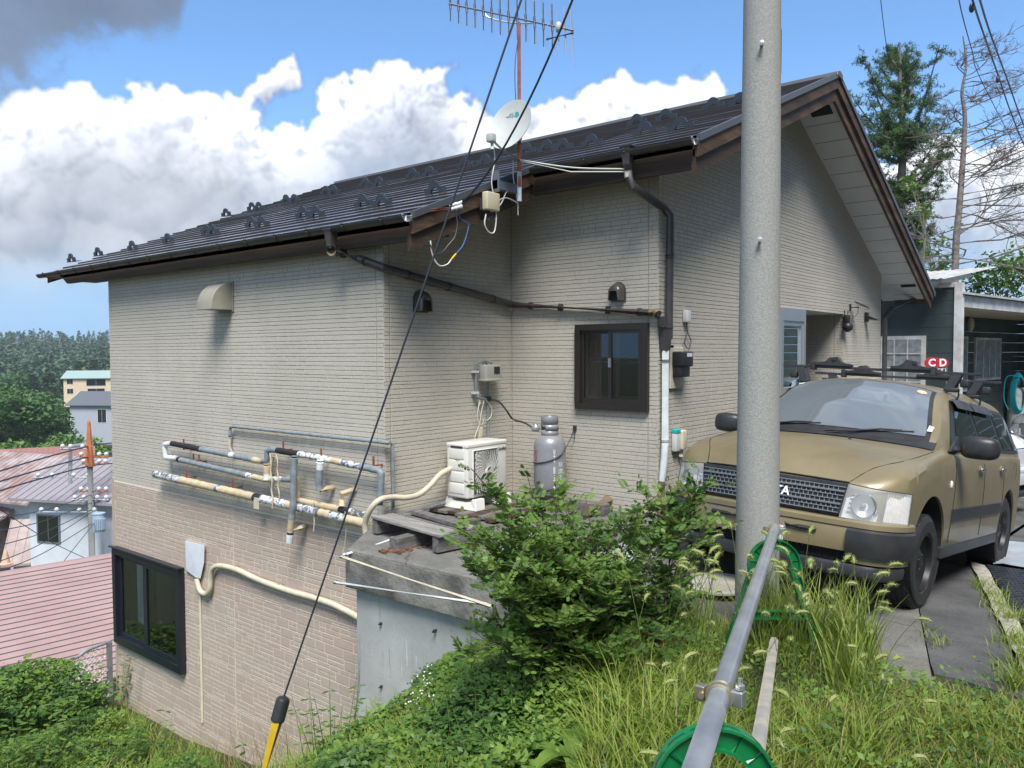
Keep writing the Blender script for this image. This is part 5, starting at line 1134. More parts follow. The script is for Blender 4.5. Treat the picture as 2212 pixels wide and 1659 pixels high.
# cowl, wipers, washer nozzle
mb=MB(); vs=[]
for j in range(-10,11):
    y=.73*j/10; 
    for x in(-.255,-.345): vs.append((x,y,(tsz(x,abs(y)) if x>-.3 else csurf_z(x,min(abs(y),.69)))+.007))
mb.add(vs,[(2*i,2*i+2,2*i+3,2*i+1) for i in range(20)]); mb.build('cowl',M['cblk'],car)
def wiper(ys):
    mb=MB(); pts=[Vector((-.30-.10*abs(k)**1.3,ys+k,1.0)) for k in np.linspace(0,1,2)]
    return mb
for (y0,y1,x0,x1) in((-.06,.56,-.33,-.40),(-.66,-.12,-.335,-.39)):
    mb=MB(); P_=[Vector((x0+(x1-x0)*k,y0+(y1-y0)*k,0)) for k in np.linspace(0,1,9)]
    for q in P_: q.z=csurf_z(q.x,min(abs(q.y),.69))+.022
    mb.tube(P_,[.006]*9,6); mb.tube([P_[3]+Vector((0,0,.006)),P_[5]+Vector((0,0,.014)),P_[7]+Vector((0,0,.006))],.006,5); mb.tube([Vector((-.28,(y0+y1)/2-.36,1.005)),P_[5]+Vector((0,0,.012))],.008,6); mb.build('wiper',M['cblk'],car)
mb=MB(); mb.sphere((-.13,.20,tsz(-.13,.2)+.002),.013,0,8,5,(1,1,.6)); mb.build('washer_nozzle',M['cblk'],car)
# stickers
def on_ws(x,y,w,h,m,name,rnd=False):
    mb=MB(); n=20; vs=[(x+h/2*math.sin(2*math.pi*k/n),y+w/2*math.cos(2*math.pi*k/n)) for k in range(n)] if rnd else [(x-h/2,y-w/2),(x+h/2,y-w/2),(x+h/2,y+w/2),(x-h/2,y+w/2)]
    mb.add([(a+.010,b_,csurf_z(a,abs(b_))+.0125) for a,b_ in vs],[tuple(range(len(vs)))]); return mb.build(name,m,ws)
M['stk']=mat('orange white sticker',(.70,.62,.50),.5,0,(.70,.30,.12),90)
on_ws(-.86,.47,.075,.055,M['stk'],'sticker',True); on_ws(-.90,-.50,.05,.03,M['white'],'sticker'); on_ws(-.46,.655,.035,.06,M['white'],'sticker')
mb=MB(); mb.tube([(-.52,-.805,1.0),(-.60,-.83,1.20),(-.72,-.80,1.50)],.003,5); mb.build('aerial',M['alu'],car)
# wheels
def wheel():
    mb=MB(); R_,w_=.325,.0925
    mb.lathe([(.19,-w_*.85),(.205,-w_),(.28,-w_*1.05),(.313,-w_*.86),(R_,-w_*.68),(R_,-w_*.45),(R_-.006,-w_*.44),(R_-.006,-w_*.38),(R_,-w_*.37),(R_,-w_*.06),(R_-.006,-w_*.05),(R_-.006,w_*.05),(R_,w_*.06),(R_,w_*.37),(R_-.006,w_*.38),(R_-.006,w_*.44),(R_,w_*.45),(R_,w_*.68),(.313,w_*.86),(.28,w_*1.05),(.205,w_),(.19,w_*.85)],(0,0,0),(0,1,0),n=56)
    for k in range(56):
        a=2*math.pi*k/56
        for sgn in(-1,1):
            c=Vector((math.cos(a)*(R_-.002),sgn*w_*.62,math.sin(a)*(R_-.002))); mb.tube([c,c+Vector((-math.sin(a)*.012,sgn*w_*.20,math.cos(a)*.012))],.0045,4)
    return mb
ty0=None
for (x,s) in((0,1),(0,-1),(-2.55,1),(-2.55,-1)):
    wz=.215 if x==0 else .285; wy=.715
    wl=MB(); w_=.0925
    wl.lathe([(.19,-w_*.8),(.195,w_*.92),(.185,w_*.95),(.178,w_*.6),(.12,w_*.30),(.07,w_*.62),(.03,w_*.75),(0,w_*.75)],(x,s*wy,wz),(0,s,0),n=32)
    for k in range(4): a=math.pi/2*k+.4; wl.sphere((x+math.cos(a)*.05,s*(wy+w_*.66),wz+math.sin(a)*.05),.011,0,6,4)
    rim=wl.build('wheel',M['rimb'],car,smooth=True)
    if ty0 is None: ty0=wheel().build('tyre',M['tyre'],rim,smooth=25,keep=True); o=ty0
    else: o=ty0.copy(); COL.objects.link(o); o.parent=rim
    o.location=(x,s*wy,wz)
mb=MB(); mb.box(-2.9,.3,-.62,.62,.20,.26); mb.tube([(0,-.7,.215),(0,.7,.215)],.03,8); mb.tube([(-2.55,-.7,.285),(-2.55,.7,.285)],.04,8); mb.build('underbody',M['dark'],car)
# roof bars with feet and ski carriers
def bar(x,L=.80):
    z=1.595; mb=MB(); mb.rbox(x-.016,x+.016,-L,L,z-.010,z+.010,.003); b=mb.build('roof_bar',M['cblk'],car)
    for s in(1,-1):
        y=s*.60; mb=MB(); mb.prism([(x-.045,y-s*.05,csurf_z(x,.52)+.01),(x+.045,y-s*.05,csurf_z(x,.52)+.01),(x+.03,y-s*.0,z-.01),(x-.03,y-s*.0,z-.01)],(0,s*.07,0)); mb.rbox(x-.05,x+.05,y-.05,y+.05,1.445,1.475,.008); mb.rbox(x-.03,x+.03,min(y+s*.06,y+s*.125),max(y+s*.06,y+s*.125),1.485,1.55,.012)
        mb.tube([(x,y+s*.04,1.51),(x,y+s*.055,1.42),(x,s*(csurf_y(x,1.38)+.008),1.38)],.008,5); mb.build('bar_foot',M['cblk'],b,smooth=True)
    for yc,d in((-.36,1),(.30,-1)):
        mb=MB(); pr=[(-.17,.0),(-.17,.022),(-.06,.035),(-.02,.075),(.05,.085),(.075,.05),(.11,.03),(.17,.025),(.17,0)]
        mb.prism([(x-.035,yc+d*a,z+.010+h) for a,h in pr],(.07,0,0)); mb.rbox(x-.025,x+.045,yc-d*.16-.02,yc-d*.16+.02,z-.03,z+.045,.008); mb.tube([(x-.045,yc+.02,z+.07),(x+.045,yc+.02,z+.07)],.018,8); mb.build('ski_carrier',M['cblk'],b,bevel=.005)
bar(-1.18); bar(-1.95)
# ---------------------------------------------------------------- concrete pole with step bolts
pd=4.45; pb_=CF*pd+CR*pd*(1639-1106)/1722.2; px_,py_=pb_.x,pb_.y
def pole_r(z): return .122-(z+1.66)/78/2
up=empty('utility_pole',(px_,py_,-1.66),'tall round grey concrete utility pole standing in front of the tan car','utility pole')
zz_=np.linspace(-1.9,6.2,28); mb=MB(); mb.tube([(px_,py_,float(z)) for z in zz_],[pole_r(float(z)) for z in zz_],64); mb.build('shaft',M['pole'],up,smooth=True)
for y in(115,518):
    z=(751-y)/1722*pd*1.0; d=Vector((-px_,-py_,0)).normalized(); c=Vector((px_,py_,z)); mb=MB(); mb.tube([c+d*(pole_r(z)-.01),c+d*(pole_r(z)+.03)],.008,8); mb.lathe([(0,.0),(.014,.0),(.014,.012),(0,.014)],c+d*(pole_r(z)+.03),d,n=8); mb.build('step_bolt',M['galv'],up)
mb=MB(); c=Vector((px_,py_,1.65)); rt_=CR.copy(); rt_.z=0; rt_.normalize(); mb.box(-.004,.004,-.012,.012,-.12,.12,M=Matrix.Translation(c+rt_*pole_r(1.65))); mb.build('pole_tag',M['rust'],up)
mb=MB(); mb.lathe([(pole_r(6)+.01,5.7),(pole_r(6)+.01,5.8)],(px_,py_,0),n=24); mb.tube([(px_-.9,py_,6.0),(px_+.9,py_,6.0)],.04,6); mb.build('pole_top_arm',M['galv'],up)
ptop=Vector((px_,py_,5.75))
# ---------------------------------------------------------------- guy wire with yellow guard
g1=CF*5.3+CR*5.3*(565-1106)/1722.2-CU*5.3*(1670-829)/1722.2; 
def ray_at(x,y,d): return CF*d+CR*d*(x-1106)/1722.2-CU*d*(y-829.4)/1722.2
g0_=ray_at(560,1700,5.35); gtop=ray_at(614,1503,5.42)
tgt=Vector((px_,py_,5.7))
mb=MB(); mb.tube([gtop+ (g0_-gtop)*.3,gtop,gtop+(tgt-gtop)*.5,tgt],.0065,6); tag(mb.build('guy_wire',M['cable']),'dark guy wire running from the yellow guard on the bank up to the pole','guy wire')
gy=empty('guy_guard',g0_,'yellow tubular guy wire guard with black cap standing on the bank','guy guard'); dd_=(gtop-g0_).normalized()
mb=MB(); mb.tube([g0_-dd_*.3,gtop-dd_*.10],.042,20); mb.build('sleeve',M['yellow'],gy,smooth=True)
mb=MB(); mb.tube([gtop-dd_*.17,gtop-dd_*.165,gtop-dd_*.03,gtop-dd_*.015,gtop],[.043,.047,.047,.04,.010],20); mb.build('cap',M['cblk'],gy,smooth=True)
# ---------------------------------------------------------------- tube barrier: two green A-frames and steel tubes
def aframe(base,right,h,wbot,rtop,label,depth=.035):
    base=Vector(base); r_=Vector(right).normalized(); f=Vector((0,0,1)).cross(r_).normalized(); root=empty('barrier_stand',base,label,'barrier stand','green stands carrying the barrier tube'); mb=MB()
    def L2(pts_o,pts_i,dz):
        n=len(pts_o); vs=[base+r_*a+Vector((0,0,b))+f*o_ for o_ in(-dz,dz) for (a,b) in pts_o+pts_i]; m=2*n
        mb.add(vs,[(i,i+1,n+i+1,n+i) for i in range(n-1)]+[(m+i,m+n+i,m+n+i+1,m+i+1) for i in range(n-1)]+[(i,m+i,m+i+1,i+1) for i in range(n-1)]+[(n+i,n+i+1,m+n+i+1,m+n+i) for i in range(n-1)])
    zc=h-rtop; ang=math.atan2(wbot/2-rtop,zc)
    def outline(rr):
        pts=[(-(wbot/2-(rtop-rr)),0)]
        for k in range(17):
            a=math.pi*(k/16); a=math.pi+ang*.9-(math.pi+1.8*ang)*k/16; pts.append((math.cos(a)*rr,zc+math.sin(a)*rr))
        pts.append(((wbot/2-(rtop-rr)),0)); return pts
    th=.052; O=outline(rtop); I=outline(rtop-th)
    # thin web with raised rims on both edges, like a moulded plastic channel
    L2(O,I,.004); L2(O,outline(rtop-.006),depth/2); L2(outline(rtop-th+.006),I,depth/2)
    nO=len(O)
    for k in range(1,nO-1,2): 
        a=Vector(O[k]+(0,));b=Vector(I[k]+(0,)); mb.tube([base+r_*a.x+Vector((0,0,a.y))+f*0,base+r_*b.x+Vector((0,0,b.y))],.010,4)
    for s in(-1,1):
        for t_ in(.12,.28,.44,.60,.76,.92):
            a=Vector(O[0]).lerp(Vector(O[1]),t_);b=Vector(I[0]).lerp(Vector(I[1]),t_)
            mb.tube([base+r_*a.x*s+Vector((0,0,a.y)),base+r_*b.x*s+Vector((0,0,b.y))],.008,4)
    mb.build('frame',M['green'],root)
    for z in(.36*h/.8,.03):
        w=(wbot/2-(wbot/2-rtop)*z/zc)-.02; m2=MB(); q=base+Vector((0,0,z))
        Mx=Matrix(((r_.x,f.x,0,q.x),(r_.y,f.y,0,q.y),(0,0,1,q.z),(0,0,0,1))); m2.box(-w,w,-depth/2,depth/2,-.022,-.017,M=Mx); m2.box(-w,w,-depth/2,depth/2,.017,.022,M=Mx); m2.box(-w,w,-.003,.003,-.017,.017,M=Mx); m2.build('crossbar',M['green'],root)
    for s in(-1,1):
        for t_ in(.35,.52,.68,.84,1.0):
            a=Vector(O[0]).lerp(Vector(O[1]),t_).lerp(Vector(I[0]).lerp(Vector(I[1]),t_),.5); q=base+r_*a.x*s+Vector((0,0,a.y)); m2=MB(); m2.tube([q-f*.0048,q+f*.0048],.013,12); m2.build('drain_hole',M['drk'] if 'drk' in M else M['soilhole'],root)
    return root
M['soilhole']=mat('hole shade',(.22,.24,.10),.9)
fd=4.12; far_top=ray_at(1672,1160,fd); ztop=far_top.z-.01
fb=Vector((far_top.x,far_top.y,ztop-.72)); aframe(fb,(CR.x,CR.y,0),.72,.60,.135,'green plastic A-shaped barrier stand in the grass right at the concrete pole')
nd=1.72; near_top=ray_at(1543,1566,nd); nb=Vector((near_top.x,near_top.y,near_top.z-.72)); aframe(nb,(CR.x,CR.y,0),.72,.60,.135,'near green barrier stand cut off by the bottom of the photo')
tdir=(far_top-near_top).normalized()
mb=MB(); pa=near_top-tdir*1.1+Vector((0,0,.035)); pb2=ray_at(1671,1146,fd)+tdir*.05
mb.tube([near_top-tdir*1.0+Vector((0,0,.03)),near_top+Vector((0,0,.03)),far_top+Vector((0,0,.03)),far_top+tdir*.12+Vector((0,0,.03))],.0243,24); tag(mb.build('barrier_tube',M['galv'],smooth=True),'long galvanised scaffold tube resting on top of both green barrier stands','scaffold tube')
lo0=ray_at(1672,1385,3.9); lo1=ray_at(1633,1640,2.05)
mb=MB(); d_=(lo1-lo0).normalized(); mb.tube([lo0,lo1,lo1+d_*1.0],.0205,20); tag(mb.build('lower_tube',M['galvold'],smooth=True),'stained lower tube running through both green stands close to the grass','scaffold tube')
def clamp(c,ax,label):
    c=Vector(c); rt=empty('tube_clamp',c,label,'clamp','clamps on the barrier tube'); mb=MB(); d,u,w_=frame_of(ax)
    mb.lathe([(.0248,-.016),(.031,-.016),(.032,-.010),(.029,-.006),(.029,.006),(.032,.010),(.031,.016),(.0248,.016)],c,ax,n=24); mb.build('band',M['brass'],rt,smooth=True)
    side=CR.copy(); side=(side-d*side.dot(d)).normalized(); up_=Vector((0,0,1))
    mb=MB(); mb.rbox(-.008,.02,-.012,.012,-.018,.018,.003,M=Matrix.Translation(c+side*.036)); mb.tube([c+side*.045+up_*-.02,c+side*.045+up_*.045],.0055,8); mb.lathe([(0,0),(.011,0),(.011,.010),(0,.012)],c+side*.045+up_*.020,(0,0,1),n=6); mb.build('bolt',M['galv'],rt)
    mb=MB(); mb.rbox(-.018,.006,-.012,.012,-.016,.02,.003,M=Matrix.Translation(c-side*.036)); mb.tube([c-side*.040-d*.018,c-side*.040+d*.018],.008,8); mb.build('hinge',M['brass'],rt)
M['brass']=mat('yellowed zinc',(.50,.44,.30),.3,.85,(.58,.52,.40),20)
clamp(ray_at(1541,1530,1.84) if 0 else near_top+tdir*.10+Vector((0,0,.03)),tdir,'zinc clamp on the tube at the near green stand'); clamp(far_top+Vector((0,0,.03))+tdir*.03,tdir,'zinc clamp at the far end of the tube beside the concrete pole')
# ---------------------------------------------------------------- lagged water pipes on the wall
M['tapeg']=mat('grey pipe tape',(.17,.20,.22),.5,0,(.24,.27,.29),14); M['tapek']=mat('black foam',(.015,.015,.017),.7); M['tapew']=mat('torn white foil',(.66,.68,.70),.45,0,(.16,.17,.18),26,lo=.52,hi=.60); M['tapec']=mat('cream tape',(.58,.47,.30),.6,0,(.46,.37,.24),16)
M['mott']=mat('mottled foil',(.60,.62,.64),.45,.1,(.13,.14,.15),22,lo=.46,hi=.56)
TM=[M['tapeg'],M['tapek'],M['tapew'],M['tapec'],M['mott'],M['whitep']]
def wp(x,y,d): q=at(x,y,1,Y1-d); return q
def lag(name,pts,r,segs,label,group,d=.09,brk=(),wob=.0016):
    """pts: picture points on the wall; segs: (end fraction, material index)"""
    P_=[(wp(*p,d) if len(p)==2 else wp(*p)) for p in pts]; L=[0]
    for a,b_ in zip(P_[:-1],P_[1:]): L.append(L[-1]+(b_-a).length)
    tot=L[-1]; n=max(8,int(tot/.022)); Q=[];R_=[];ms=[]
    rr=random.Random(len(name)+int(pts[0][0]))
    for i in range(n+1):
        s=tot*i/n; k=max(j for j in range(len(L)) if L[j]<=s+1e-9); k=min(k,len(P_)-2); t_=(s-L[k])/(L[k+1]-L[k]+1e-9); Q.append(P_[k].lerp(P_[k+1],t_)); R_.append(r+rr.uniform(-wob,wob)*1.3+.0015*math.sin(i*.9))
        f=(i+.5)/n; ms.append(next((m for e,m in segs if f<=e),segs[-1][1]))
    root=empty(name,P_[0],label,'water pipe',group); mb=MB(); mb.tube(Q,R_,12,ms=ms[:-1]+[ms[-1]]); mb.build('lagging',TM,root,smooth=True)
    for b_ in brk:
        q=wp(*b_,d); m2=MB(); m2.box(q.x-.007,q.x+.007,q.y+r*.2,Y1-.006,q.z-.006,q.z+.006); m2.box(q.x-.009,q.x+.009,q.y-.006,q.y+.006,q.z-r-.01,q.z+r+.055); m2.build('bracket',M['rust'],root)
    return root
GP_='lagged pipes on the upper basement wall'
lag('water_pipe',[(497,945,.05),(497,924,.05),(502,921,.05),(842,957,.05)],.017,[(1,0)],'thin bare grey pipe, topmost on the wall, with an open hooked end',GP_,brk=())
mb=MB(); c0=wp(842,957,.05); c1_=Vector((X1+.03,Y1-.05,c0.z-.002)); c2_=w2p(848,958,.05); c3_=Vector((c2_.x,c2_.y,-1.52)); mb.tube([c0,c1_,Vector((X1+.05,Y1-.03,c0.z)),c2_,c3_,Vector((X1+.05,Y3-.9,-1.46))],.0165,8)
tag(mb.build('water_pipe',M['tapeg'],smooth=True),'grey pipe turning round the house corner and down to the terrace','water pipe')
mb=MB(); q=wp(497,945,.05); mb.tube(smooth_path([q,q+P3(-.01,0,-.10),q+P3(.005,.02,-.17),q+P3(.035,.03,-.21)]),.012,7); tag(mb.build('pipe_tail',M['cream'],smooth=True),'cream hose tail curling below the open end of the thin grey pipe','hose')
lag('water_pipe',[(383,990),(358,988),(356,960),(372,958),(564,996),(577,994),(578,973),(590,971),(696,990),(818,1016),(824,1022),(820,1090)],.032,
 [(.075,5),(.12,5),(.13,2),(.27,1),(.40,0),(.415,2),(.49,0),(.53,3),(.60,0),(.68,1),(.79,2),(.82,3),(.88,4),(1,0)],'upper lagged pipe with black foam and white foil, dropping at the house corner',GP_,d=.11,brk=((397,964),(573,990),(612,972),(694,988),(807,1006)))
lag('water_pipe',[(372,989),(570,1035),(642,1036),(642,1080),(790,1112)],.031,[(.05,1),(.43,0),(.46,2),(.56,3),(.60,2),(.66,0),(.70,3),(.90,3),(.94,1),(1,4)],'middle grey pipe with cream taped end below the black foam pipe',GP_,d=.10,brk=((418,996),(430,998),(575,1030)))
lag('water_pipe',[(335,1024),(500,1062),(645,1096),(790,1131)],.044,[(.02,4),(.16,4),(.36,3),(.38,4),(.55,3),(.58,1),(.70,2),(.735,3),(.83,4),(.87,3),(.93,4),(1,3)],'thickest lagged pipe, lowest of the long runs, wrapped in cream tape and torn foil',GP_,d=.12,brk=((403,1032),(503,1054)))
lag('water_pipe',[(636,985),(633,1090),(627,1150),(625,1172)],.033,[(.45,0),(.72,0),(.80,3),(.88,3),(.90,1),(1,5)],'grey lagged drop pipe with a white taped tip hanging across the thick pipe',GP_,d=.20)
lag('water_pipe',[(692,994),(689,1045),(690,1060)],.034,[(.3,5),(.9,0),(1,0)],'short drop pipe with a white top below the foil wrapped pipe',GP_,d=.15)
lag('water_pipe',[(577,1002),(577,1036)],.038,[(.6,3),(1,5)],'stubby vertical link wrapped in cream tape between the two upper pipes',GP_,d=.12)
for pts,m,lb in((((690,1060,.15),(705,1056,.10),(722,1053,.0)),3,'cream stub going into the wall beside the short drop pipe'),(((738,1092,.12),(738,1066,.12),(770,1056,.0)),3,'bent cream stub going into the wall right of the short drop pipe'),(((630,1145,.19),(650,1140,.10),(662,1136,.0)),3,'cream stub going into the pink wall from the long drop pipe')):
    mb=MB(); mb.tube([wp(*p) for p in pts],.027,10); tag(mb.build('pipe_stub',TM[m],smooth=True),lb,'pipe stub')
for x0_,ya,yb,w_,lb in((583,978,1098,.010,'long loose cream tape hanging from the upper pipe'),(597,980,1085,.008,'shorter loose cream tape hanging from the upper pipe')):
    mb=MB(); P_=[wp(x0_+(k%2)*2+k*.9,ya+(yb-ya)*k/6,.16) for k in range(7)]; mb.tube(smooth_path(P_),[w_]*len(smooth_path(P_)),4); tag(mb.build('loose_tape',M['tapec']),lb,'tape')
mb=MB(); mb.tube(smooth_path([wp(678,1085,.14),wp(676,1100,.14),wp(679,1125,.14),wp(677,1148,.14)]),.006,5); tag(mb.build('thin_rope',M['cream']),'thin cream cord hanging below the lowest long pipe','cord')
mb=MB(); mb.tube(smooth_path([wp(745,1105,.14),wp(748,1140,.12),wp(744,1180,.1),wp(740,1205,.1)]),.005,5); tag(mb.build('thin_rope',M['cream']),'thin cream cord dangling near the terrace corner','cord')
mb=MB(); q=wp(553,1085,.16); mb.rbox(q.x-.04,q.x+.05,q.y-.004,q.y+.004,q.z-.07,q.z+.05,.002); tag(mb.build('paper_tag',M['cream']),'small cream tag hanging on the thick lagged pipe','tag')
# white bag and cream duct on the pink wall
M['bag']=mat('white vinyl bag',(.66,.69,.74),.28,0,(.72,.75,.79),5,coat=.3)
q=[(400,1167),(442,1178),(441,1215),(433,1250),(422,1247),(402,1232)]
mb=MB(); f=[wp(x,y,.05) for x,y in q]; b_=[wp(x,y,.012) for x,y in q]; c=wp(420,1215,.058); n=len(q)
mb.add(f+b_+[c],[(i,(i+1)%n,2*n) for i in range(n)]+[(i,n+i,n+(i+1)%n,(i+1)%n) for i in range(n)]); o=mb.build('wall_bag',M['bag'],bevel=.004); tag(o,'white vinyl cover bag fixed on the pink wall above the looping cream duct','bag')
mb=MB(); mb.tube([wp(399,1168,.055),wp(443,1180,.055)],.010,6); mb.build('top_rail',M['white'],o) if 0 else None
dp=[(424,1248,.05),(432,1275,.05),(445,1283,.06),(453,1272,.06),(455,1245,.06),(460,1228,.06),(475,1222,.055),(510,1230,.055),(560,1253,.055),(620,1275,.055),(680,1292,.055),(720,1306,.055),(757,1324,.055),(775,1334,.055)]
sp_=smooth_path([wp(*p) for p in dp]); mb=MB(); mb.tube(sp_,.030,12); dct=mb.build('cream_duct',M['cream'],smooth=True); tag(dct,'cream insulated duct looping from the white bag across the pink wall','duct')
for p in((508,1229),(602,1268),(683,1293)):
    q=wp(p[0],p[1],.055); mb=MB(); mb.tube([q+P3(.034*math.sin(a),-.001,.034*math.cos(a)) for a in np.linspace(0,6.28,14)],.004,4,caps=False); mb.box(q.x-.004,q.x+.004,Y1-.012,Y1-.008,q.z,q.z+.09); mb2=mb.build('duct_strap',M['hoodb']); tag(mb2,{508:'left strap holding the cream duct',602:'middle strap holding the cream duct',683:'right strap holding the cream duct'}[p[0]],'strap')
mb=MB(); a=wp(432,1285,.025); b_=wp(437,1560,.025); mb.tube([a,b_],.013,8); cdt=mb.build('cream_conduit',M['cream'],smooth=True); tag(cdt,'thin vertical cream conduit on the pink wall right of the basement window','conduit')
# white tubes poking past the terrace corner
def rod(p0,p1,r,m,label,cap=True):
    mb=MB(); mb.tube([p0,p1],r,10,0); 
    if cap: d=(p1-p0).normalized(); mb.tube([p0-d*.012,p0+d*.03],r+.002,10,1)
    return tag(mb.build('plastic_tube',[m,M['pgrey']],smooth=True),label,'tube')
cr=at(740,1200,1,3.93)
rod(cr,at(862,1160,2,-1.545),.013,M['whitep'],'white tube lying from the terrace corner in under the broken pallet')
rod(cr+P3(.0,-.01,-.008),at(1062,1310,1,3.80),.012,M['cream'],'cream tube slanting down along the front of the terrace cap')
rod(at(724,1258,1,4.0),at(1050,1305,1,3.90),.012,M['whitep'],'white tube running just under the terrace cap')
# ---------------------------------------------------------------- aerial mast, dish, television aerial
mx=XR1+.10; my=at(1122,395,0,mx).y
def mp(x,y,d=0): q=at(x,y,0,mx+d); return q
M['pole_r']=mat('rusted mast',(.22,.06,.04),.8,0,(.33,.11,.07),10,.5,60)
zb_=mp(1122,435).z; zt_=mp(1124,50).z
ms=empty('aerial_mast',(mx,my,zb_),'rusty brown mast clamped to the eave corner carrying dish and aerial','mast')
mb=MB(); mb.tube([(mx,my,zb_+.15),(mx,my,zt_)],.017,12); mb.build('mast_pole',M['pole_r'],ms,smooth=True)
mb=MB(); mb.tube([(mx,my,zb_),(mx,my,zb_+.28)],.022,12); mb.build('mast_socket',M['galv'],ms,smooth=True)
mb=MB(); mb.box(XR1+.005,mx,my-.30,my-.29,zb_+.05,zb_+.24); mb.box(XR1+.005,mx-.02,my-.30,my-.0,zb_+.08,zb_+.16); mb.build('wall_bracket',M['steel'],ms)
# dish
dc_=mp(1101,268,.10); dr=.245
dn_=Vector((.30,-.86,.30)).normalized()
dishn=Vector((.12,-.90,.38)).normalized()
dh=empty('satellite_dish',dc_,'white satellite dish on the rusty mast above the roof edge','satellite dish')
side_=dishn.cross(Vector((0,0,1))).normalized(); upv=side_.cross(dishn).normalized()
M['dish']=mat('dish enamel',(.46,.48,.465),.5,0,(.42,.44,.42),4)
mb=MB(); prof=[(0,-.055)]+[(dr*k/10,-.055+.055*(k/10)**2) for k in range(1,11)]+[(dr+.006,.002),(dr+.004,-.006)]+[(dr*k/10,-.062+.055*(k/10)**2) for k in range(10,0,-1)]+[(0,-.062)]
mb.lathe(prof,(0,0,0),(0,0,1),n=48)
Mt=Matrix(((side_.x*.88,upv.x*1.06,dishn.x,dc_.x),(side_.y*.88,upv.y*1.06,dishn.y,dc_.y),(side_.z*.88,upv.z*1.06,dishn.z,dc_.z),(0,0,0,1)))
mb.v=[tuple(Mt@Vector(v)) for v in mb.v]; mb.build('reflector',M['dish'],dh,smooth=True)
M['tealp']=mat('teal print',(.05,.25,.25),.5)
mb=MB(); pts=[(-.035,.02),(-.02,.035),(0,.038),(.018,.028),(.012,.012),(.02,-.004),(.0,-.008),(-.012,-.018),(-.024,-.006),(-.038,-.002)]; mb.add([Mt@Vector((x+.02*-1,y+.11,-.055+.055*((x*x+(y+.11)**2)/dr/dr)+.003)) for x,y in pts],[tuple(range(len(pts)))]); mb.build('printed_mark',M['tealp'],dh)
text('Digital\nHi-Vision','printed_words',Mt@Vector((.055,.125,-.055+.02)),.026,axes(side_,upv),M['tealp'],dh)
# arm + converter
el_=mp(1061,298,-.02)-Vector((0,.22,0)); el_=at(1061,298,1,dc_.y-.26)
lo_=Mt@Vector((0.0,-dr*1.0,0)); bs=mp(1122,345)
mb=MB(); mb.tube([Vector((mx,my,mp(1122,345).z)),lo_+P3(0,-.02,-.02),el_+P3(.01,.03,-.03)],.011,8); mb.build('feed_arm',M['galv'],dh,smooth=True)
mb=MB(); mb.rbox(el_.x-.035,el_.x+.035,el_.y-.035,el_.y+.035,el_.z-.04,el_.z+.04,.012); mb.tube([el_+P3(.01,.0,-.04),el_+P3(.012,0,-.10)],.014,8); mb.build('converter',M['dish'],dh,smooth=True)
mb=MB(); mb.tube([Mt@Vector((0,0,-.06)),Vector((mx,my,mp(1122,300).z))],.03,8); mb.build('mount',M['galv'],dh)
# television aerial: boom with paired dark and bare elements
b0=mp(970,8); b1_=mp(1239,68)
bc=mp(1124,45); bd=(CR*math.cos(rad(-12))+CU*math.sin(rad(-12))); 
b0=at(970,8,1,my-.25); b1_=at(1239,66,1,my+.18)
ta=empty('television_aerial',Vector((mx,my,zt_)),'long television aerial with many crossed rods on the mast above the dish','aerial')
mb=MB(); mb.tube([b0,b1_],.011,8); mb.tube(smooth_path([b0.lerp(b1_,.30)+P3(0,0,-.0),b0.lerp(b1_,.33)+P3(0,0,-.05),b0.lerp(b1_,.5)+P3(0,0,-.055),b0.lerp(b1_,.68)+P3(0,0,-.015)]),.007,6); mb.build('boom',M['alu'],ta,smooth=True)
bd=(b1_-b0).normalized(); el_d=(CU-CR*.06).normalized()
rrn=random.Random(4); BL=(b1_-b0).length
for i in range(13):
    c=b0+(b1_-b0)*(.01+i*.0655*1.05); L=.165+.004*i
    for s,m,tw in((1,M['cable'],.10),(-1,M['alu'],-.22)):
        d=(el_d+CF*tw*.5+bd*s*.06).normalized(); mb=MB(); mb.tube([c-d*L+CF*.01*s,c+d*L+CF*.01*s],.0042 if s<0 else .0052,5); mb.build('element',m,ta)
    mb=MB(); mb.tube([c-el_d*.055,c+el_d*.055],.011,6); mb.build('element_clip',M['cable'],ta)
for k,L in((.88,.16),(.935,.20),(.985,.33)): c=b0.lerp(b1_,k); mb=MB(); mb.tube([c-el_d*L,c+el_d*L],.006,5); mb.build('reflector_rod',M['alu'],ta)
c=b0.lerp(b1_,.885); mb=MB(); mb.sphere(c,.035,0,12,8,(1,1,1.5)); mb.build('feed_box',M['dish'],ta,smooth=True)
a=b1_+P3(0,0,-.02); b_=at(1180,85,1,my+.05); mb=MB(); mb.tube([a,b_],.010,6); mb.build('reflector_bar',M['cable'],ta)
for k in(.05,.35,.65,.95): c=a.lerp(b_,k); mb=MB(); mb.tube([c+P3(0,0,-.17),c+P3(0,0,.14)],.004,5); mb.build('reflector_rod',M['alu'],ta)
mb=MB(); mb.tube(smooth_path([at(1122,70,0,mx),at(1113,130,0,mx+.01),at(1113,200,0,mx+.01),at(1118,250,0,mx)]),.004,5); mb.build('aerial_lead',M['cable'],ta)
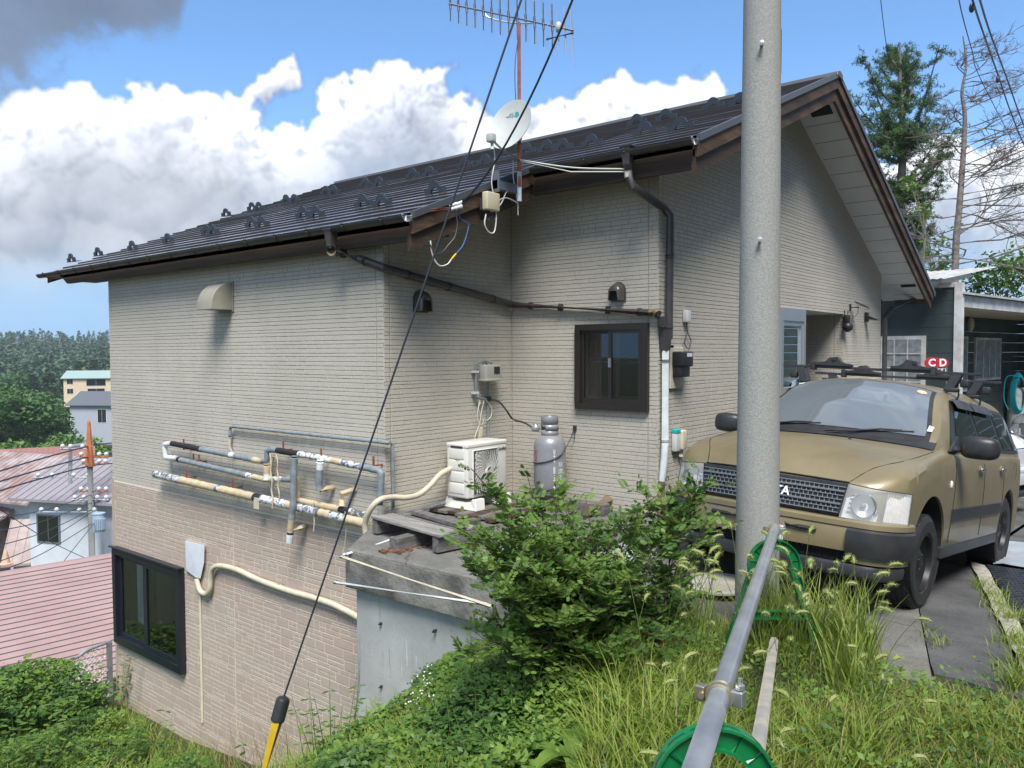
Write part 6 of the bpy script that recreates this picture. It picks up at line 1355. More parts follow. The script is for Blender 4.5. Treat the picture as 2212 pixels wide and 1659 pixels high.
# junction box, cables at the eave
q=at(1057,436,0,XR1+.04); M['cream2']=mat('cream box',(.56,.50,.34),.5,0,(.50,.45,.32),6)
bx=empty('aerial_booster_box',q,'cream plastic booster box hung on the rake board beside the mast','junction box'); yA=at(1044,436,0,XR1+.05).y; yB=at(1072,436,0,XR1+.05).y; zA=at(1057,416,0,XR1+.05).z; zB=at(1057,456,0,XR1+.05).z
mb=MB(); mb.rbox(XR1+.03,XR1+.10,yA,yB,zB,zA,.014); mb.build('casing',M['cream2'],bx,smooth=True); mb=MB(); mb.rbox(XR1+.022,XR1+.032,yA-.02,yB-.02,zB-.0,zA-.07,.003); mb.build('back_plate',M['teal'] if 0 else M['cable'],bx)
for k in(.15,.35,.8): mb=MB(); mb.tube([(XR1+.06,yA+(yB-yA)*k,zB),(XR1+.06,yA+(yB-yA)*k,zB-.09)],.011,8); mb.build('gland',M['cable'],bx)
def wire(pts,r,m,name,label,cat='cable',n=6):
    mb=MB(); mb.tube(smooth_path(pts,n),r,6); return tag(mb.build(name,m,smooth=True),label,cat)
e=lambda x,y,d=.07: at(x,y,0,XR1+d)
wire([e(1050,462),e(1047,485),e(1057,502),e(1068,500),e(1072,470),e(1070,445)],.0065,M['wcable'],'white_cable','white cable loop hanging below the cream booster box')
wire([e(1066,312,.03),e(1069,345,.05),e(1062,390,.06),e(1066,420),e(1071,445),e(1073,452),e(1085,435),e(1094,415),e(1106,408),e(1116,412),e(1120,450)],.0055,M['wcable'],'white_cable','white cable running from the dish converter past the booster box to the mast')
wire([e(1073,440),e(1082,430),e(1096,428),e(1112,435),e(1118,440)],.0055,M['wcable'],'white_cable','short white cable bridging the booster box and the mast foot')
wire([e(1109,345),e(1109,385),e(1114,410),e(1118,440),e(1119,465)],.0055,M['wcable'],'white_cable','white cable dangling along the mast foot')
stay0=Vector((mx,my,mp(1122,345).z))
stay1=at(1352,365,1,YE2-.06)
wire([stay0,stay0.lerp(stay1,.5)+P3(0,0,-.03),stay1],.007,M['wcable'],'stay_rope','pale stay rope stretched from the mast to the hopper on the right gutter','rope')
mb=MB(); mb.tube([stay0+P3(0,0,-.01),stay0.lerp(stay1,.5)+P3(0,0,-.07),stay1+P3(0,0,-.025)],.006,6); tag(mb.build('stay_rope',M['wcable']),'lower pale stay rope sagging beside the first from mast to hopper','rope')
# service drop with insulators
ins=e(985,445,.12); it=empty('wire_insulator',ins,'white porcelain insulator pair on the rake board where the dark drop wire ends','insulator')
dri=(CR*.9+CU*.25).normalized()
for k in(-1,1): mb=MB(); c=ins+CU*.016*k; mb.tube([c-dri*.06,c-dri*.04,c-dri*.02,c,c+dri*.02,c+dri*.06],[.013,.018,.012,.018,.014,.019],10); mb.build('porcelain',M['white'],it,smooth=True)
hkp=e(925,452,.01); mb=MB(); mb.tube([hkp,ins-dri*.05],.004,5); mb.tube([hkp+CU*-.02,ins-dri*.05-CU*.01],.004,5); mb.build('tie_wire',M['rust'],it)
def sagline(a,b_,sag,n=24): return [a.lerp(b_,k/n)+P3(0,0,-sag*4*(k/n)*(1-k/n)) for k in range(n+1)]
mb=MB(); mb.tube(sagline(ins+dri*.05,ptop+P3(.1,0,-.1),.80),.0085,7); mb.tube(sagline(ins+dri*.05+P3(0,0,.012),ptop+P3(.1,0,-.1),.81),.0075,7); tag(mb.build('drop_wire',M['cable'],smooth=True),'dark blue service wire crossing the dish up to the pole','wire')
wire([ins+dri*.03,e(993,470,.10),e(1011,483,.1),e(1010,500,.1),e(1000,530,.1),e(985,548,.09)],.006,M['bcable'],'blue_cable','blue cable arching below the white insulators')
wire([e(985,548,.09),e(975,560,.09)],.008,M['yellow'],'cable_splice','yellow splice at the end of the blue cable')
wire([e(975,560,.09),e(966,571,.09),e(950,574,.09),e(938,560,.08),e(932,540,.08),e(930,520,.07)],.006,M['wcable'],'white_cable','white cable loop under the left gutter end')
wire([ins+dri*-.02,e(988,480,.12),e(983,510,.12),e(968,530,.1),e(955,545,.1),e(940,548,.1),e(930,530,.08),e(922,515,.06)],.006,M['cable'],'black_cable','black cable loop hanging with the blue one below the insulators')
wire([e(945,506,.02),e(950,520,.03),e(965,532,.03)],.005,M['cable'],'black_cable','thin black cable stub at the wall under the booster box') if 0 else None
# power lines, upper right, and the far thin wire
M['line2']=M['cable']
def farline(pts,r,label,beads=()):
    P_=[ray_at(*p) for p in pts]; mb=MB(); mb.tube(smooth_path(P_,8),r,6)
    for b_ in beads: mb.sphere(ray_at(*b_),r*2.6,0,8,6,(1,1,1.8))
    return tag(mb.build('power_line',M['cable'],smooth=True),label,'power line','power lines above the dead tree')
farline([(2085,-60,9),(2110,30,11),(2155,160,15),(2190,260,19),(2240,380,24)],.014,'leftmost thick power line slanting past the dead tree top',((2099,17,10.5),(2155,172,15),))
farline([(2100,-60,9),(2135,60,12),(2175,170,16),(2215,280,20),(2260,380,24)],.014,'second thick power line slanting past the dead tree top')
farline([(2060,-60,12),(2078,30,14),(2100,110,17),(2118,170,20),(2200,330,26)],.010,'thin power line left of the two thick ones')
mb=MB(); P_=[ray_at(1900,-20,16),ray_at(1912,80,17),ray_at(1925,160,18)]; mb.tube(smooth_path(P_),.008,5); tag(mb.build('thin_wire',M['cable']),'single thin wire above the green larch','wire')
# ---------------------------------------------------------------- foliage tools
def leafmat(name,c1,c2,trl=.3,rough=.55,ns=1.5):
    return mat(name,c1,rough,0,c2,ns,trl=trl,lo=.38,hi=.62,spec=.35)
M['bark']=mat('bark',(.09,.075,.06),.9,0,(.16,.14,.12),12,.8,30,stretch=(1,1,.3)); M['barkd']=mat('dead bark',(.10,.085,.075),.9,0,(.20,.18,.16),10,.6,30)
M['lfa']=leafmat('broad leaf',(.10,.19,.045),(.16,.27,.06)); M['lfb']=leafmat('dark leaf',(.06,.13,.04),(.10,.19,.055)); M['ndl']=leafmat('larch needle',(.05,.11,.035),(.09,.165,.05),.3); M['pine']=leafmat('pine needle',(.065,.13,.05),(.11,.19,.07),.25); M['wood_far']=leafmat('far wood leaf',(.07,.13,.06),(.10,.17,.08),.2,ns=.02)
M['lfy']=leafmat('yellow green leaf',(.10,.17,.03),(.16,.24,.05))
def faces_from(C,U_,V_,shape='diamond'):
    """C centres, U_,V_ half vectors (n,3) -> verts, faces (numpy)"""
    n=len(C)
    if shape=='tri': v=np.stack([C-U_,C+U_,C+V_],1).reshape(-1,3); f=np.arange(3*n).reshape(n,3)
    else: v=np.stack([C-V_,C+U_,C+V_,C-U_],1).reshape(-1,3); f=np.arange(4*n).reshape(n,4)
    return v,f
def np_mesh(name,v,f,mats,mi=None):
    me=bpy.data.meshes.new(name); n=len(f); k=f.shape[1]
    me.vertices.add(len(v)); me.vertices.foreach_set('co',v.astype(np.float32).ravel()); me.loops.add(n*k); me.loops.foreach_set('vertex_index',f.astype(np.int32).ravel()); me.polygons.add(n)
    me.polygons.foreach_set('loop_start',(np.arange(n)*k).astype(np.int32)); 
    for m in mats: me.materials.append(m)
    if mi is not None: me.polygons.foreach_set('material_index',np.asarray(mi,dtype=np.int32))
    me.update(calc_edges=True); me.validate(); o=bpy.data.objects.new(name,me); COL.objects.link(o); return o
def rnd_unit(n,r): a=r.standard_normal((n,3)); return a/np.linalg.norm(a,axis=1)[:,None]
def leaf_cloud(C,size,r,flat=.5,asp=.6):
    n=len(C); nrm=rnd_unit(n,r); nrm[:,2]=np.abs(nrm[:,2])+flat; nrm/=np.linalg.norm(nrm,axis=1)[:,None]
    t=rnd_unit(n,r); u=np.cross(nrm,t); u/=np.linalg.norm(u,axis=1)[:,None]; w=np.cross(nrm,u); s=size*(.6+.8*r.random((n,1)))
    return faces_from(C,u*s*asp,w*s)
def crown_points(r,n,h,w,lumps=14,z0=.25):
    """broadleaf crown: leaves on the skins of many lumps"""
    L=[]; 
    for i in range(lumps):
        a=r.random()*6.28; zz=z0+(1-z0)*r.random()**.8; rad_=w*.5*math.sin(math.pi*min(max((zz-z0*.6)/(1.12-z0*.6),0),1))**.7*(.35+.65*r.random()**.5); L.append((math.cos(a)*rad_,math.sin(a)*rad_,zz*h*.86,w*(.13+.12*r.random())))
    P=[]; per=n//lumps
    for (x,y,z,s) in L:
        d=rnd_unit(per,r); rr=s*(.55+.5*r.random((per,1))); P.append(np.c_[x,y,z]+d*rr*np.array([1,1,.75]))
    return np.concatenate(P),L
def make_tree(kind,h,w,seed,n,leaf,m,par_label,name='tree'):
    r=np.random.default_rng(seed); root=empty(name,(0,0,0),None,'tree',world=False); mb=MB()
    if kind=='broad':
        C,L=crown_points(r,n,h,w); mb.tube([(0,0,-.5),(0,0,h*.3),(.05*w,0,h*.55),(0,.03*w,h*.8)],[h*.022,h*.018,h*.012,h*.004],8)
        for (x,y,z,s) in L: mb.tube([(0,0,h*(.25+.3*z/h)),(x*.5,y*.5,z*.8),(x,y,z)],[h*.009,h*.006,h*.002],5)
        v,f=leaf_cloud(C,leaf,r)
    else:   # conifer in drooping tiers
        mb.tube([(0,0,-.5),(0,0,h*.5),(0,0,h)],[h*.018,h*.012,.02],7); C=[]
        T_=int(h*1.6)
        for i in range(T_):
            zf=.16+.84*i/T_; rr=w*.5*(1-zf)**.75+.06*w
            for k in range(7):
                a=r.random()*6.28; L_=rr*(.65+.5*r.random()); z=zf*h; mb.tube([(0,0,z),(math.cos(a)*L_,math.sin(a)*L_,z-L_*.12)],[.03,.008],4)
                q=max(6,int(n/T_/7)); t_=r.random(q)**.6; C.append(np.c_[math.cos(a)*L_*t_,math.sin(a)*L_*t_,z-L_*.12*t_]+r.normal(size=(q,3))*np.array([.10,.10,.035])*w*.35)
        v,f=leaf_cloud(np.concatenate(C),leaf,r,1.2)
    mb.build('trunk',M['bark'],root,smooth=True); c=np_mesh('crown',v,f,[m]); c.parent=root
    return root
def place(proto,x,y,s,rz,label,used=set(),group='trees down in the valley'):
    z=float(gz(x,y))-.1
    if proto.name in used: o=dup(proto)
    else: o=proto; used.add(proto.name)
    o.location=(x,y,z); o.rotation_euler=(0,0,rz); o.scale=(s,s,s); tag(o,label,'tree',group); return o
pA=make_tree('broad',14,13,1,9000,.30,M['lfb'],''); pB=make_tree('broad',9,9,2,7000,.24,M['lfa'],'',); pC=make_tree('conifer',15,8,3,7000,.30,M['pine'],'')
def gp_(x,y,d): q=ray_at(x,y,d); return q
def put(proto,px,ybase,d,s,label,group='trees down in the valley'):
    q=ray_at(px,ybase,d); return place(proto,q.x,q.y,s,random.random()*6,label,group=group)
put(pA,28,960,112,1.05,'big dark rounded tree at the left edge of the valley'); put(pA,-30,950,100,1.0,'dark tree cut by the left edge below the wooded hill')
put(pB,118,905,205,1.6,'rounded yellow green tree left of the cream house'); put(pC,108,880,235,1.35,'tall pointed conifer rising behind the rounded valley tree'); put(pC,72,880,240,1.3,'second tall conifer left of the tallest one in the valley')
put(pC,140,880,245,1.25,'conifer between the tallest conifer and the house wall'); put(pB,112,935,150,1.0,'small round tree on the bank left of the grey gabled house')
put(pC,170,850,300,1.3,'dark conifer above the cream house'); put(pC,205,850,310,1.3,'dark conifer right above the cream house by the wall edge'); put(pA,40,870,260,1.3,'broad bright green tree on the left hillside')
put(pB,150,990,95,.95,'low green tree under the grey gabled house'); put(pB,205,985,90,.8,'low green tree touching the house wall edge in the valley'); put(pB,95,1005,80,.9,'green tree above the red roofed house'); put(pB,40,1000,85,.95,'green tree above the left part of the red roof')
put(pB,10,900,230,1.5,'pale green tree high on the left hillside'); put(pB,128,1130,52,.50,'bright green tree beside the white walled house')
put(pC,165,1215,34,.17,'small dark conifer above the pink roof'); put(pC,140,1225,34,.14,'smallest dark conifer just above the pink roof edge')
# far wood: one mass
r=np.random.default_rng(11); Cs=[];Sz=[]
for i in range(1500):
    a=r.uniform(-1.35,-.95) if i<1300 else r.uniform(-.95,-.7); d=r.uniform(300,900) if i%3 else r.uniform(270,420); x,y=math.sin(a)*d,math.cos(a)*d; z=float(far_z(x,y)); h=r.uniform(10,17); w=h*.42; q=70
    t_=r.random(q); rr=w*.5*(1-t_**1.5*.85)*r.random(q)**.4; an=r.random(q)*6.28; Cs.append(np.c_[x+np.cos(an)*rr,y+np.sin(an)*rr,z+h*(.15+.85*t_)])
C=np.concatenate(Cs); v,f=leaf_cloud(C,1.15,r,.6); o=np_mesh('far_wood',v,f,[M['wood_far']]); tag(o,kind='stuff')
# distant ridge
mb=MB(); vs=[]; N=60
for i in range(N+1):
    a=-1.6+1.1*i/N; hh=17+6*math.sin(i*.7)+3*math.sin(i*1.9+1)
    for (d,z) in((1250,-10),(1350,hh),(1500,-10)): vs.append((math.sin(a)*d,math.cos(a)*d,z))
mb.add(vs,[(i*3+k,i*3+k+1,(i+1)*3+k+1,(i+1)*3+k) for i in range(N) for k in range(2)]); M['ridgeh']=mat('far hill forest',(.03,.06,.045),.9,0,(.045,.08,.05),.02); tag(mb.build('hills',M['ridgeh'],smooth=True,keep=True),kind='structure')
# ---------------------------------------------------------------- valley houses
def hm(name,c,c2=None,**k): return mat(name,c,.7,0,c2 or c,k.get('ns',1.5),lo=.4,hi=.7)
def simple_house(name,pos,rz,w,d,h,roof_h,wallm,roofm,label,over=.5,windows=(),hip=False,trim=None):
    """local x = length, y = depth, ridge along x; windows: (face 'f' or 'e', u, z, width, height)"""
    root=empty(name,pos,label,'house','houses down in the valley',world=False); root.rotation_euler=(0,0,rz)
    mb=MB(); mb.prism([(-w/2,-d/2,-3),(-w/2,d/2,-3),(-w/2,d/2,h),(-w/2,0,h+roof_h*.96),(-w/2,-d/2,h)],(w,0,0)); wl=mb.build('wall',wallm,root,keep=True)
    mb=MB(); ro=roof_h/(d/2); e=d/2+over
    for s in(-1,1): mb.prism([(-w/2-over,0,h+roof_h),(-w/2-over,s*e,h-over*ro),(-w/2-over,s*e,h-over*ro+.12),(-w/2-over,0,h+roof_h+.14)],(w+2*over,0,0))
    n=int((w+2*over)/.45)
    for k in range(n+1):
        x=-w/2-over+k*.45
        for s in(-1,1): mb.prism([(x,0,h+roof_h+.14),(x,s*e,h-over*ro+.12),(x,s*e,h-over*ro+.16),(x,0,h+roof_h+.18)],(.05,0,0))
    mb.build('roof',roofm,root,keep=True)
    if trim:
        mb=MB()
        for s in(-1,1): mb.prism([(-w/2-over-.02,0,h+roof_h+.02),(-w/2-over-.02,s*e,h-over*ro-.1),(-w/2-over-.02,s*e,h-over*ro+.14),(-w/2-over-.02,0,h+roof_h+.2)],(.06,0,0))
        mb.build('barge_board',trim,root,keep=True)
    for (fc_,u,z,ww,hh) in windows:
        def B(a,b_,z0,z1,dep0,dep1):
            m=MB()
            if fc_=='f': m.box(a,b_,-d/2-dep1,-d/2-dep0,z0,z1)
            else: m.box(-w/2-dep1,-w/2-dep0,a,b_,z0,z1)
            return m
        fr=B(u-ww/2-.07,u+ww/2+.07,z-.07,z+hh+.07,-.02,.05).build('window',M['white'] if trim else M['steel'],root,keep=True)
        for q in(0,1): B(u-ww/2+q*ww/2+.02,u-ww/2+(q+1)*ww/2-.02,z,z+hh,.05,.06).build('pane',M['cglass'],fr,keep=True)
    return root
wht=hm('white render',(.66,.70,.74),(.58,.62,.66)); gry=hm('grey render',(.38,.41,.45)); crm=hm('cream render',(.62,.50,.32),(.68,.56,.38)); dkw=hm('dark boards',(.10,.075,.06),(.16,.12,.10))
rr_=hm('rusty pale metal roof',(.27,.185,.17),(.40,.35,.34),ns=.9); rred=hm('faded red roof',(.27,.13,.11),(.33,.19,.16),ns=.5); rgry=hm('slate roof',(.12,.13,.15)); rgrn=hm('green roof',(.30,.40,.38)); rbr=hm('tan tiled roof',(.33,.26,.24),(.40,.33,.30)); rpl=hm('pale blue roof',(.27,.25,.27))
def hp_(x,y,d): return ray_at(x,y,d)
vAz=math.atan2(-(CR.x*0+CF.x),CF.y)
fa=math.atan2(CR.y,CR.x)     # rotation for which local -y faces the camera axis
def H(name,x,y,d,dr,*a,**k): 
    return simple_house(name,tuple(hp_(x,y,d)),fa+.35+rad(dr),*a,**k)
H('apartment_house',215,850,205,-8,14,9,4.2,1.6,crm,rgrn,'cream house with a green roof far up the valley slope',windows=(('f',-5.5,.3,1.4,1.2),('f',-5.5,2.7,1.4,1.2),('f',.5,2.2,4.5,1.6),('f',.5,.0,4.0,1.5)),trim=M['white'])
H('gabled_house',232,918,140,-28,9,7,3.9,1.9,gry,rgry,'grey gabled house with a slate roof below the cream house',windows=(('f',1.5,.8,1.6,2.2),),trim=M['white'])
H('low_house',40,1042,76,8,12,7,1.6,1.5,wht,rred,'low house under a long faded red metal roof')
H('white_house',112,1200,52,-42,6.4,7.5,4.8,1.7,wht,rr_,'white two storey house under a streaky rust pink metal roof',over=.9,windows=(('e',-1.1,2.3,3.6,1.6),('e',-1.1,-.6,2.8,1.6),('f',-1.2,2.3,1.6,1.3)))
H('side_house',-10,1215,50,-30,5,6,3.2,1.0,dkw,rr_,'dark boarded house at the left edge beside the white one',windows=(('f',0,1.2,2,1.4),))
H('small_house',190,1210,46,2,6.5,5,1.0,1.5,wht,rbr,'small house with a tan tiled roof behind the transformer pole',windows=(('e',0,-.6,1.2,1.0),))
H('neighbour_house',262,1160,40,-35,5,6,2.6,1.2,wht,rpl,'pale roofed house just left of the brick house corner',over=.6,windows=(('f',-1.4,.4,1.2,1.2),))
H('shed_house',235,1075,62,20,7,5,1.8,1.2,rpl,rpl,'pale lilac shed behind the orange tipped pole')
# the near pink roof
a=ray_at(-60,1251,19.0); b_=ray_at(270,1191,19.0); k=-5.5/a.z; a=a*k; b_=b_*(-5.45/b_.z); a.z=b_.z=-5.47
dirr=(b_-a).normalized(); out=Vector((dirr.y,-dirr.x,0)); out=out if out.x>0 else -out
M['pinkroof']=mat('pink coated roof sheet',(.36,.235,.22),.55,.0,(.40,.27,.255),1.2)
pr=empty('pink_roofed_house',(a+b_)/2+out*2.3+P3(0,0,-2.6),'single storey house under a wide pink metal roof with dark seams','house','houses down in the valley')
a2=a-dirr*3; b2=b_+dirr*4.5; mb=MB(); m3=MB(); n=24; st=.24; sl_=.21
for i in range(n):
    p0=a2+out*(i*st)+P3(0,0,-i*st*sl_); p1=p0+out*(st-.012)+P3(0,0,-(st)*sl_+.022); L_=(b2-a2); off=P3(0,0,.0)
    mb.add([p0+P3(0,0,.0),p0+L_,p1+L_,p1],[(0,1,2,3)],0)
    q=p1+out*.012+P3(0,0,-.022); mb.add([p1,p1+L_,q+L_+P3(0,0,-.02),q+P3(0,0,-.02)],[(0,1,2,3)],1)
mb.build('roof',[M['pinkroof'],M['seam']],pr)
mb=MB(); L_=b2-a2; mb.prism([a2-out*4+P3(0,0,-.9),a2-out*.0+P3(0,0,-.02),a2-out*.0+P3(0,0,-.08),a2-out*4+P3(0,0,-1)],L_); mb.build('roof',M['pinkroof'],pr)
e_=a2+out*(n*st-.6)+P3(0,0,-(n*st-.6)*sl_-.06); mb=MB(); mb.prism([e_,e_+P3(0,0,-3.2),a2-out*3+P3(0,0,-4),a2-out*3+P3(0,0,-.8)],L_); mb.build('wall',wht,pr)
# orange tipped pole with transformer
pq=ray_at(200,1240,36); up2=empty('power_pole',pq,'valley power pole with orange tip, cross arms and a pale blue transformer','utility pole'); zt=ray_at(196,905,36).z; M['orange']=mat('rusty orange steel',(.42,.12,.04),.7,0,(.50,.18,.07),3); M['tblue']=mat('pale blue paint',(.45,.55,.66),.4)
mb=MB(); mb.tube([(pq.x,pq.y,pq.z-4),(pq.x,pq.y,zt-1.7)],[.17,.12],12); mb.build('shaft',M['pole'],up2,smooth=True)
mb=MB(); mb.lathe([(.21,-2.1),(.07,-.1),(.0,0)],(pq.x,pq.y,zt+.0),n=8); mb.build('pole_tip',M['orange'],up2)
for y,L,m,o_ in((968,.9,'galv',-.4),(985,.8,'orange',.35),(1000,.7,'orange',.35),(1030,1.6,'galv',-.9),(1060,.8,'orange',.3),(1078,1.0,'galv',.2),(1105,1.7,'galv',-.7)):
    z=ray_at(200,y,36).z; c=Vector((pq.x,pq.y,z))+CR*o_; mb=MB(); mb.tube([c-CR*L,c+CR*L*.6],.05,6); mb.build('cross_arm',M[m],up2)
    for q in(-.9,-.5,.1,.5): 
        mb=MB(); mb.sphere(c+CR*L*q+P3(0,0,.12),.10,0,8,6); mb.build('insulator',M['white'],up2)
c=ray_at(213,1128,35.6); mb=MB(); mb.lathe([(0,-.42),(.26,-.42),(.27,-.38),(.27,.36),(.29,.38),(.29,.42),(0,.46)],c,n=20); 
for k in range(8): a_=math.pi*1.2+k*.22; mb.box(-.02,.02,.26,.33,-.3,.2,M=Matrix.Translation(c)@Matrix.Rotation(a_,4,'Z'))
mb.build('transformer',M['tblue'],up2,smooth=True)
mb=MB(); c=ray_at(165,985,36.5); mb.tube([ray_at(152,1045,36.5),ray_at(152,968,36.5),ray_at(156,964,36.5),ray_at(196,958,36.3)],.09,8); tag(mb.build('bent_mast',M['galv'],smooth=True),'grey bent steel mast left of the orange tipped pole','mast')
# valley wires
def vw(i,pts,r,label): 
    mb=MB(); mb.tube(smooth_path([ray_at(*p) for p in pts],6),r,5); tag(mb.build('overhead_wire',M['cable']),label,'wire','overhead wires at the valley pole')
for i,(y0,y1,y2) in enumerate(((1020,975,955),(1042,998,978),(1062,1018,1000))):
    vw(i,[(-40,y0+10,24),(80,y1+18,30),(196,y1-12,36),(262,y2,40)],.032,['uppermost','second','third'][i]+' thick black wire passing the orange tipped pole')
for i,(ya,yb) in enumerate(((1110,1068),(1140,1085),(1175,1100),(1215,1105),(1235,1130))):
    vw(i,[(-40,ya+12,22),(90,(ya+yb)/2+14,29),(200,yb,36)],.016,['first','second','third','fourth','fifth'][i]+' thin black wire fanning left from the valley pole')
vw(9,[(0,1100,26),(110,1170,30),(205,1215,35)],.014,'thin wire crossing the white house downwards'); vw(10,[(100,1260,26),(205,1128,35.5)],.014,'thin wire rising to the transformer')
mb=MB(); c=ray_at(13,1218,40); mb.lathe([(0,0),(.32,0),(.32,.04),(.20,.05),(.14,.32),(.10,.55),(.03,.75),(0,.75)],c,n=14); tag(mb.build('traffic_cone',mat('faded cone plastic',(.62,.42,.28),.6)),'faded traffic cone beside the dark boarded house','traffic cone')
# valley road with a parked car
q=ray_at(92,940,250); mb=MB(); c=ray_at(92,938,250)
vc=empty('valley_car',c+P3(0,0,-.2),'tiny white car parked on the valley road','car'); mb=MB(); mb.rbox(c.x-2.1,c.x+2.1,c.y-.9,c.y+.9,c.z,c.z+.75,.25); mb.build('body',M['white'],vc,smooth=True); mb=MB(); mb.rbox(c.x-1.1,c.x+1.2,c.y-.8,c.y+.8,c.z+.7,c.z+1.35,.25); mb.build('cabin',M['cglass'],vc,smooth=True)
mb=MB(); A1,A2,A3,A4=ray_at(60,952,246),ray_at(135,948,246),ray_at(125,925,256),ray_at(80,925,256)
mb.quad(A1+P3(0,0,.1),A2+P3(0,0,.1),A3+P3(0,0,.3),A4+P3(0,0,.3)); tag(mb.build('valley_road',M['asph'],keep=True),kind='structure')
# chain link fence near the wall corner
fn=empty('chain_link_fence',(-12.5,2.5,-5.2),'grey chain link fence with a curved top rail below the pink roof','fence'); fx_=-12.45
def fp(x,y): return at(x,y,0,fx_)
mb=MB(); pt=fp(236,1388); pb=fp(236,1500); mb.tube([pt,Vector((pt.x,pt.y,pt.z-1.6))],.042,14); mb.build('post',M['galv'],fn,smooth=True)
mb=MB(); rl=[fp(240,1385),fp(225,1390),fp(190,1404),fp(165,1420),fp(120,1434),fp(60,1446),fp(-40,1462)]; mb.tube(smooth_path(rl),.024,8); mb.build('top_rail',M['galv'],fn,smooth=True)
mb=MB(); ya,yb=fp(-60,1460).y,pt.y; top_=smooth_path(rl)
def topz(y):
    P_=sorted(top_,key=lambda p:p.y); return float(np.interp(y,[p.y for p in P_],[p.z for p in P_]))
y=ya-1.2
while y<yb:
    for s in(1,-1):
        y0,y1=(y,y+1.2) if s>0 else (y+1.2,y); z1=topz(min(max(y1,ya),yb)); z0=z1-1.2
        seg=[(fx_,y0+(y1-y0)*k/6,z0+1.2*k/6+.0) for k in range(7)]; seg=[p for p in seg if ya<=p[1]<=yb]
        if len(seg)>1: mb.tube(seg,.0035,3,caps=False)
    y+=.065
mb.build('wire_mesh',M['galv'],fn,fix=False)
# ---------------------------------------------------------------- green neighbour house beyond the porch
M['dgr']=mat('dark green board',(.030,.048,.046),.7,0,(.05,.07,.066),1.6); M['cor']=mat('corrugated sheet',(.50,.50,.48),.5,0,(.38,.37,.34),4); M['wpaint']=mat('white paint old',(.66,.68,.68),.5,0,(.50,.48,.44),4)
M['curt']=mat('net curtain',(.32,.34,.33),.6,0,(.20,.22,.22),8)
nb_=empty('green_house',(-3.1,17,-2.6),'dark green boarded neighbour house with white windows and porch roof','house'); A_=Vector((.988,-.156,0)); B_=Vector((.156,.988,0)); PC=ray_at(2063,760,15.0); PC.z=0
def NQ(a,b_,z): return PC+A_*a+B_*b_+P3(0,0,z)
def nbox(a0,a1,b0,b1,z0,z1,name,m,par=nb_,bev=0):
    mb=MB(); mb.add([NQ(a,b_,z) for z in(z0,z1) for b_ in(b0,b1) for a in(a0,a1)],[(0,2,3,1),(4,5,7,6),(0,1,5,4),(2,6,7,3),(0,4,6,2),(1,3,7,5)]); return mb.build(name,m,par,bevel=bev)
ZN=lambda y:(751-y)/1722*15.0
mb=MB(); z=-3.0
while z<1.22:
    z1=min(z+.247,1.22)
    mb.add([NQ(a,b_,zz) for zz in(z,z1-.008) for b_ in(0,.1) for a in(-5,0)],[(0,2,3,1),(4,5,7,6),(0,1,5,4),(2,6,7,3),(0,4,6,2),(1,3,7,5)])
    mb.add([NQ(a,b_,zz) for zz in(z,z1) for b_ in(.008,.1) for a in(-5,-.001)],[(0,2,3,1),(4,5,7,6),(0,1,5,4),(2,6,7,3),(0,4,6,2),(1,3,7,5)],1)
    for b0,b1,a0,a1 in((.4,8.0,-1.35,-1.25),): 
        mb.add([NQ(a,b_,zz) for zz in(z,z1-.008) for b_ in(b0,b1) for a in(a0,a1)],[(0,2,3,1),(4,5,7,6),(0,1,5,4),(2,6,7,3),(0,4,6,2),(1,3,7,5)])
    mb.add([NQ(a,b_,zz) for zz in(z,z1-.008) for b_ in(8.0,8.1) for a in(-1.3,6)],[(0,2,3,1),(4,5,7,6),(0,1,5,4),(2,6,7,3),(0,4,6,2),(1,3,7,5)])
    z+=.247
mb.build('wall',[M['dgr'],M['seam']],nb_)
nbox(-1.3,-1.2,.1,.5,-3,1.2,'wall',M['dgr'])
nbox(-.02,.11,-.03,.10,-3,1.28,'corner_post',M['wpaint'])
# porch roof: fascia along B, beige soffit
nbox(-.02,.06,.10,9.0,.83,1.06,'fascia',M['wpaint']); nbox(-.0,.09,.10,9.0,1.05,1.10,'roof_edge',M['seam']); nbox(-1.3,-.02,.1,8.0,.80,.83,'porch_soffit',M['cream2'])
mb=MB(); mb.add([NQ(.15,.0,1.10),NQ(.15,9,1.10),NQ(-4.5,9,1.95),NQ(-4.5,0,1.95),NQ(.15,.0,1.06),NQ(.15,9,1.06),NQ(-4.5,9,1.9),NQ(-4.5,0,1.9)],[(0,1,2,3),(4,7,6,5),(0,4,5,1),(1,5,6,2),(2,6,7,3),(3,7,4,0)]); mb.build('roof',M['cor'],nb_)
mb=MB(); vs=[]
for i in range(61):
    a=-4.2+i*.07; z=1.30+.02*(i%2)
    vs+= [NQ(a,-.55,z+.02),NQ(a,2.2,z+.42)]
mb.add(vs,[(2*i,2*i+2,2*i+3,2*i+1) for i in range(60)]); aw=mb.build('corrugated_canopy',M['cor'],nb_)
for k in range(7): mb=MB(); q=NQ(-.3-k*.55,-.5,1.28); mb.prism([q,q+A_*.045,q+A_*.045+P3(0,0,-.09),q+P3(0,0,-.09)],B_*2+P3(0,0,.3)); mb.build('rafter',M['wpaint'],nb_)
nbox(-4.2,0,-.02,.02,1.20,1.29,'canopy_beam',M['wpaint'])
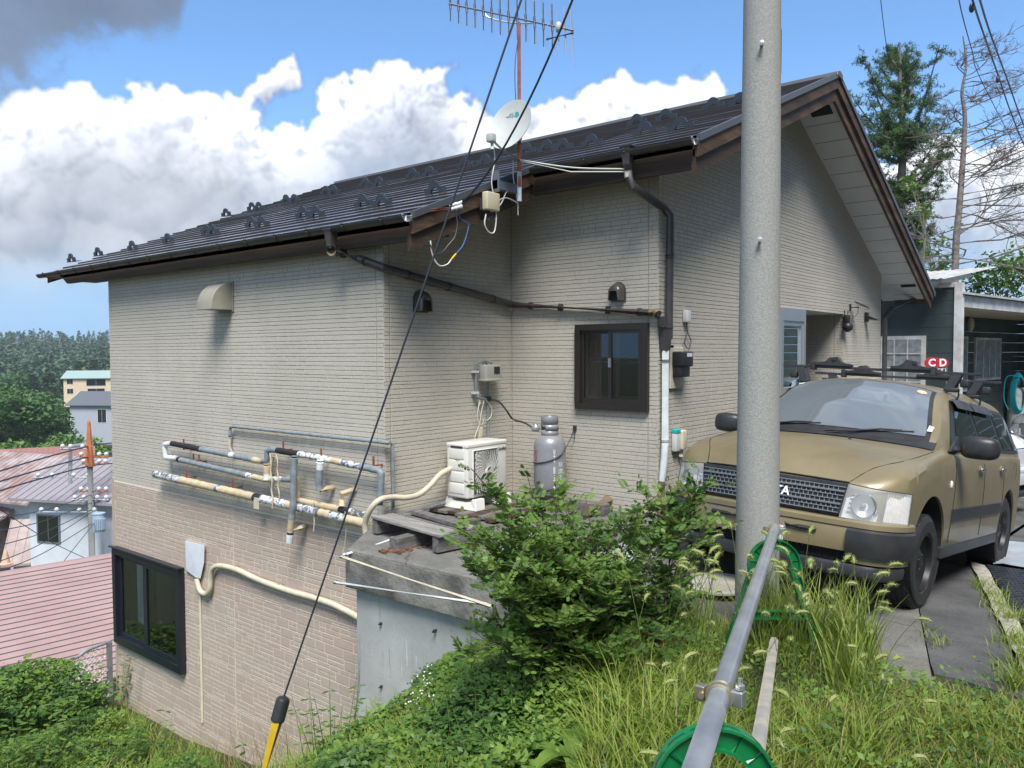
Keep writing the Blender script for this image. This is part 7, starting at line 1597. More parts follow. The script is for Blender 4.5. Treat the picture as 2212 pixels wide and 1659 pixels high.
def nwin_f(a0,a1,z0,z1,nx,ny,name='window'):   # on the left face (normal -B)
    w=nbox(a0,a1,-.05,-.0,z0,z1,name,M['wpaint']); nbox(a0+.07,a1-.07,-.055,-.05,z0+.07,z1-.07,'pane',M['curt'],w)
    for k in range(1,nx): a=a0+.07+(a1-a0-.14)*k/nx; nbox(a-.012,a+.012,-.066,-.056,z0+.07,z1-.07,'glazing_bar',M['wpaint'],w)
    for k in range(1,ny): z=z0+.07+(z1-z0-.14)*k/ny; nbox(a0+.07,a1-.07,-.070,-.0665,z-.012,z+.012,'glazing_bar',M['wpaint'],w)
a0=(ray_at(1905,760,15)-PC).dot(A_); a1=(ray_at(1973,760,15)-PC).dot(A_)
nwin_f(a1-1.15,a1,ZN(860),ZN(717),4,4)
def nwin_s(b0,b1,z0,z1,n):     # on the recess wall (normal +A)
    w=nbox(-1.25,-1.20,b0,b1,z0,z1,'window',M['wpaint']); nbox(-1.2,-1.195,b0+.06,b1-.06,z0+.06,z1-.06,'pane',M['curt'],w)
    for k in range(1,n): b_=b0+.06+(b1-b0-.12)*k/n; nbox(-1.193,-1.18,b_-.018,b_+.018,z0+.06,z1-.06,'glazing_bar',M['wpaint'],w)
def bat(x):  # distance along B on recess wall seen at picture x
    lo,hi=0,12
    for _ in range(40):
        m_=(lo+hi)/2; q=PC+A_*-1.2+B_*m_; u=1106+1722.2*(q.dot(CR))/(q.dot(CF)); lo,hi=(m_,hi) if u<x else (lo,m_)
    return lo
b1_,b2_,b3_=bat(2091),bat(2108),bat(2163)
nwin_s(b1_-1.2,b1_,-.95,.34,3); nwin_s(b2_,b3_,-.72,.32,4)
q=PC+A_*-1.2+B_*bat(2095)+P3(0,0,.62); mb=MB(); mb.sphere(q,.17,0,14,8,(.5,.5,1)); mb.build('porch_lamp',M['cream2'],nb_,smooth=True)
nbox(-2.2,-2.14,-.06,-.0,.35,1.2,'wall_pipe',M['galv']); 
for k in(0,.17): nbox(-2.55+k,-2.45+k,-.09,-.0,.30,.52,'fuse_holder',M['cream2'])
nbox(-2.12,-1.98,-.10,-.0,.30,.56,'meter_box',M['steel'])
mb=MB(); q=PC+A_*-.9+B_*7.6; mb.tube([q+P3(-.4,0,-2.9),q+P3(-.4,0,-.15),q+P3(1.0,0,-.15)],.03,8); mb.build('wall_pipe',M['galv'],nb_,smooth=True)
# two pale gas cylinders with a turquoise hose
for k,(x_) in enumerate((2192,2216)):
    c=ray_at(x_,930,20.5); c.z=-(930-751)/1722*20.5-.1; mb=MB(); mb.lathe([(0,0),(.16,0),(.185,.08),(.185,1.15),(.15,1.24),(.06,1.28),(.06,1.33),(.09,1.34),(.09,1.46),(.05,1.52),(0,1.53)],c+P3(0,0,.02),n=24); tag(mb.build('gas_cylinder',M['lid'],smooth=True),['pale gas cylinder at the far right behind the tan car','second pale gas cylinder at the right edge'][k],'gas cylinder')
M['turq']=mat('turquoise hose',(.02,.40,.46),.4); mb=MB(); c=ray_at(2204,850,20.2)
for k in range(6): mb.tube([c+CR*(math.cos(a)*(.13+.012*k))+P3(0,0,math.sin(a)*(.42+.02*k))+CF*.02*k for a in np.linspace(0,6.28,24)],.018,5,caps=False)
mb.tube(smooth_path([c+P3(0,0,.42),c-CR*.35+P3(0,0,.42),c-CR*.42+P3(0,0,-.1),c-CR*.3+P3(0,0,-.4)]),.016,5); tag(mb.build('garden_hose',M['turq'],smooth=True),'turquoise garden hose coiled over the pale gas cylinders','hose')
# CD sign
M['sred']=mat('sign red',(.50,.02,.03),.4); sgn_=empty('shop_sign',ray_at(2023,784,13.2),'red twin-lobed sign reading C D above the roof bars','sign'); c=ray_at(2023,784,13.2)
RX=CR.copy(); RX.z=0; RX.normalize(); UZ=Vector((0,0,1)); NF=RX.cross(UZ)
def sp_(u,v,o_=0): return c+RX*u+UZ*v-NF*o_*-1
k_=13.2/1722; mb=MB(); out_=[]
for a in np.linspace(math.pi*.5+.35,math.pi*1.5-.35,14): out_.append((-.085+math.cos(a)*.118,math.sin(a)*.10))
out_+=[(-.005,-.082),(.02,-.078)]
for a in np.linspace(-math.pi/2+.3,math.pi/2-.3,14): out_.append((.09+math.cos(a)*.10,math.sin(a)*.082))
out_+=[(.02,.078),(-.005,.088)]
mb.prism([c+RX*u+UZ*v for u,v in out_],-NF*-.02); mb.build('board',M['sred'],sgn_)
fr_n=NF if NF.dot(-CF)>0 else -NF
for s_,u in(('C',-.09),('D',.09)): text(s_,'sign_letter',c+RX*u+fr_n*.028,.17,axes(RX,UZ),M['wtext'],sgn_,.002,bold=.006)
M['sgr']=mat('sign green',(.02,.25,.06),.4)
for s_,u,m in(('U',-.03,'sgr'),('S',.045,'sred'),('E',.115,'blk')): text(s_,'sign_letter',c+RX*u-UZ*.125+fr_n*.028,.07,axes(RX,UZ),M[m],sgn_,.002,bold=.003)
mb=MB(); mb.prism([c+RX*u+UZ*v for u,v in((-.06,-.165),(.15,-.165),(.15,-.09),(-.06,-.09))],fr_n*.018); mb.build('under_board',M['white'],sgn_); mb=MB(); mb.tube([c+RX*.17+UZ*.0+fr_n*-.0,c+RX*.17-UZ*1.6],.012,6); mb.build('sign_post',M['steel'],sgn_)
# two more cars, made from the first one's shell
def car_copy(loc,rz,paint,label,scale=(1,1,1),pitch=0):
    r=empty('parked_car',loc,label,'car',world=False); r.rotation_euler=(0,pitch,rz); r.scale=scale
    for ch in list(car.children):
        n_=ch.name.split('.')[0]
        if n_ in('roof_bar','aerial','side_moulding','grille','bumper_pad','number_plate','bumper_strip'): continue
        c_=ch.copy(); COL.objects.link(c_); c_.parent=r
        for i,sl__ in enumerate(c_.material_slots):
            if sl__.material and sl__.material.name.startswith('matte khaki'): sl__.link='OBJECT'; sl__.material=paint
        for g_ in ch.children: d_=g_.copy(); COL.objects.link(d_); d_.parent=c_
    return r
M['silw']=carpaint('white car paint',(.62,.65,.68),(.66,.69,.72),.25,.1,.8); M['silg']=carpaint('silver grey paint',(.30,.33,.36),(.33,.36,.39),.25,.5,.8)
q=ray_at(2075,800,11.6); car_copy((q.x,q.y+.2,-2.22),rad(-18),M['silw'],'white car behind the tan one, only its roof and windscreen showing',(1,1,1.14))
q=ray_at(2205,940,15.5); car_copy((q.x+.75,q.y+.4,-(968-751)/1722*15.5-.18),rad(-118),M['silg'],'silver grey car at the right edge, its front corner showing')

# ---------------------------------------------------------------- summer haze over the valley
hzm=bpy.data.materials.new('summer haze'); hzm.use_nodes=True; t=NT(hzm.node_tree); t.n.remove(t.n['Principled BSDF']); pv=t.node('ShaderNodeVolumePrincipled'); pv.inputs['Color'].default_value=(.75,.86,1,1); pv.inputs['Density'].default_value=.00028; pv.inputs['Anisotropy'].default_value=.0; t.l.new(pv.outputs[0],t.n['Material Output'].inputs['Volume'])
mb=MB(); mb.box(-1600,1300,-600,1900,-45,60); o=mb.build('haze',hzm,keep=True); tag(o,kind='stuff')
# ---------------------------------------------------------------- trees at the right
M['barkl']=mat('larch bark',(.11,.095,.085),.9,0,(.19,.17,.155),10,.8,30,stretch=(1,1,.3))
def px_at(x,y,d): return ray_at(x,y,d)
def larch():
    r=np.random.default_rng(3); d=26; b=px_at(1950,760,d); b.z=-3.5; t=px_at(1944,92,d); root=empty('larch_tree',b,'tall green larch with upswept limbs behind the green neighbour house','tree')
    pts=[b,px_at(1950,620,d),px_at(1946,450,d),px_at(1950,300,d),px_at(1944,180,d),t]; mb=MB(); mb.tube(smooth_path(pts),[.20*(1-k/31)+.02 for k in range(31)],10)
    C=[]
    def limb(p0,p1,rad0,up,n_sub):
        p0=Vector(p0);p1=Vector(p1); L=(p1-p0).length; mid=p0.lerp(p1,.55)+Vector((0,0,-up*L)); P_=smooth_path([p0,mid,p1],6); mb.tube(P_,[rad0*(1-k/len(P_))+.008 for k in range(len(P_))],5)
        for j in range(n_sub):
            k=r.uniform(.12,1); q=P_[min(int(k*(len(P_)-1)),len(P_)-1)]; dd=Vector(r.normal(size=3)); dd.z=dd.z*.55; dd.normalize(); l2=L*.26*(1.15-k*.55)*r.uniform(.5,1.2); e=q+dd*l2+Vector((0,0,.05*l2)); mb.tube([q,q.lerp(e,.5)+Vector((0,0,-.04)),e],[.008,.006,.003],3,caps=False)
            m_=max(4,int(l2/.028)); s_=np.linspace(.05,1,m_)[:,None]; base=np.array(q)[None]*(1-s_)+np.array(e)[None]*s_; C.append(base+r.normal(size=(m_,3))*.03)
    T=[(1880,170,300),(1840,260,330),(1838,205,300),(1862,120,240),(2030,95,330),(1990,110,250),(2052,235,400),(2065,275,420),(2035,330,440),(2060,305,430),(1848,330,420),(1860,400,470),(1875,470,520),(1850,290,350),(2040,380,500),(2005,440,520),(1985,500,540),(2020,480,560),(1900,520,560),(1895,130,200),(1915,95,160),(1975,130,210),(1960,95,150),(1930,100,150),(1880,220,290),(2015,200,330),(2000,260,350),(1870,350,400),(1900,380,420),(2010,540,600),(1990,590,620),(2045,560,620)]
    for (x,y,yb) in T:
        dz=r.uniform(-1.4,1.4); q=px_at(1948,yb,d); e=px_at(x,y,d+dz); limb(q,e,.045,.12,34)
    for _ in range(34):
        yb=r.uniform(130,640); sp=55+(yb-100)*.18; x=1948+r.uniform(-1,1)*min(sp,105); y=yb-r.uniform(0,45); limb(px_at(1948,yb,d),px_at(x,y,d+r.uniform(-1.8,1.8)),.03,.05,20)
    mb.build('trunk',M['barkl'],root,fix=False); C=np.concatenate(C); n0_=len(C); C=np.repeat(C,4,axis=0)+r.normal(size=(n0_*4,3))*.028
    v,f=leaf_cloud(C,.066,r,.1,.13); c=np_mesh('crown',v,f,[M['ndl']]); c.parent=root; c.matrix_parent_inverse=parent_world(root).inverted()
larch()
def dead():
    r=np.random.default_rng(8); d=22; b=px_at(2062,760,d); b.z=-3.5; root=empty('dead_tree',b,'bare dead conifer with long brown side branches under the power lines','tree')
    trunk=[b]+[px_at(x,y,d) for x,y in((2063,580),(2072,450),(2081,330),(2084,250),(2078,200),(2087,140),(2080,78))]; mb=MB(); sp=smooth_path(trunk); mb.tube(sp,[.095*(1-k/len(sp))**.9+.010 for k in range(len(sp))],10)
    def twig(p,dr,L,rad,lev):
        P_=[p]; q=Vector(p); dd=Vector(dr)
        for k in range(5): dd=(dd+Vector(r.normal(size=3))*.16+Vector((0,0,.05 if lev else -.02))).normalized(); q=q+dd*L/5; P_.append(q.copy())
        mb.tube(P_,[rad*(1-k/6)+.002 for k in range(6)],4 if lev==0 else 3,caps=False)
        if lev<2:
            for j in range(13 if lev==0 else 6):
                k=r.uniform(.25,1); i=min(int(k*5),4); s=P_[i].lerp(P_[i+1],k*5-i if k*5-i<=1 else 1); side=Vector(r.normal(size=3)); side.z*=.5; nd=(dd*.9+side*.6).normalized(); twig(s,nd,L*(.28 if lev==0 else .4)*r.uniform(.5,1.1),rad*.38,lev+1)
    for i in range(64):
        k=(i+.5)/64; y=575-k*480; 
        P=px_at(2063+(575-y)*.045,y,d)
        right=r.random()<.62; L=(1.0+2.9*math.sin(min(1,(1-k)*1.25)*math.pi*.5)) * r.uniform(.6,1.1)*(1.0 if right else .52)
        a=r.uniform(-.75,.75); dr=CR*(1 if right else -1)*math.cos(a)+CF*math.sin(a)+Vector((0,0,.16+.2*k if right else .05)); twig(P,dr,L,.020*(1.3-k*.6),0)
    mb.build('trunk',M['barkd'],root,fix=False)
    for (x,y) in((2168,335),(2195,405)):
        c=px_at(x,y,21.5); m2=MB()
        for _ in range(90): q=c+CR*float(r.normal())*.14+Vector((0,0,float(r.normal())*.06)); e=q+Vector(r.normal(size=3))*.09; m2.tube([q,e],.006,3)
        m2.build('twig_bundle',M['barkd'],root,fix=False)
dead()
def sprig_tree(pts,d,label,m,n,size,spread):
    r=np.random.default_rng(int(pts[0][0])); b=px_at(pts[0][0],760,d); b.z=-3.2; root=empty('leafy_tree',b,label,'tree'); mb=MB(); C=[]
    low=px_at(pts[-1][0],max(q[1] for q in pts)+45,d); mb.tube([b,low],[.05,.03],6)
    for (x,y) in pts:
        q=px_at(x,y,d+r.uniform(-.5,.5)); mb.tube(smooth_path([low,low.lerp(q,.5)+Vector((0,0,.1)),q]),[.016]*6+[.01]*5+[.004]*2,4)
        C.append(np.array(q)[None]+r.normal(size=(n,3))*np.array([1,1,.7])*spread)
    mb.build('trunk',M['bark'],root,fix=False); v,f=leaf_cloud(np.concatenate(C),size,r,.4,.45); c=np_mesh('crown',v,f,[m]); c.parent=root; c.matrix_parent_inverse=parent_world(root).inverted()
sprig_tree([(2195,560),(2170,590),(2140,610),(2110,615),(2212,600),(2185,625),(2225,570),(2150,575)],24,'pale leafy tree behind the green house roof at the right edge',M['lfa'],170,.09,.30)
sprig_tree([(1962,388),(1970,405),(1992,455),(1998,470)],19,'yellow green maple tips just above the roof slope',M['lfy'],36,.07,.10)
sprig_tree([(2012,545),(2020,580),(2040,570),(2005,600),(2028,520)],23,'green leaf tips between the roof slope and the dead tree',M['lfa'],50,.08,.18)
for i,(x,y,s) in enumerate(((8.5,1,.75),(10,5,.85),(9.5,9.5,.8),(12,14,.9),(13,-2,.8))):
    o=dup(pA); o.location=(x,y,-2.6); o.scale=(s,s,s); o.rotation_euler=(0,0,i*1.3); tag(o,'roadside tree on the verge to the right of the driveway','tree','roadside trees right of the driveway')
# ---------------------------------------------------------------- grass and weeds
M['gr1']=leafmat('grass blade',(.22,.30,.045),(.32,.40,.08),.40,.5,3); M['gr2']=leafmat('dry grass',(.26,.23,.09),(.34,.28,.13),.3,.6,5); M['wd1']=leafmat('weed leaf',(.12,.22,.037),(.20,.31,.055),.38,.5,2.2); M['wd2']=leafmat('dark weed leaf',(.055,.125,.028),(.095,.19,.038),.32,.5,2.2); M['shl']=leafmat('shrub leaflet',(.105,.21,.05),(.17,.29,.065),.42,.45,3); M['shy']=leafmat('young leaflet',(.14,.24,.04),(.19,.30,.06),.4,.45,3); M['fox']=leafmat('foxtail head',(.38,.44,.14),(.46,.50,.20),.35,.7,8)
M['stem']=mat('brown stem',(.075,.045,.03),.8,0,(.10,.075,.05),20); M['gstem']=mat('green stem',(.10,.15,.04),.6); M['flw']=mat('white petals',(.75,.76,.72),.6)
def blades(P,h,w,r,lean=.5,seg=4,azim=None):
    n=len(P); a=r.random(n)*6.283 if azim is None else azim; h=np.asarray(h)*np.ones(n); L=h*(lean*(.25+1.1*r.random(n))); dx,dy=np.cos(a),np.sin(a); wa=a+1.571+r.normal(size=n)*.4; wx,wy=np.cos(wa)*w*.5,np.sin(wa)*w*.5
    rows=[]
    for k in range(seg+1):
        t_=k/seg; b=t_**1.8; c=np.c_[P[:,0]+dx*L*b,P[:,1]+dy*L*b,P[:,2]+h*(t_-.30*lean*t_**2.6)]; ww=(1-t_**1.6)*.96+.04; off=np.c_[wx,wy,np.zeros(n)]*ww
        if np.ndim(w): pass
        rows+= [c-off,c+off]
    v=np.stack(rows,1); m=2*(seg+1); base=(np.arange(n)*m)[:,None,None]; q=np.array([[2*k,2*k+1,2*k+3,2*k+2] for k in range(seg)])[None]; return v.reshape(-1,3),(base+q).reshape(-1,4)
def gnoise(x,y,s=1.0,ph=0): return .5+.25*np.sin(x*2.1*s+1.7*np.sin(y*1.3*s+ph)+ph)+.25*np.sin(y*2.7*s+1.9*np.sin(x*1.9*s-ph)+2*ph)
def on_pavement(x,y):
    e=4.30+np.where(x<-2.6,-.18,0)+.06*np.sin(x*9)
    return (y>e)&(x>-5.1)
def scatter(n,x0,x1,y0,y1,r):
    x=r.uniform(x0,x1,n); y=r.uniform(y0,y1,n); keep=~on_pavement(x,y); x,y=x[keep],y[keep]; return x,y
def in_view(x,y,z,margin=80):
    d=x*CF.x+y*CF.y+z*CF.z; u=1106+1722.2*(x*CR.x+y*CR.y+z*CR.z)/np.maximum(d,.05); w=829-1722.2*(x*CU.x+y*CU.y+z*CU.z)/np.maximum(d,.05); return (d>.6)&(u>-margin)&(u<2212+margin)&(w<1659+margin*2.2),d,u,w
r=np.random.default_rng(21)
def add_grass(name,n,box,hfun,wd,mats,lean,dryf=.12,mask=None,seed=1):
    r=np.random.default_rng(seed); x,y=scatter(n,*box,r); z=near_z(x,y); ok,d,u,w=in_view(x,y,z)
    if mask is not None: ok&=mask(x,y,u,w,d)
    x,y,z=x[ok],y[ok],z[ok]; n=len(x); P=np.c_[x,y,z-.02]; v,f=blades(P,hfun(x,y,r)*(.55+.7*r.random(n)),wd,r,lean); seg=4
    mi=np.repeat((r.random(n)<dryf).astype(int),seg); return tag(np_mesh(name,v,f,mats,mi),kind='stuff')
hg=lambda x,y,r: .13+.13*gnoise(x,y,1.3)+.02
# short turf right and front
add_grass('grass',95000,(-3.6,2.4,.8,4.5),lambda x,y,r:.08+.11*gnoise(x,y,1.6),.0062,[M['gr1'],M['gr2']],.8,.16,lambda x,y,u,w,d:(x>-3.2-.3*(y-2))&~((u>1550)&(u<1790)&(d>3.75)&(d<4.12)&(np.sin(x*37+y*23)<.8)),2)
add_grass('grass',30000,(-3.8,.6,1.4,4.5),lambda x,y,r:.10+.26*gnoise(x,y,1.4,1),.0085,[M['gr1'],M['gr2']],.75,.07,lambda x,y,u,w,d:(u>1270)&(u<1900)&~((u>1530)&(u<1790)&(d>2.4)&(d<4.15)&(np.sin(x*40+y*31)<.5)),3)
# tall clump at the pole foot
def tall_mask(x,y,u,w,d): return (u>1640)&(u<1890)&(d>4.12)&(d<4.9)|((u>1790)&(u<1890)&(d>3.6)&(r.random(len(u))<.22))
add_grass('grass',26000,(-3.2,-.4,3.0,4.42),lambda x,y,r:.34+.24*gnoise(x,y,2,2),.0090,[M['gr1'],M['gr2']],.5,.06,tall_mask,4)
add_grass('grass',6000,(-3.6,-2.0,2.9,4.3),lambda x,y,r:.26+.15*gnoise(x,y,2,2),.0075,[M['gr1'],M['gr2']],.55,.05,lambda x,y,u,w,d:(u>1350)&(u<1560),5)
# thin grass blades on the left bank
add_grass('grass',30000,(-12.6,-3.4,-.5,4.75),lambda x,y,r:.16+.16*gnoise(x,y,.9),.011,[M['gr1'],M['gr2']],.7,.06,None,6)
# dry stalks
def stalks():
    r=np.random.default_rng(9); V=[];F_=[];k=0
    x=r.uniform(-7.9,-6.2,90); y=r.uniform(4.2,4.7,90); z=near_z(x,y); v,f=blades(np.c_[x,y,z],.55+.35*r.random(90),.008,r,.35); return tag(np_mesh('dry_stalks',v,f,[M['gr2']]),kind='stuff')
stalks()
# leafy ground cover: leaves on low mounds
def mounds(name,n,box,hf,size,mats,seed,mask=None,asp=.55,flat=.9,probs=(.55,.45)):
    r=np.random.default_rng(seed); x,y=scatter(n,*box,r); z0=near_z(x,y); ok,d,u,w=in_view(x,y,z0,120)
    if mask is not None: ok&=mask(x,y,u,w,d)
    x,y,z0=x[ok],y[ok],z0[ok]; hh=hf(x,y); t_=r.random(len(x))**.45; C=np.c_[x+r.normal(size=len(x))*.03,y+r.normal(size=len(x))*.03,z0+hh*t_]
    v,f=leaf_cloud(C,size,r,flat,asp); pn=gnoise(x,y,2.3,seed)+r.normal(size=len(x))*.15; mi=(pn>np.quantile(pn,probs[0])).astype(int); return tag(np_mesh(name,v,f,mats,mi),kind='stuff')
def hm1(x,y):
    k=np.clip((x+7.5)/3.5,0,1); return (.05+.32*np.clip(gnoise(x,y,1.5,.3)-.25,0,1)+.08*gnoise(x,y,5,1))*(1-.62*k)
mounds('ground_cover',150000,(-13.2,-3.2,-1.0,4.72),hm1,.024,[M['wd2'],M['wd1']],31,lambda x,y,u,w,d:(y<4.45+.0*x)&(w>1380))
def lowl(x,y): return .35+.55*np.clip(gnoise(x,y,1.1,2)-.2,0,1)
mounds('ground_cover',34000,(-13.3,-10.6,-1.0,4.6),lowl,.040,[M['wd2'],M['wd1']],32)
mounds('ground_cover',60000,(-4.3,-1.9,2.2,4.25),lambda x,y:.05+.20*gnoise(x,y,2.2,1),.019,[M['wd1'],M['wd2']],33,lambda x,y,u,w,d:(u>700)&(u<1500))
mounds('ground_cover',18000,(-3.2,1.2,1.0,4.35),lambda x,y:.04+.16*gnoise(x,y,3,1),.015,[M['wd1'],M['wd2']],34)
mounds('ground_cover',5000,(-13.0,-12.2,-1.0,4.3),lambda x,y:.5+.7*gnoise(x,y,2.4,4),.055,[M['wd1'],M['wd2']],35)
# foxtails
def foxtails():
    r=np.random.default_rng(17); mb=MB(); C=[];n=0
    V=[];
    pts=[(r.uniform(1560,1850),r.uniform(3.3,4.5)) for _ in range(46)]+[(r.uniform(1340,1560),r.uniform(3.0,4.2)) for _ in range(26)]+[(r.uniform(1500,1960),r.uniform(2.2,3.4)) for _ in range(18)]+[(r.uniform(1750,1930),r.uniform(3.2,3.9)) for _ in range(18)]
    for (u,d) in pts:
        q=ray_at(u,1400,d); x,y=q.x,q.y
        if on_pavement(np.array([x]),np.array([y]))[0]: continue
        z=float(near_z(x,y)); H_=r.uniform(.42,.72) if d>3.2 and u<1870 else r.uniform(.25,.42); a=r.random()*6.28; ln=r.uniform(.08,.22); P_=[Vector((x+math.cos(a)*ln*(k/6)**2,y+math.sin(a)*ln*(k/6)**2,z+H_*(k/6))) for k in range(7)]
        mb.tube(P_,.0016,3,0,caps=False); tip=P_[-1]; L=r.uniform(.045,.075); dr=(P_[-1]-P_[-2]).normalized(); hd=[tip]
        for k in range(6): dr=(dr+Vector((math.cos(a)*.22,math.sin(a)*.22,-.16))).normalized(); hd.append(hd[-1]+dr*L/6)
        mb.tube(hd,[.002,.0058,.007,.007,.0062,.005,.002],6,1)
        H__=np.array([tuple(p) for p in hd]); idx=r.integers(0,6,90); C.append(H__[idx]+(H__[idx+1]-H__[idx])*r.random((90,1)))
    C=np.concatenate(C); n=len(C); dd=rnd_unit(n,r); up=np.zeros((n,3)); t=np.cross(dd,rnd_unit(n,r)); v,f=faces_from(C+dd*.008,t*.0011,dd*.011,'tri')
    b=len(mb.v); mb.add(v.tolist(),f.tolist(),1); tag(mb.build('foxtail_grass',[M['gstem'],M['fox']],fix=False,keep=True),kind='stuff')
foxtails()
# ---------------------------------------------------------------- the shrub with feathered leaves
def hexes(C,U_,V_):
    n=len(C); v=np.stack([C-V_,C-V_*.45+U_*.8,C+V_*.35+U_,C+V_,C+V_*.35-U_,C-V_*.45-U_*.8],1).reshape(-1,3); return v,np.arange(6*n).reshape(n,6)
def shrub(name,label,base,targets,seed,m0,m1,leafL=.027,nl=9,cat='shrub',droop=.25,comp=.085,spac=.035,subs=5):
    r=np.random.default_rng(seed); root=empty(name,base,label,cat); mb=MB(); C=[];U_=[];V_=[];I=[]
    base=Vector(base)
    def leaves_on(P_,young):
        for i in range(2,len(P_)):
            seg=P_[i]-P_[i-1]; L=seg.length; k=max(1,int(L/spac))
            for j in range(k):
                q=P_[i-1].lerp(P_[i],(j+r.random())/k); d=seg.normalized(); s=Vector(r.normal(size=3)); s=(s-d*s.dot(d)); s.z=abs(s.z)*.4+.1; s.normalize(); dr=(s*.9+d*.5).normalized(); ln=comp*r.uniform(.7,1.2); nn=nl
                wv=dr.cross(Vector((0,0,1))).normalized(); up=wv.cross(dr)
                mb.tube([q,q+dr*ln*.5,q+dr*ln+Vector((0,0,-ln*.15))],.0009,3,caps=False)
                yg=young and r.random()<.8 or r.random()<.12
                for m in range(nn):
                    if m==nn-1: c=q+dr*(ln+leafL*.5); a=dr; b=wv
                    else: t_=.25+.75*(m//2)/((nn-1)/2); sd=1 if m%2 else -1; a=(wv*sd+dr*.35+Vector((0,0,-.15))).normalized(); c=q+dr*ln*t_+Vector((0,0,-ln*.15*t_))+a*leafL*.62; b=(dr-a*dr.dot(a)).normalized()
                    sc=r.uniform(.8,1.15); tl=float(r.normal())*.35; b2=(b*math.cos(tl)+b.cross(a)*math.sin(tl))
                    C.append(tuple(c)); V_.append(tuple(a*leafL*.58*sc)); U_.append(tuple(b2*leafL*.36*sc)); I.append(1 if yg else 0)
    for (x,y,d,rad) in targets:
        e=ray_at(x,y,d); mid=base.lerp(e,.5)+Vector((0,0,.12*(e-base).length))+Vector(r.normal(size=3))*.04; P_=smooth_path([base+Vector(r.normal(size=3))*.03,base.lerp(e,.25)+Vector((0,0,.05)),mid,e],5); n=len(P_)
        mb.tube(P_,[rad*(1-k/n)+.0015 for k in range(n)],6); leaves_on(P_[n//3:],False); leaves_on(P_[-6:],True)
        for _ in range(subs):
            k=r.uniform(.3,.95); q=P_[int(k*(n-1))]; dr=((e-q).normalized()*.7+Vector(r.normal(size=3))*.6); dr.z=abs(dr.z)*.6; dr.normalize(); L=r.uniform(.10,.26); S=[q+dr*L*t_+Vector((0,0,-.05*L*t_*t_)) for t_ in np.linspace(0,1,6)]; mb.tube(S,[.0028,.0025,.002,.0018,.0015,.001],4,caps=False); leaves_on(S,r.random()<.35)
    mb.build('stems',M['stem'],root,fix=False); v,f=hexes(np.array(C),np.array(U_),np.array(V_)); o=np_mesh('foliage',v,f,[m0,m1],I); o.parent=root; o.matrix_parent_inverse=parent_world(root).inverted(); return root
rs=np.random.default_rng(5)
TG=[(1018,1012,4.0,.008),(1040,1040,4.1,.006),(1105,1060,4.2,.006),(1140,1030,4.4,.006),(1165,1075,4.3,.006),(1225,1085,4.5,.006),(1265,1075,4.5,.006),(1080,1110,3.9,.006),(1010,1180,3.8,.006),(1000,1145,3.9,.006),(1035,1130,3.9,.006),(1330,1130,4.4,.006),(1385,1105,4.4,.006),(1430,1060,4.3,.006),(1480,1050,4.3,.006),(1520,1040,4.3,.007),(1470,1110,4.2,.006),(1500,1090,4.3,.005),(1440,1160,4.1,.006),(1200,1040,4.5,.006),(1290,1150,4.2,.006),(1240,1130,4.2,.006),(1180,1150,4.0,.006),(1120,1170,3.9,.006),(1060,1210,3.8,.006)]
for _ in range(46): TG.append((rs.uniform(1000,1400),rs.uniform(1210,1440),rs.uniform(3.5,4.3),.004))
for _ in range(16): TG.append((rs.uniform(1040,1330),rs.uniform(1130,1230),rs.uniform(3.8,4.4),.004))
bs_=ray_at(1240,1440,4.15); bs_.z=float(near_z(bs_.x,bs_.y)); shrub('feathery_shrub','leafy green shrub with feathered leaves growing up in front of the concrete terrace',bs_,TG,1,M['shl'],M['shy'])
bs2=ray_at(1420,1300,4.05); bs2.z=float(near_z(bs2.x,bs2.y)); shrub('feathery_shrub','smaller feathery sapling leaning toward the left bumper of the tan car',bs2,[(1515,1035,4.3,.007),(1500,1065,4.25,.005),(1440,1090,4.2,.005),(1470,1130,4.1,.005),(1530,1120,4.2,.005),(1400,1170,4.0,.005),(1455,1200,4.0,.005),(1380,1230,3.9,.005)],2,M['shl'],M['shy'])
# broad weeds under the shrub and knotweed beside the yellow guard
def weed(name,label,px,py,d,h,n,leafL,seed,m0,m1,spread=.25,leaves=9,asp=.42):
    r=np.random.default_rng(seed); b=ray_at(px,py,d); b.z=float(near_z(b.x,b.y)); root=empty(name,b,label,'weed'); mb=MB(); C=[];U_=[];V_=[];I=[]
    for i in range(n):
        a=r.random()*6.28; s=r.uniform(0,spread); p=Vector((b.x+math.cos(a)*s,b.y+math.sin(a)*s,float(near_z(b.x+math.cos(a)*s,b.y+math.sin(a)*s)))); H_=h*r.uniform(.5,1.1); l=r.uniform(.05,.35)*H_; P_=[p+Vector((math.cos(a)*l*(k/6)**1.5,math.sin(a)*l*(k/6)**1.5,H_*k/6)) for k in range(7)]; mb.tube(P_,[.004*(1-k/8) for k in range(7)],4,caps=False)
        for k in range(leaves):
            t_=.25+.75*k/leaves; q=P_[int(t_*6)]; an=k*2.4+r.normal()*.3; dr=Vector((math.cos(an),math.sin(an),.15+.3*t_-.3*r.random())).normalized(); L=leafL*r.uniform(.7,1.2)*(1.15-.5*t_); wv=dr.cross(Vector((0,0,1))).normalized(); c=q+dr*L*.62+Vector((0,0,-L*.08)); C.append(tuple(c)); V_.append(tuple((dr+Vector((0,0,-.25))).normalized()*L*.5)); U_.append(tuple(wv*L*asp*.5)); I.append(1 if r.random()<.3 else 0)
    mb.build('stems',M['gstem'],root,fix=False); v,f=hexes(np.array(C),np.array(U_),np.array(V_)); o=np_mesh('foliage',v,f,[m0,m1],I); o.parent=root; o.matrix_parent_inverse=parent_world(root).inverted(); return root
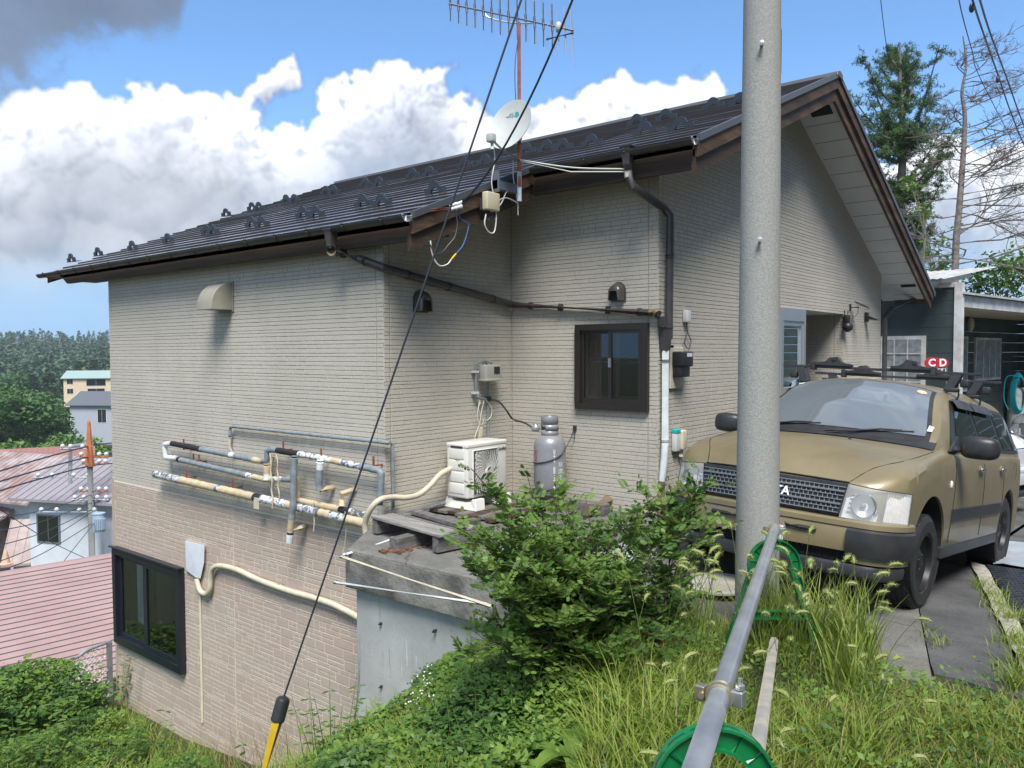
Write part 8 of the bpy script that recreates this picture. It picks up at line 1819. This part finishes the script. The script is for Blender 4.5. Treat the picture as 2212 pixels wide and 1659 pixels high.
WL=[('broad leaf weed patch directly below the big shrub',1120,1480,3.9,.34,30,.05,.35),('leafy weed left of the shrub against the concrete block',1010,1450,4.05,.36,16,.05,.2),('weed patch at the bottom of the concrete block',930,1600,4.2,.22,16,.045,.25),('reddish edged weed climbing beside the yellow guard',715,1560,4.9,.62,14,.07,.2),('leafy weed left of the block foot',680,1610,4.9,.28,14,.055,.25),('broad weed at the shrub foot on the right',1340,1400,3.7,.36,18,.06,.25),('weed patch in the bottom centre',1040,1610,3.4,.24,22,.055,.35),('leafy weed under the barrier tube',1440,1450,3.3,.22,14,.05,.2),
 ('tall weed at the window sill corner on the left',300,1520,9.0,.75,14,.11,.3),('leafy weed beside the cream conduit foot',440,1600,7.6,.70,14,.12,.25),('round leaved weed by the fence post',200,1500,10.4,.9,20,.13,.5),('weed clump at the left bottom corner',60,1580,9.0,.8,24,.13,.7)]
for i,(lb,x,y,d,h,n,l,s) in enumerate(WL): weed('leafy_weed',lb,x,y,d,h,n,l,40+i,M['wd1'] if i%3 else M['wd2'],M['shy'] if i in(3,4) else M['wd2'],s)
# rosette of long leaves
def rosette(px,py,d,label,n=13,L=.24):
    r=np.random.default_rng(3); b=ray_at(px,py,d); b.z=float(near_z(b.x,b.y))+.02; mb=MB()
    for i in range(n):
        a=2*math.pi*i/n+r.normal()*.2; up=r.uniform(.5,1.3); l=L*r.uniform(.7,1.15); W_=l*.13; vs=[]
        for k in range(8):
            t_=k/7; c=b+Vector((math.cos(a),math.sin(a),0))*l*t_*.9+Vector((0,0,l*(up*t_-up*.75*t_*t_))); w=W_*math.sin(math.pi*min(t_*.92+.06,1))**.8+.002; s=Vector((-math.sin(a),math.cos(a),0)); vs+=[c-s*w+Vector((0,0,w*.35)),c,c+s*w+Vector((0,0,w*.35))]
        mb.add(vs,[(3*k+j,3*k+j+1,3*k+j+4,3*k+j+3) for k in range(7) for j in range(2)])
    tag(mb.build('rosette_weed',M['wd1'],smooth=True,fix=False),label,'weed')
rosette(1240,1575,3.15,'rosette of long pointed leaves at the bottom centre of the bank')
# small white flowers in front of the concrete block
def flowers():
    r=np.random.default_rng(6); b=ray_at(905,1560,4.2); b.z=float(near_z(b.x,b.y)); root=empty('white_wildflower',b,'sparse white wildflowers in front of the concrete block','flower')
    mb=MB(); m2=MB()
    for i in range(16):
        e=ray_at(r.uniform(885,935),r.uniform(1440,1530),4.2); mb.tube([b,b.lerp(e,.5)+Vector((0,0,.03)),e],.0016,3,caps=False)
        for k in range(3):
            c=e+Vector(r.normal(size=3))*.014; m2.lathe([(0,.001),(.003,.0),(.005,.003)],c,Vector(r.normal(size=3))+Vector((0,0,2)),n=6)
    mb.build('stems',M['gstem'],root,fix=False); m2.build('petals',M['flw'],root,fix=False)
flowers()
# tufts along the kerb and in the joint
def tuft(x,y,z,h,n,seed):
    r=np.random.default_rng(seed); P=np.c_[x+r.normal(size=n)*.05,y+r.normal(size=n)*.07,np.full(n,z)]; return blades(P,h*(.5+.8*r.random(n)),.006,r,.9)
V=[];F_=[];o_=0
for i,(px,py,h,n) in enumerate(((2120,1215,.10,60),(2150,1245,.12,80),(2185,1305,.13,120),(2205,1370,.14,130),(2160,1270,.10,60),(2010,1335,.05,25),(2020,1375,.07,40),(2200,1480,.15,120),(2230,1430,.2,120))):
    q=at(px,py,2,-1.62); v,f=tuft(q.x,q.y,drive_z(q.x,q.y)-.005,h,n,i); V.append(v);F_.append(f+o_);o_+=len(v)
tag(np_mesh('grass',np.concatenate(V),np.concatenate(F_),[M['gr1']]),kind='stuff')
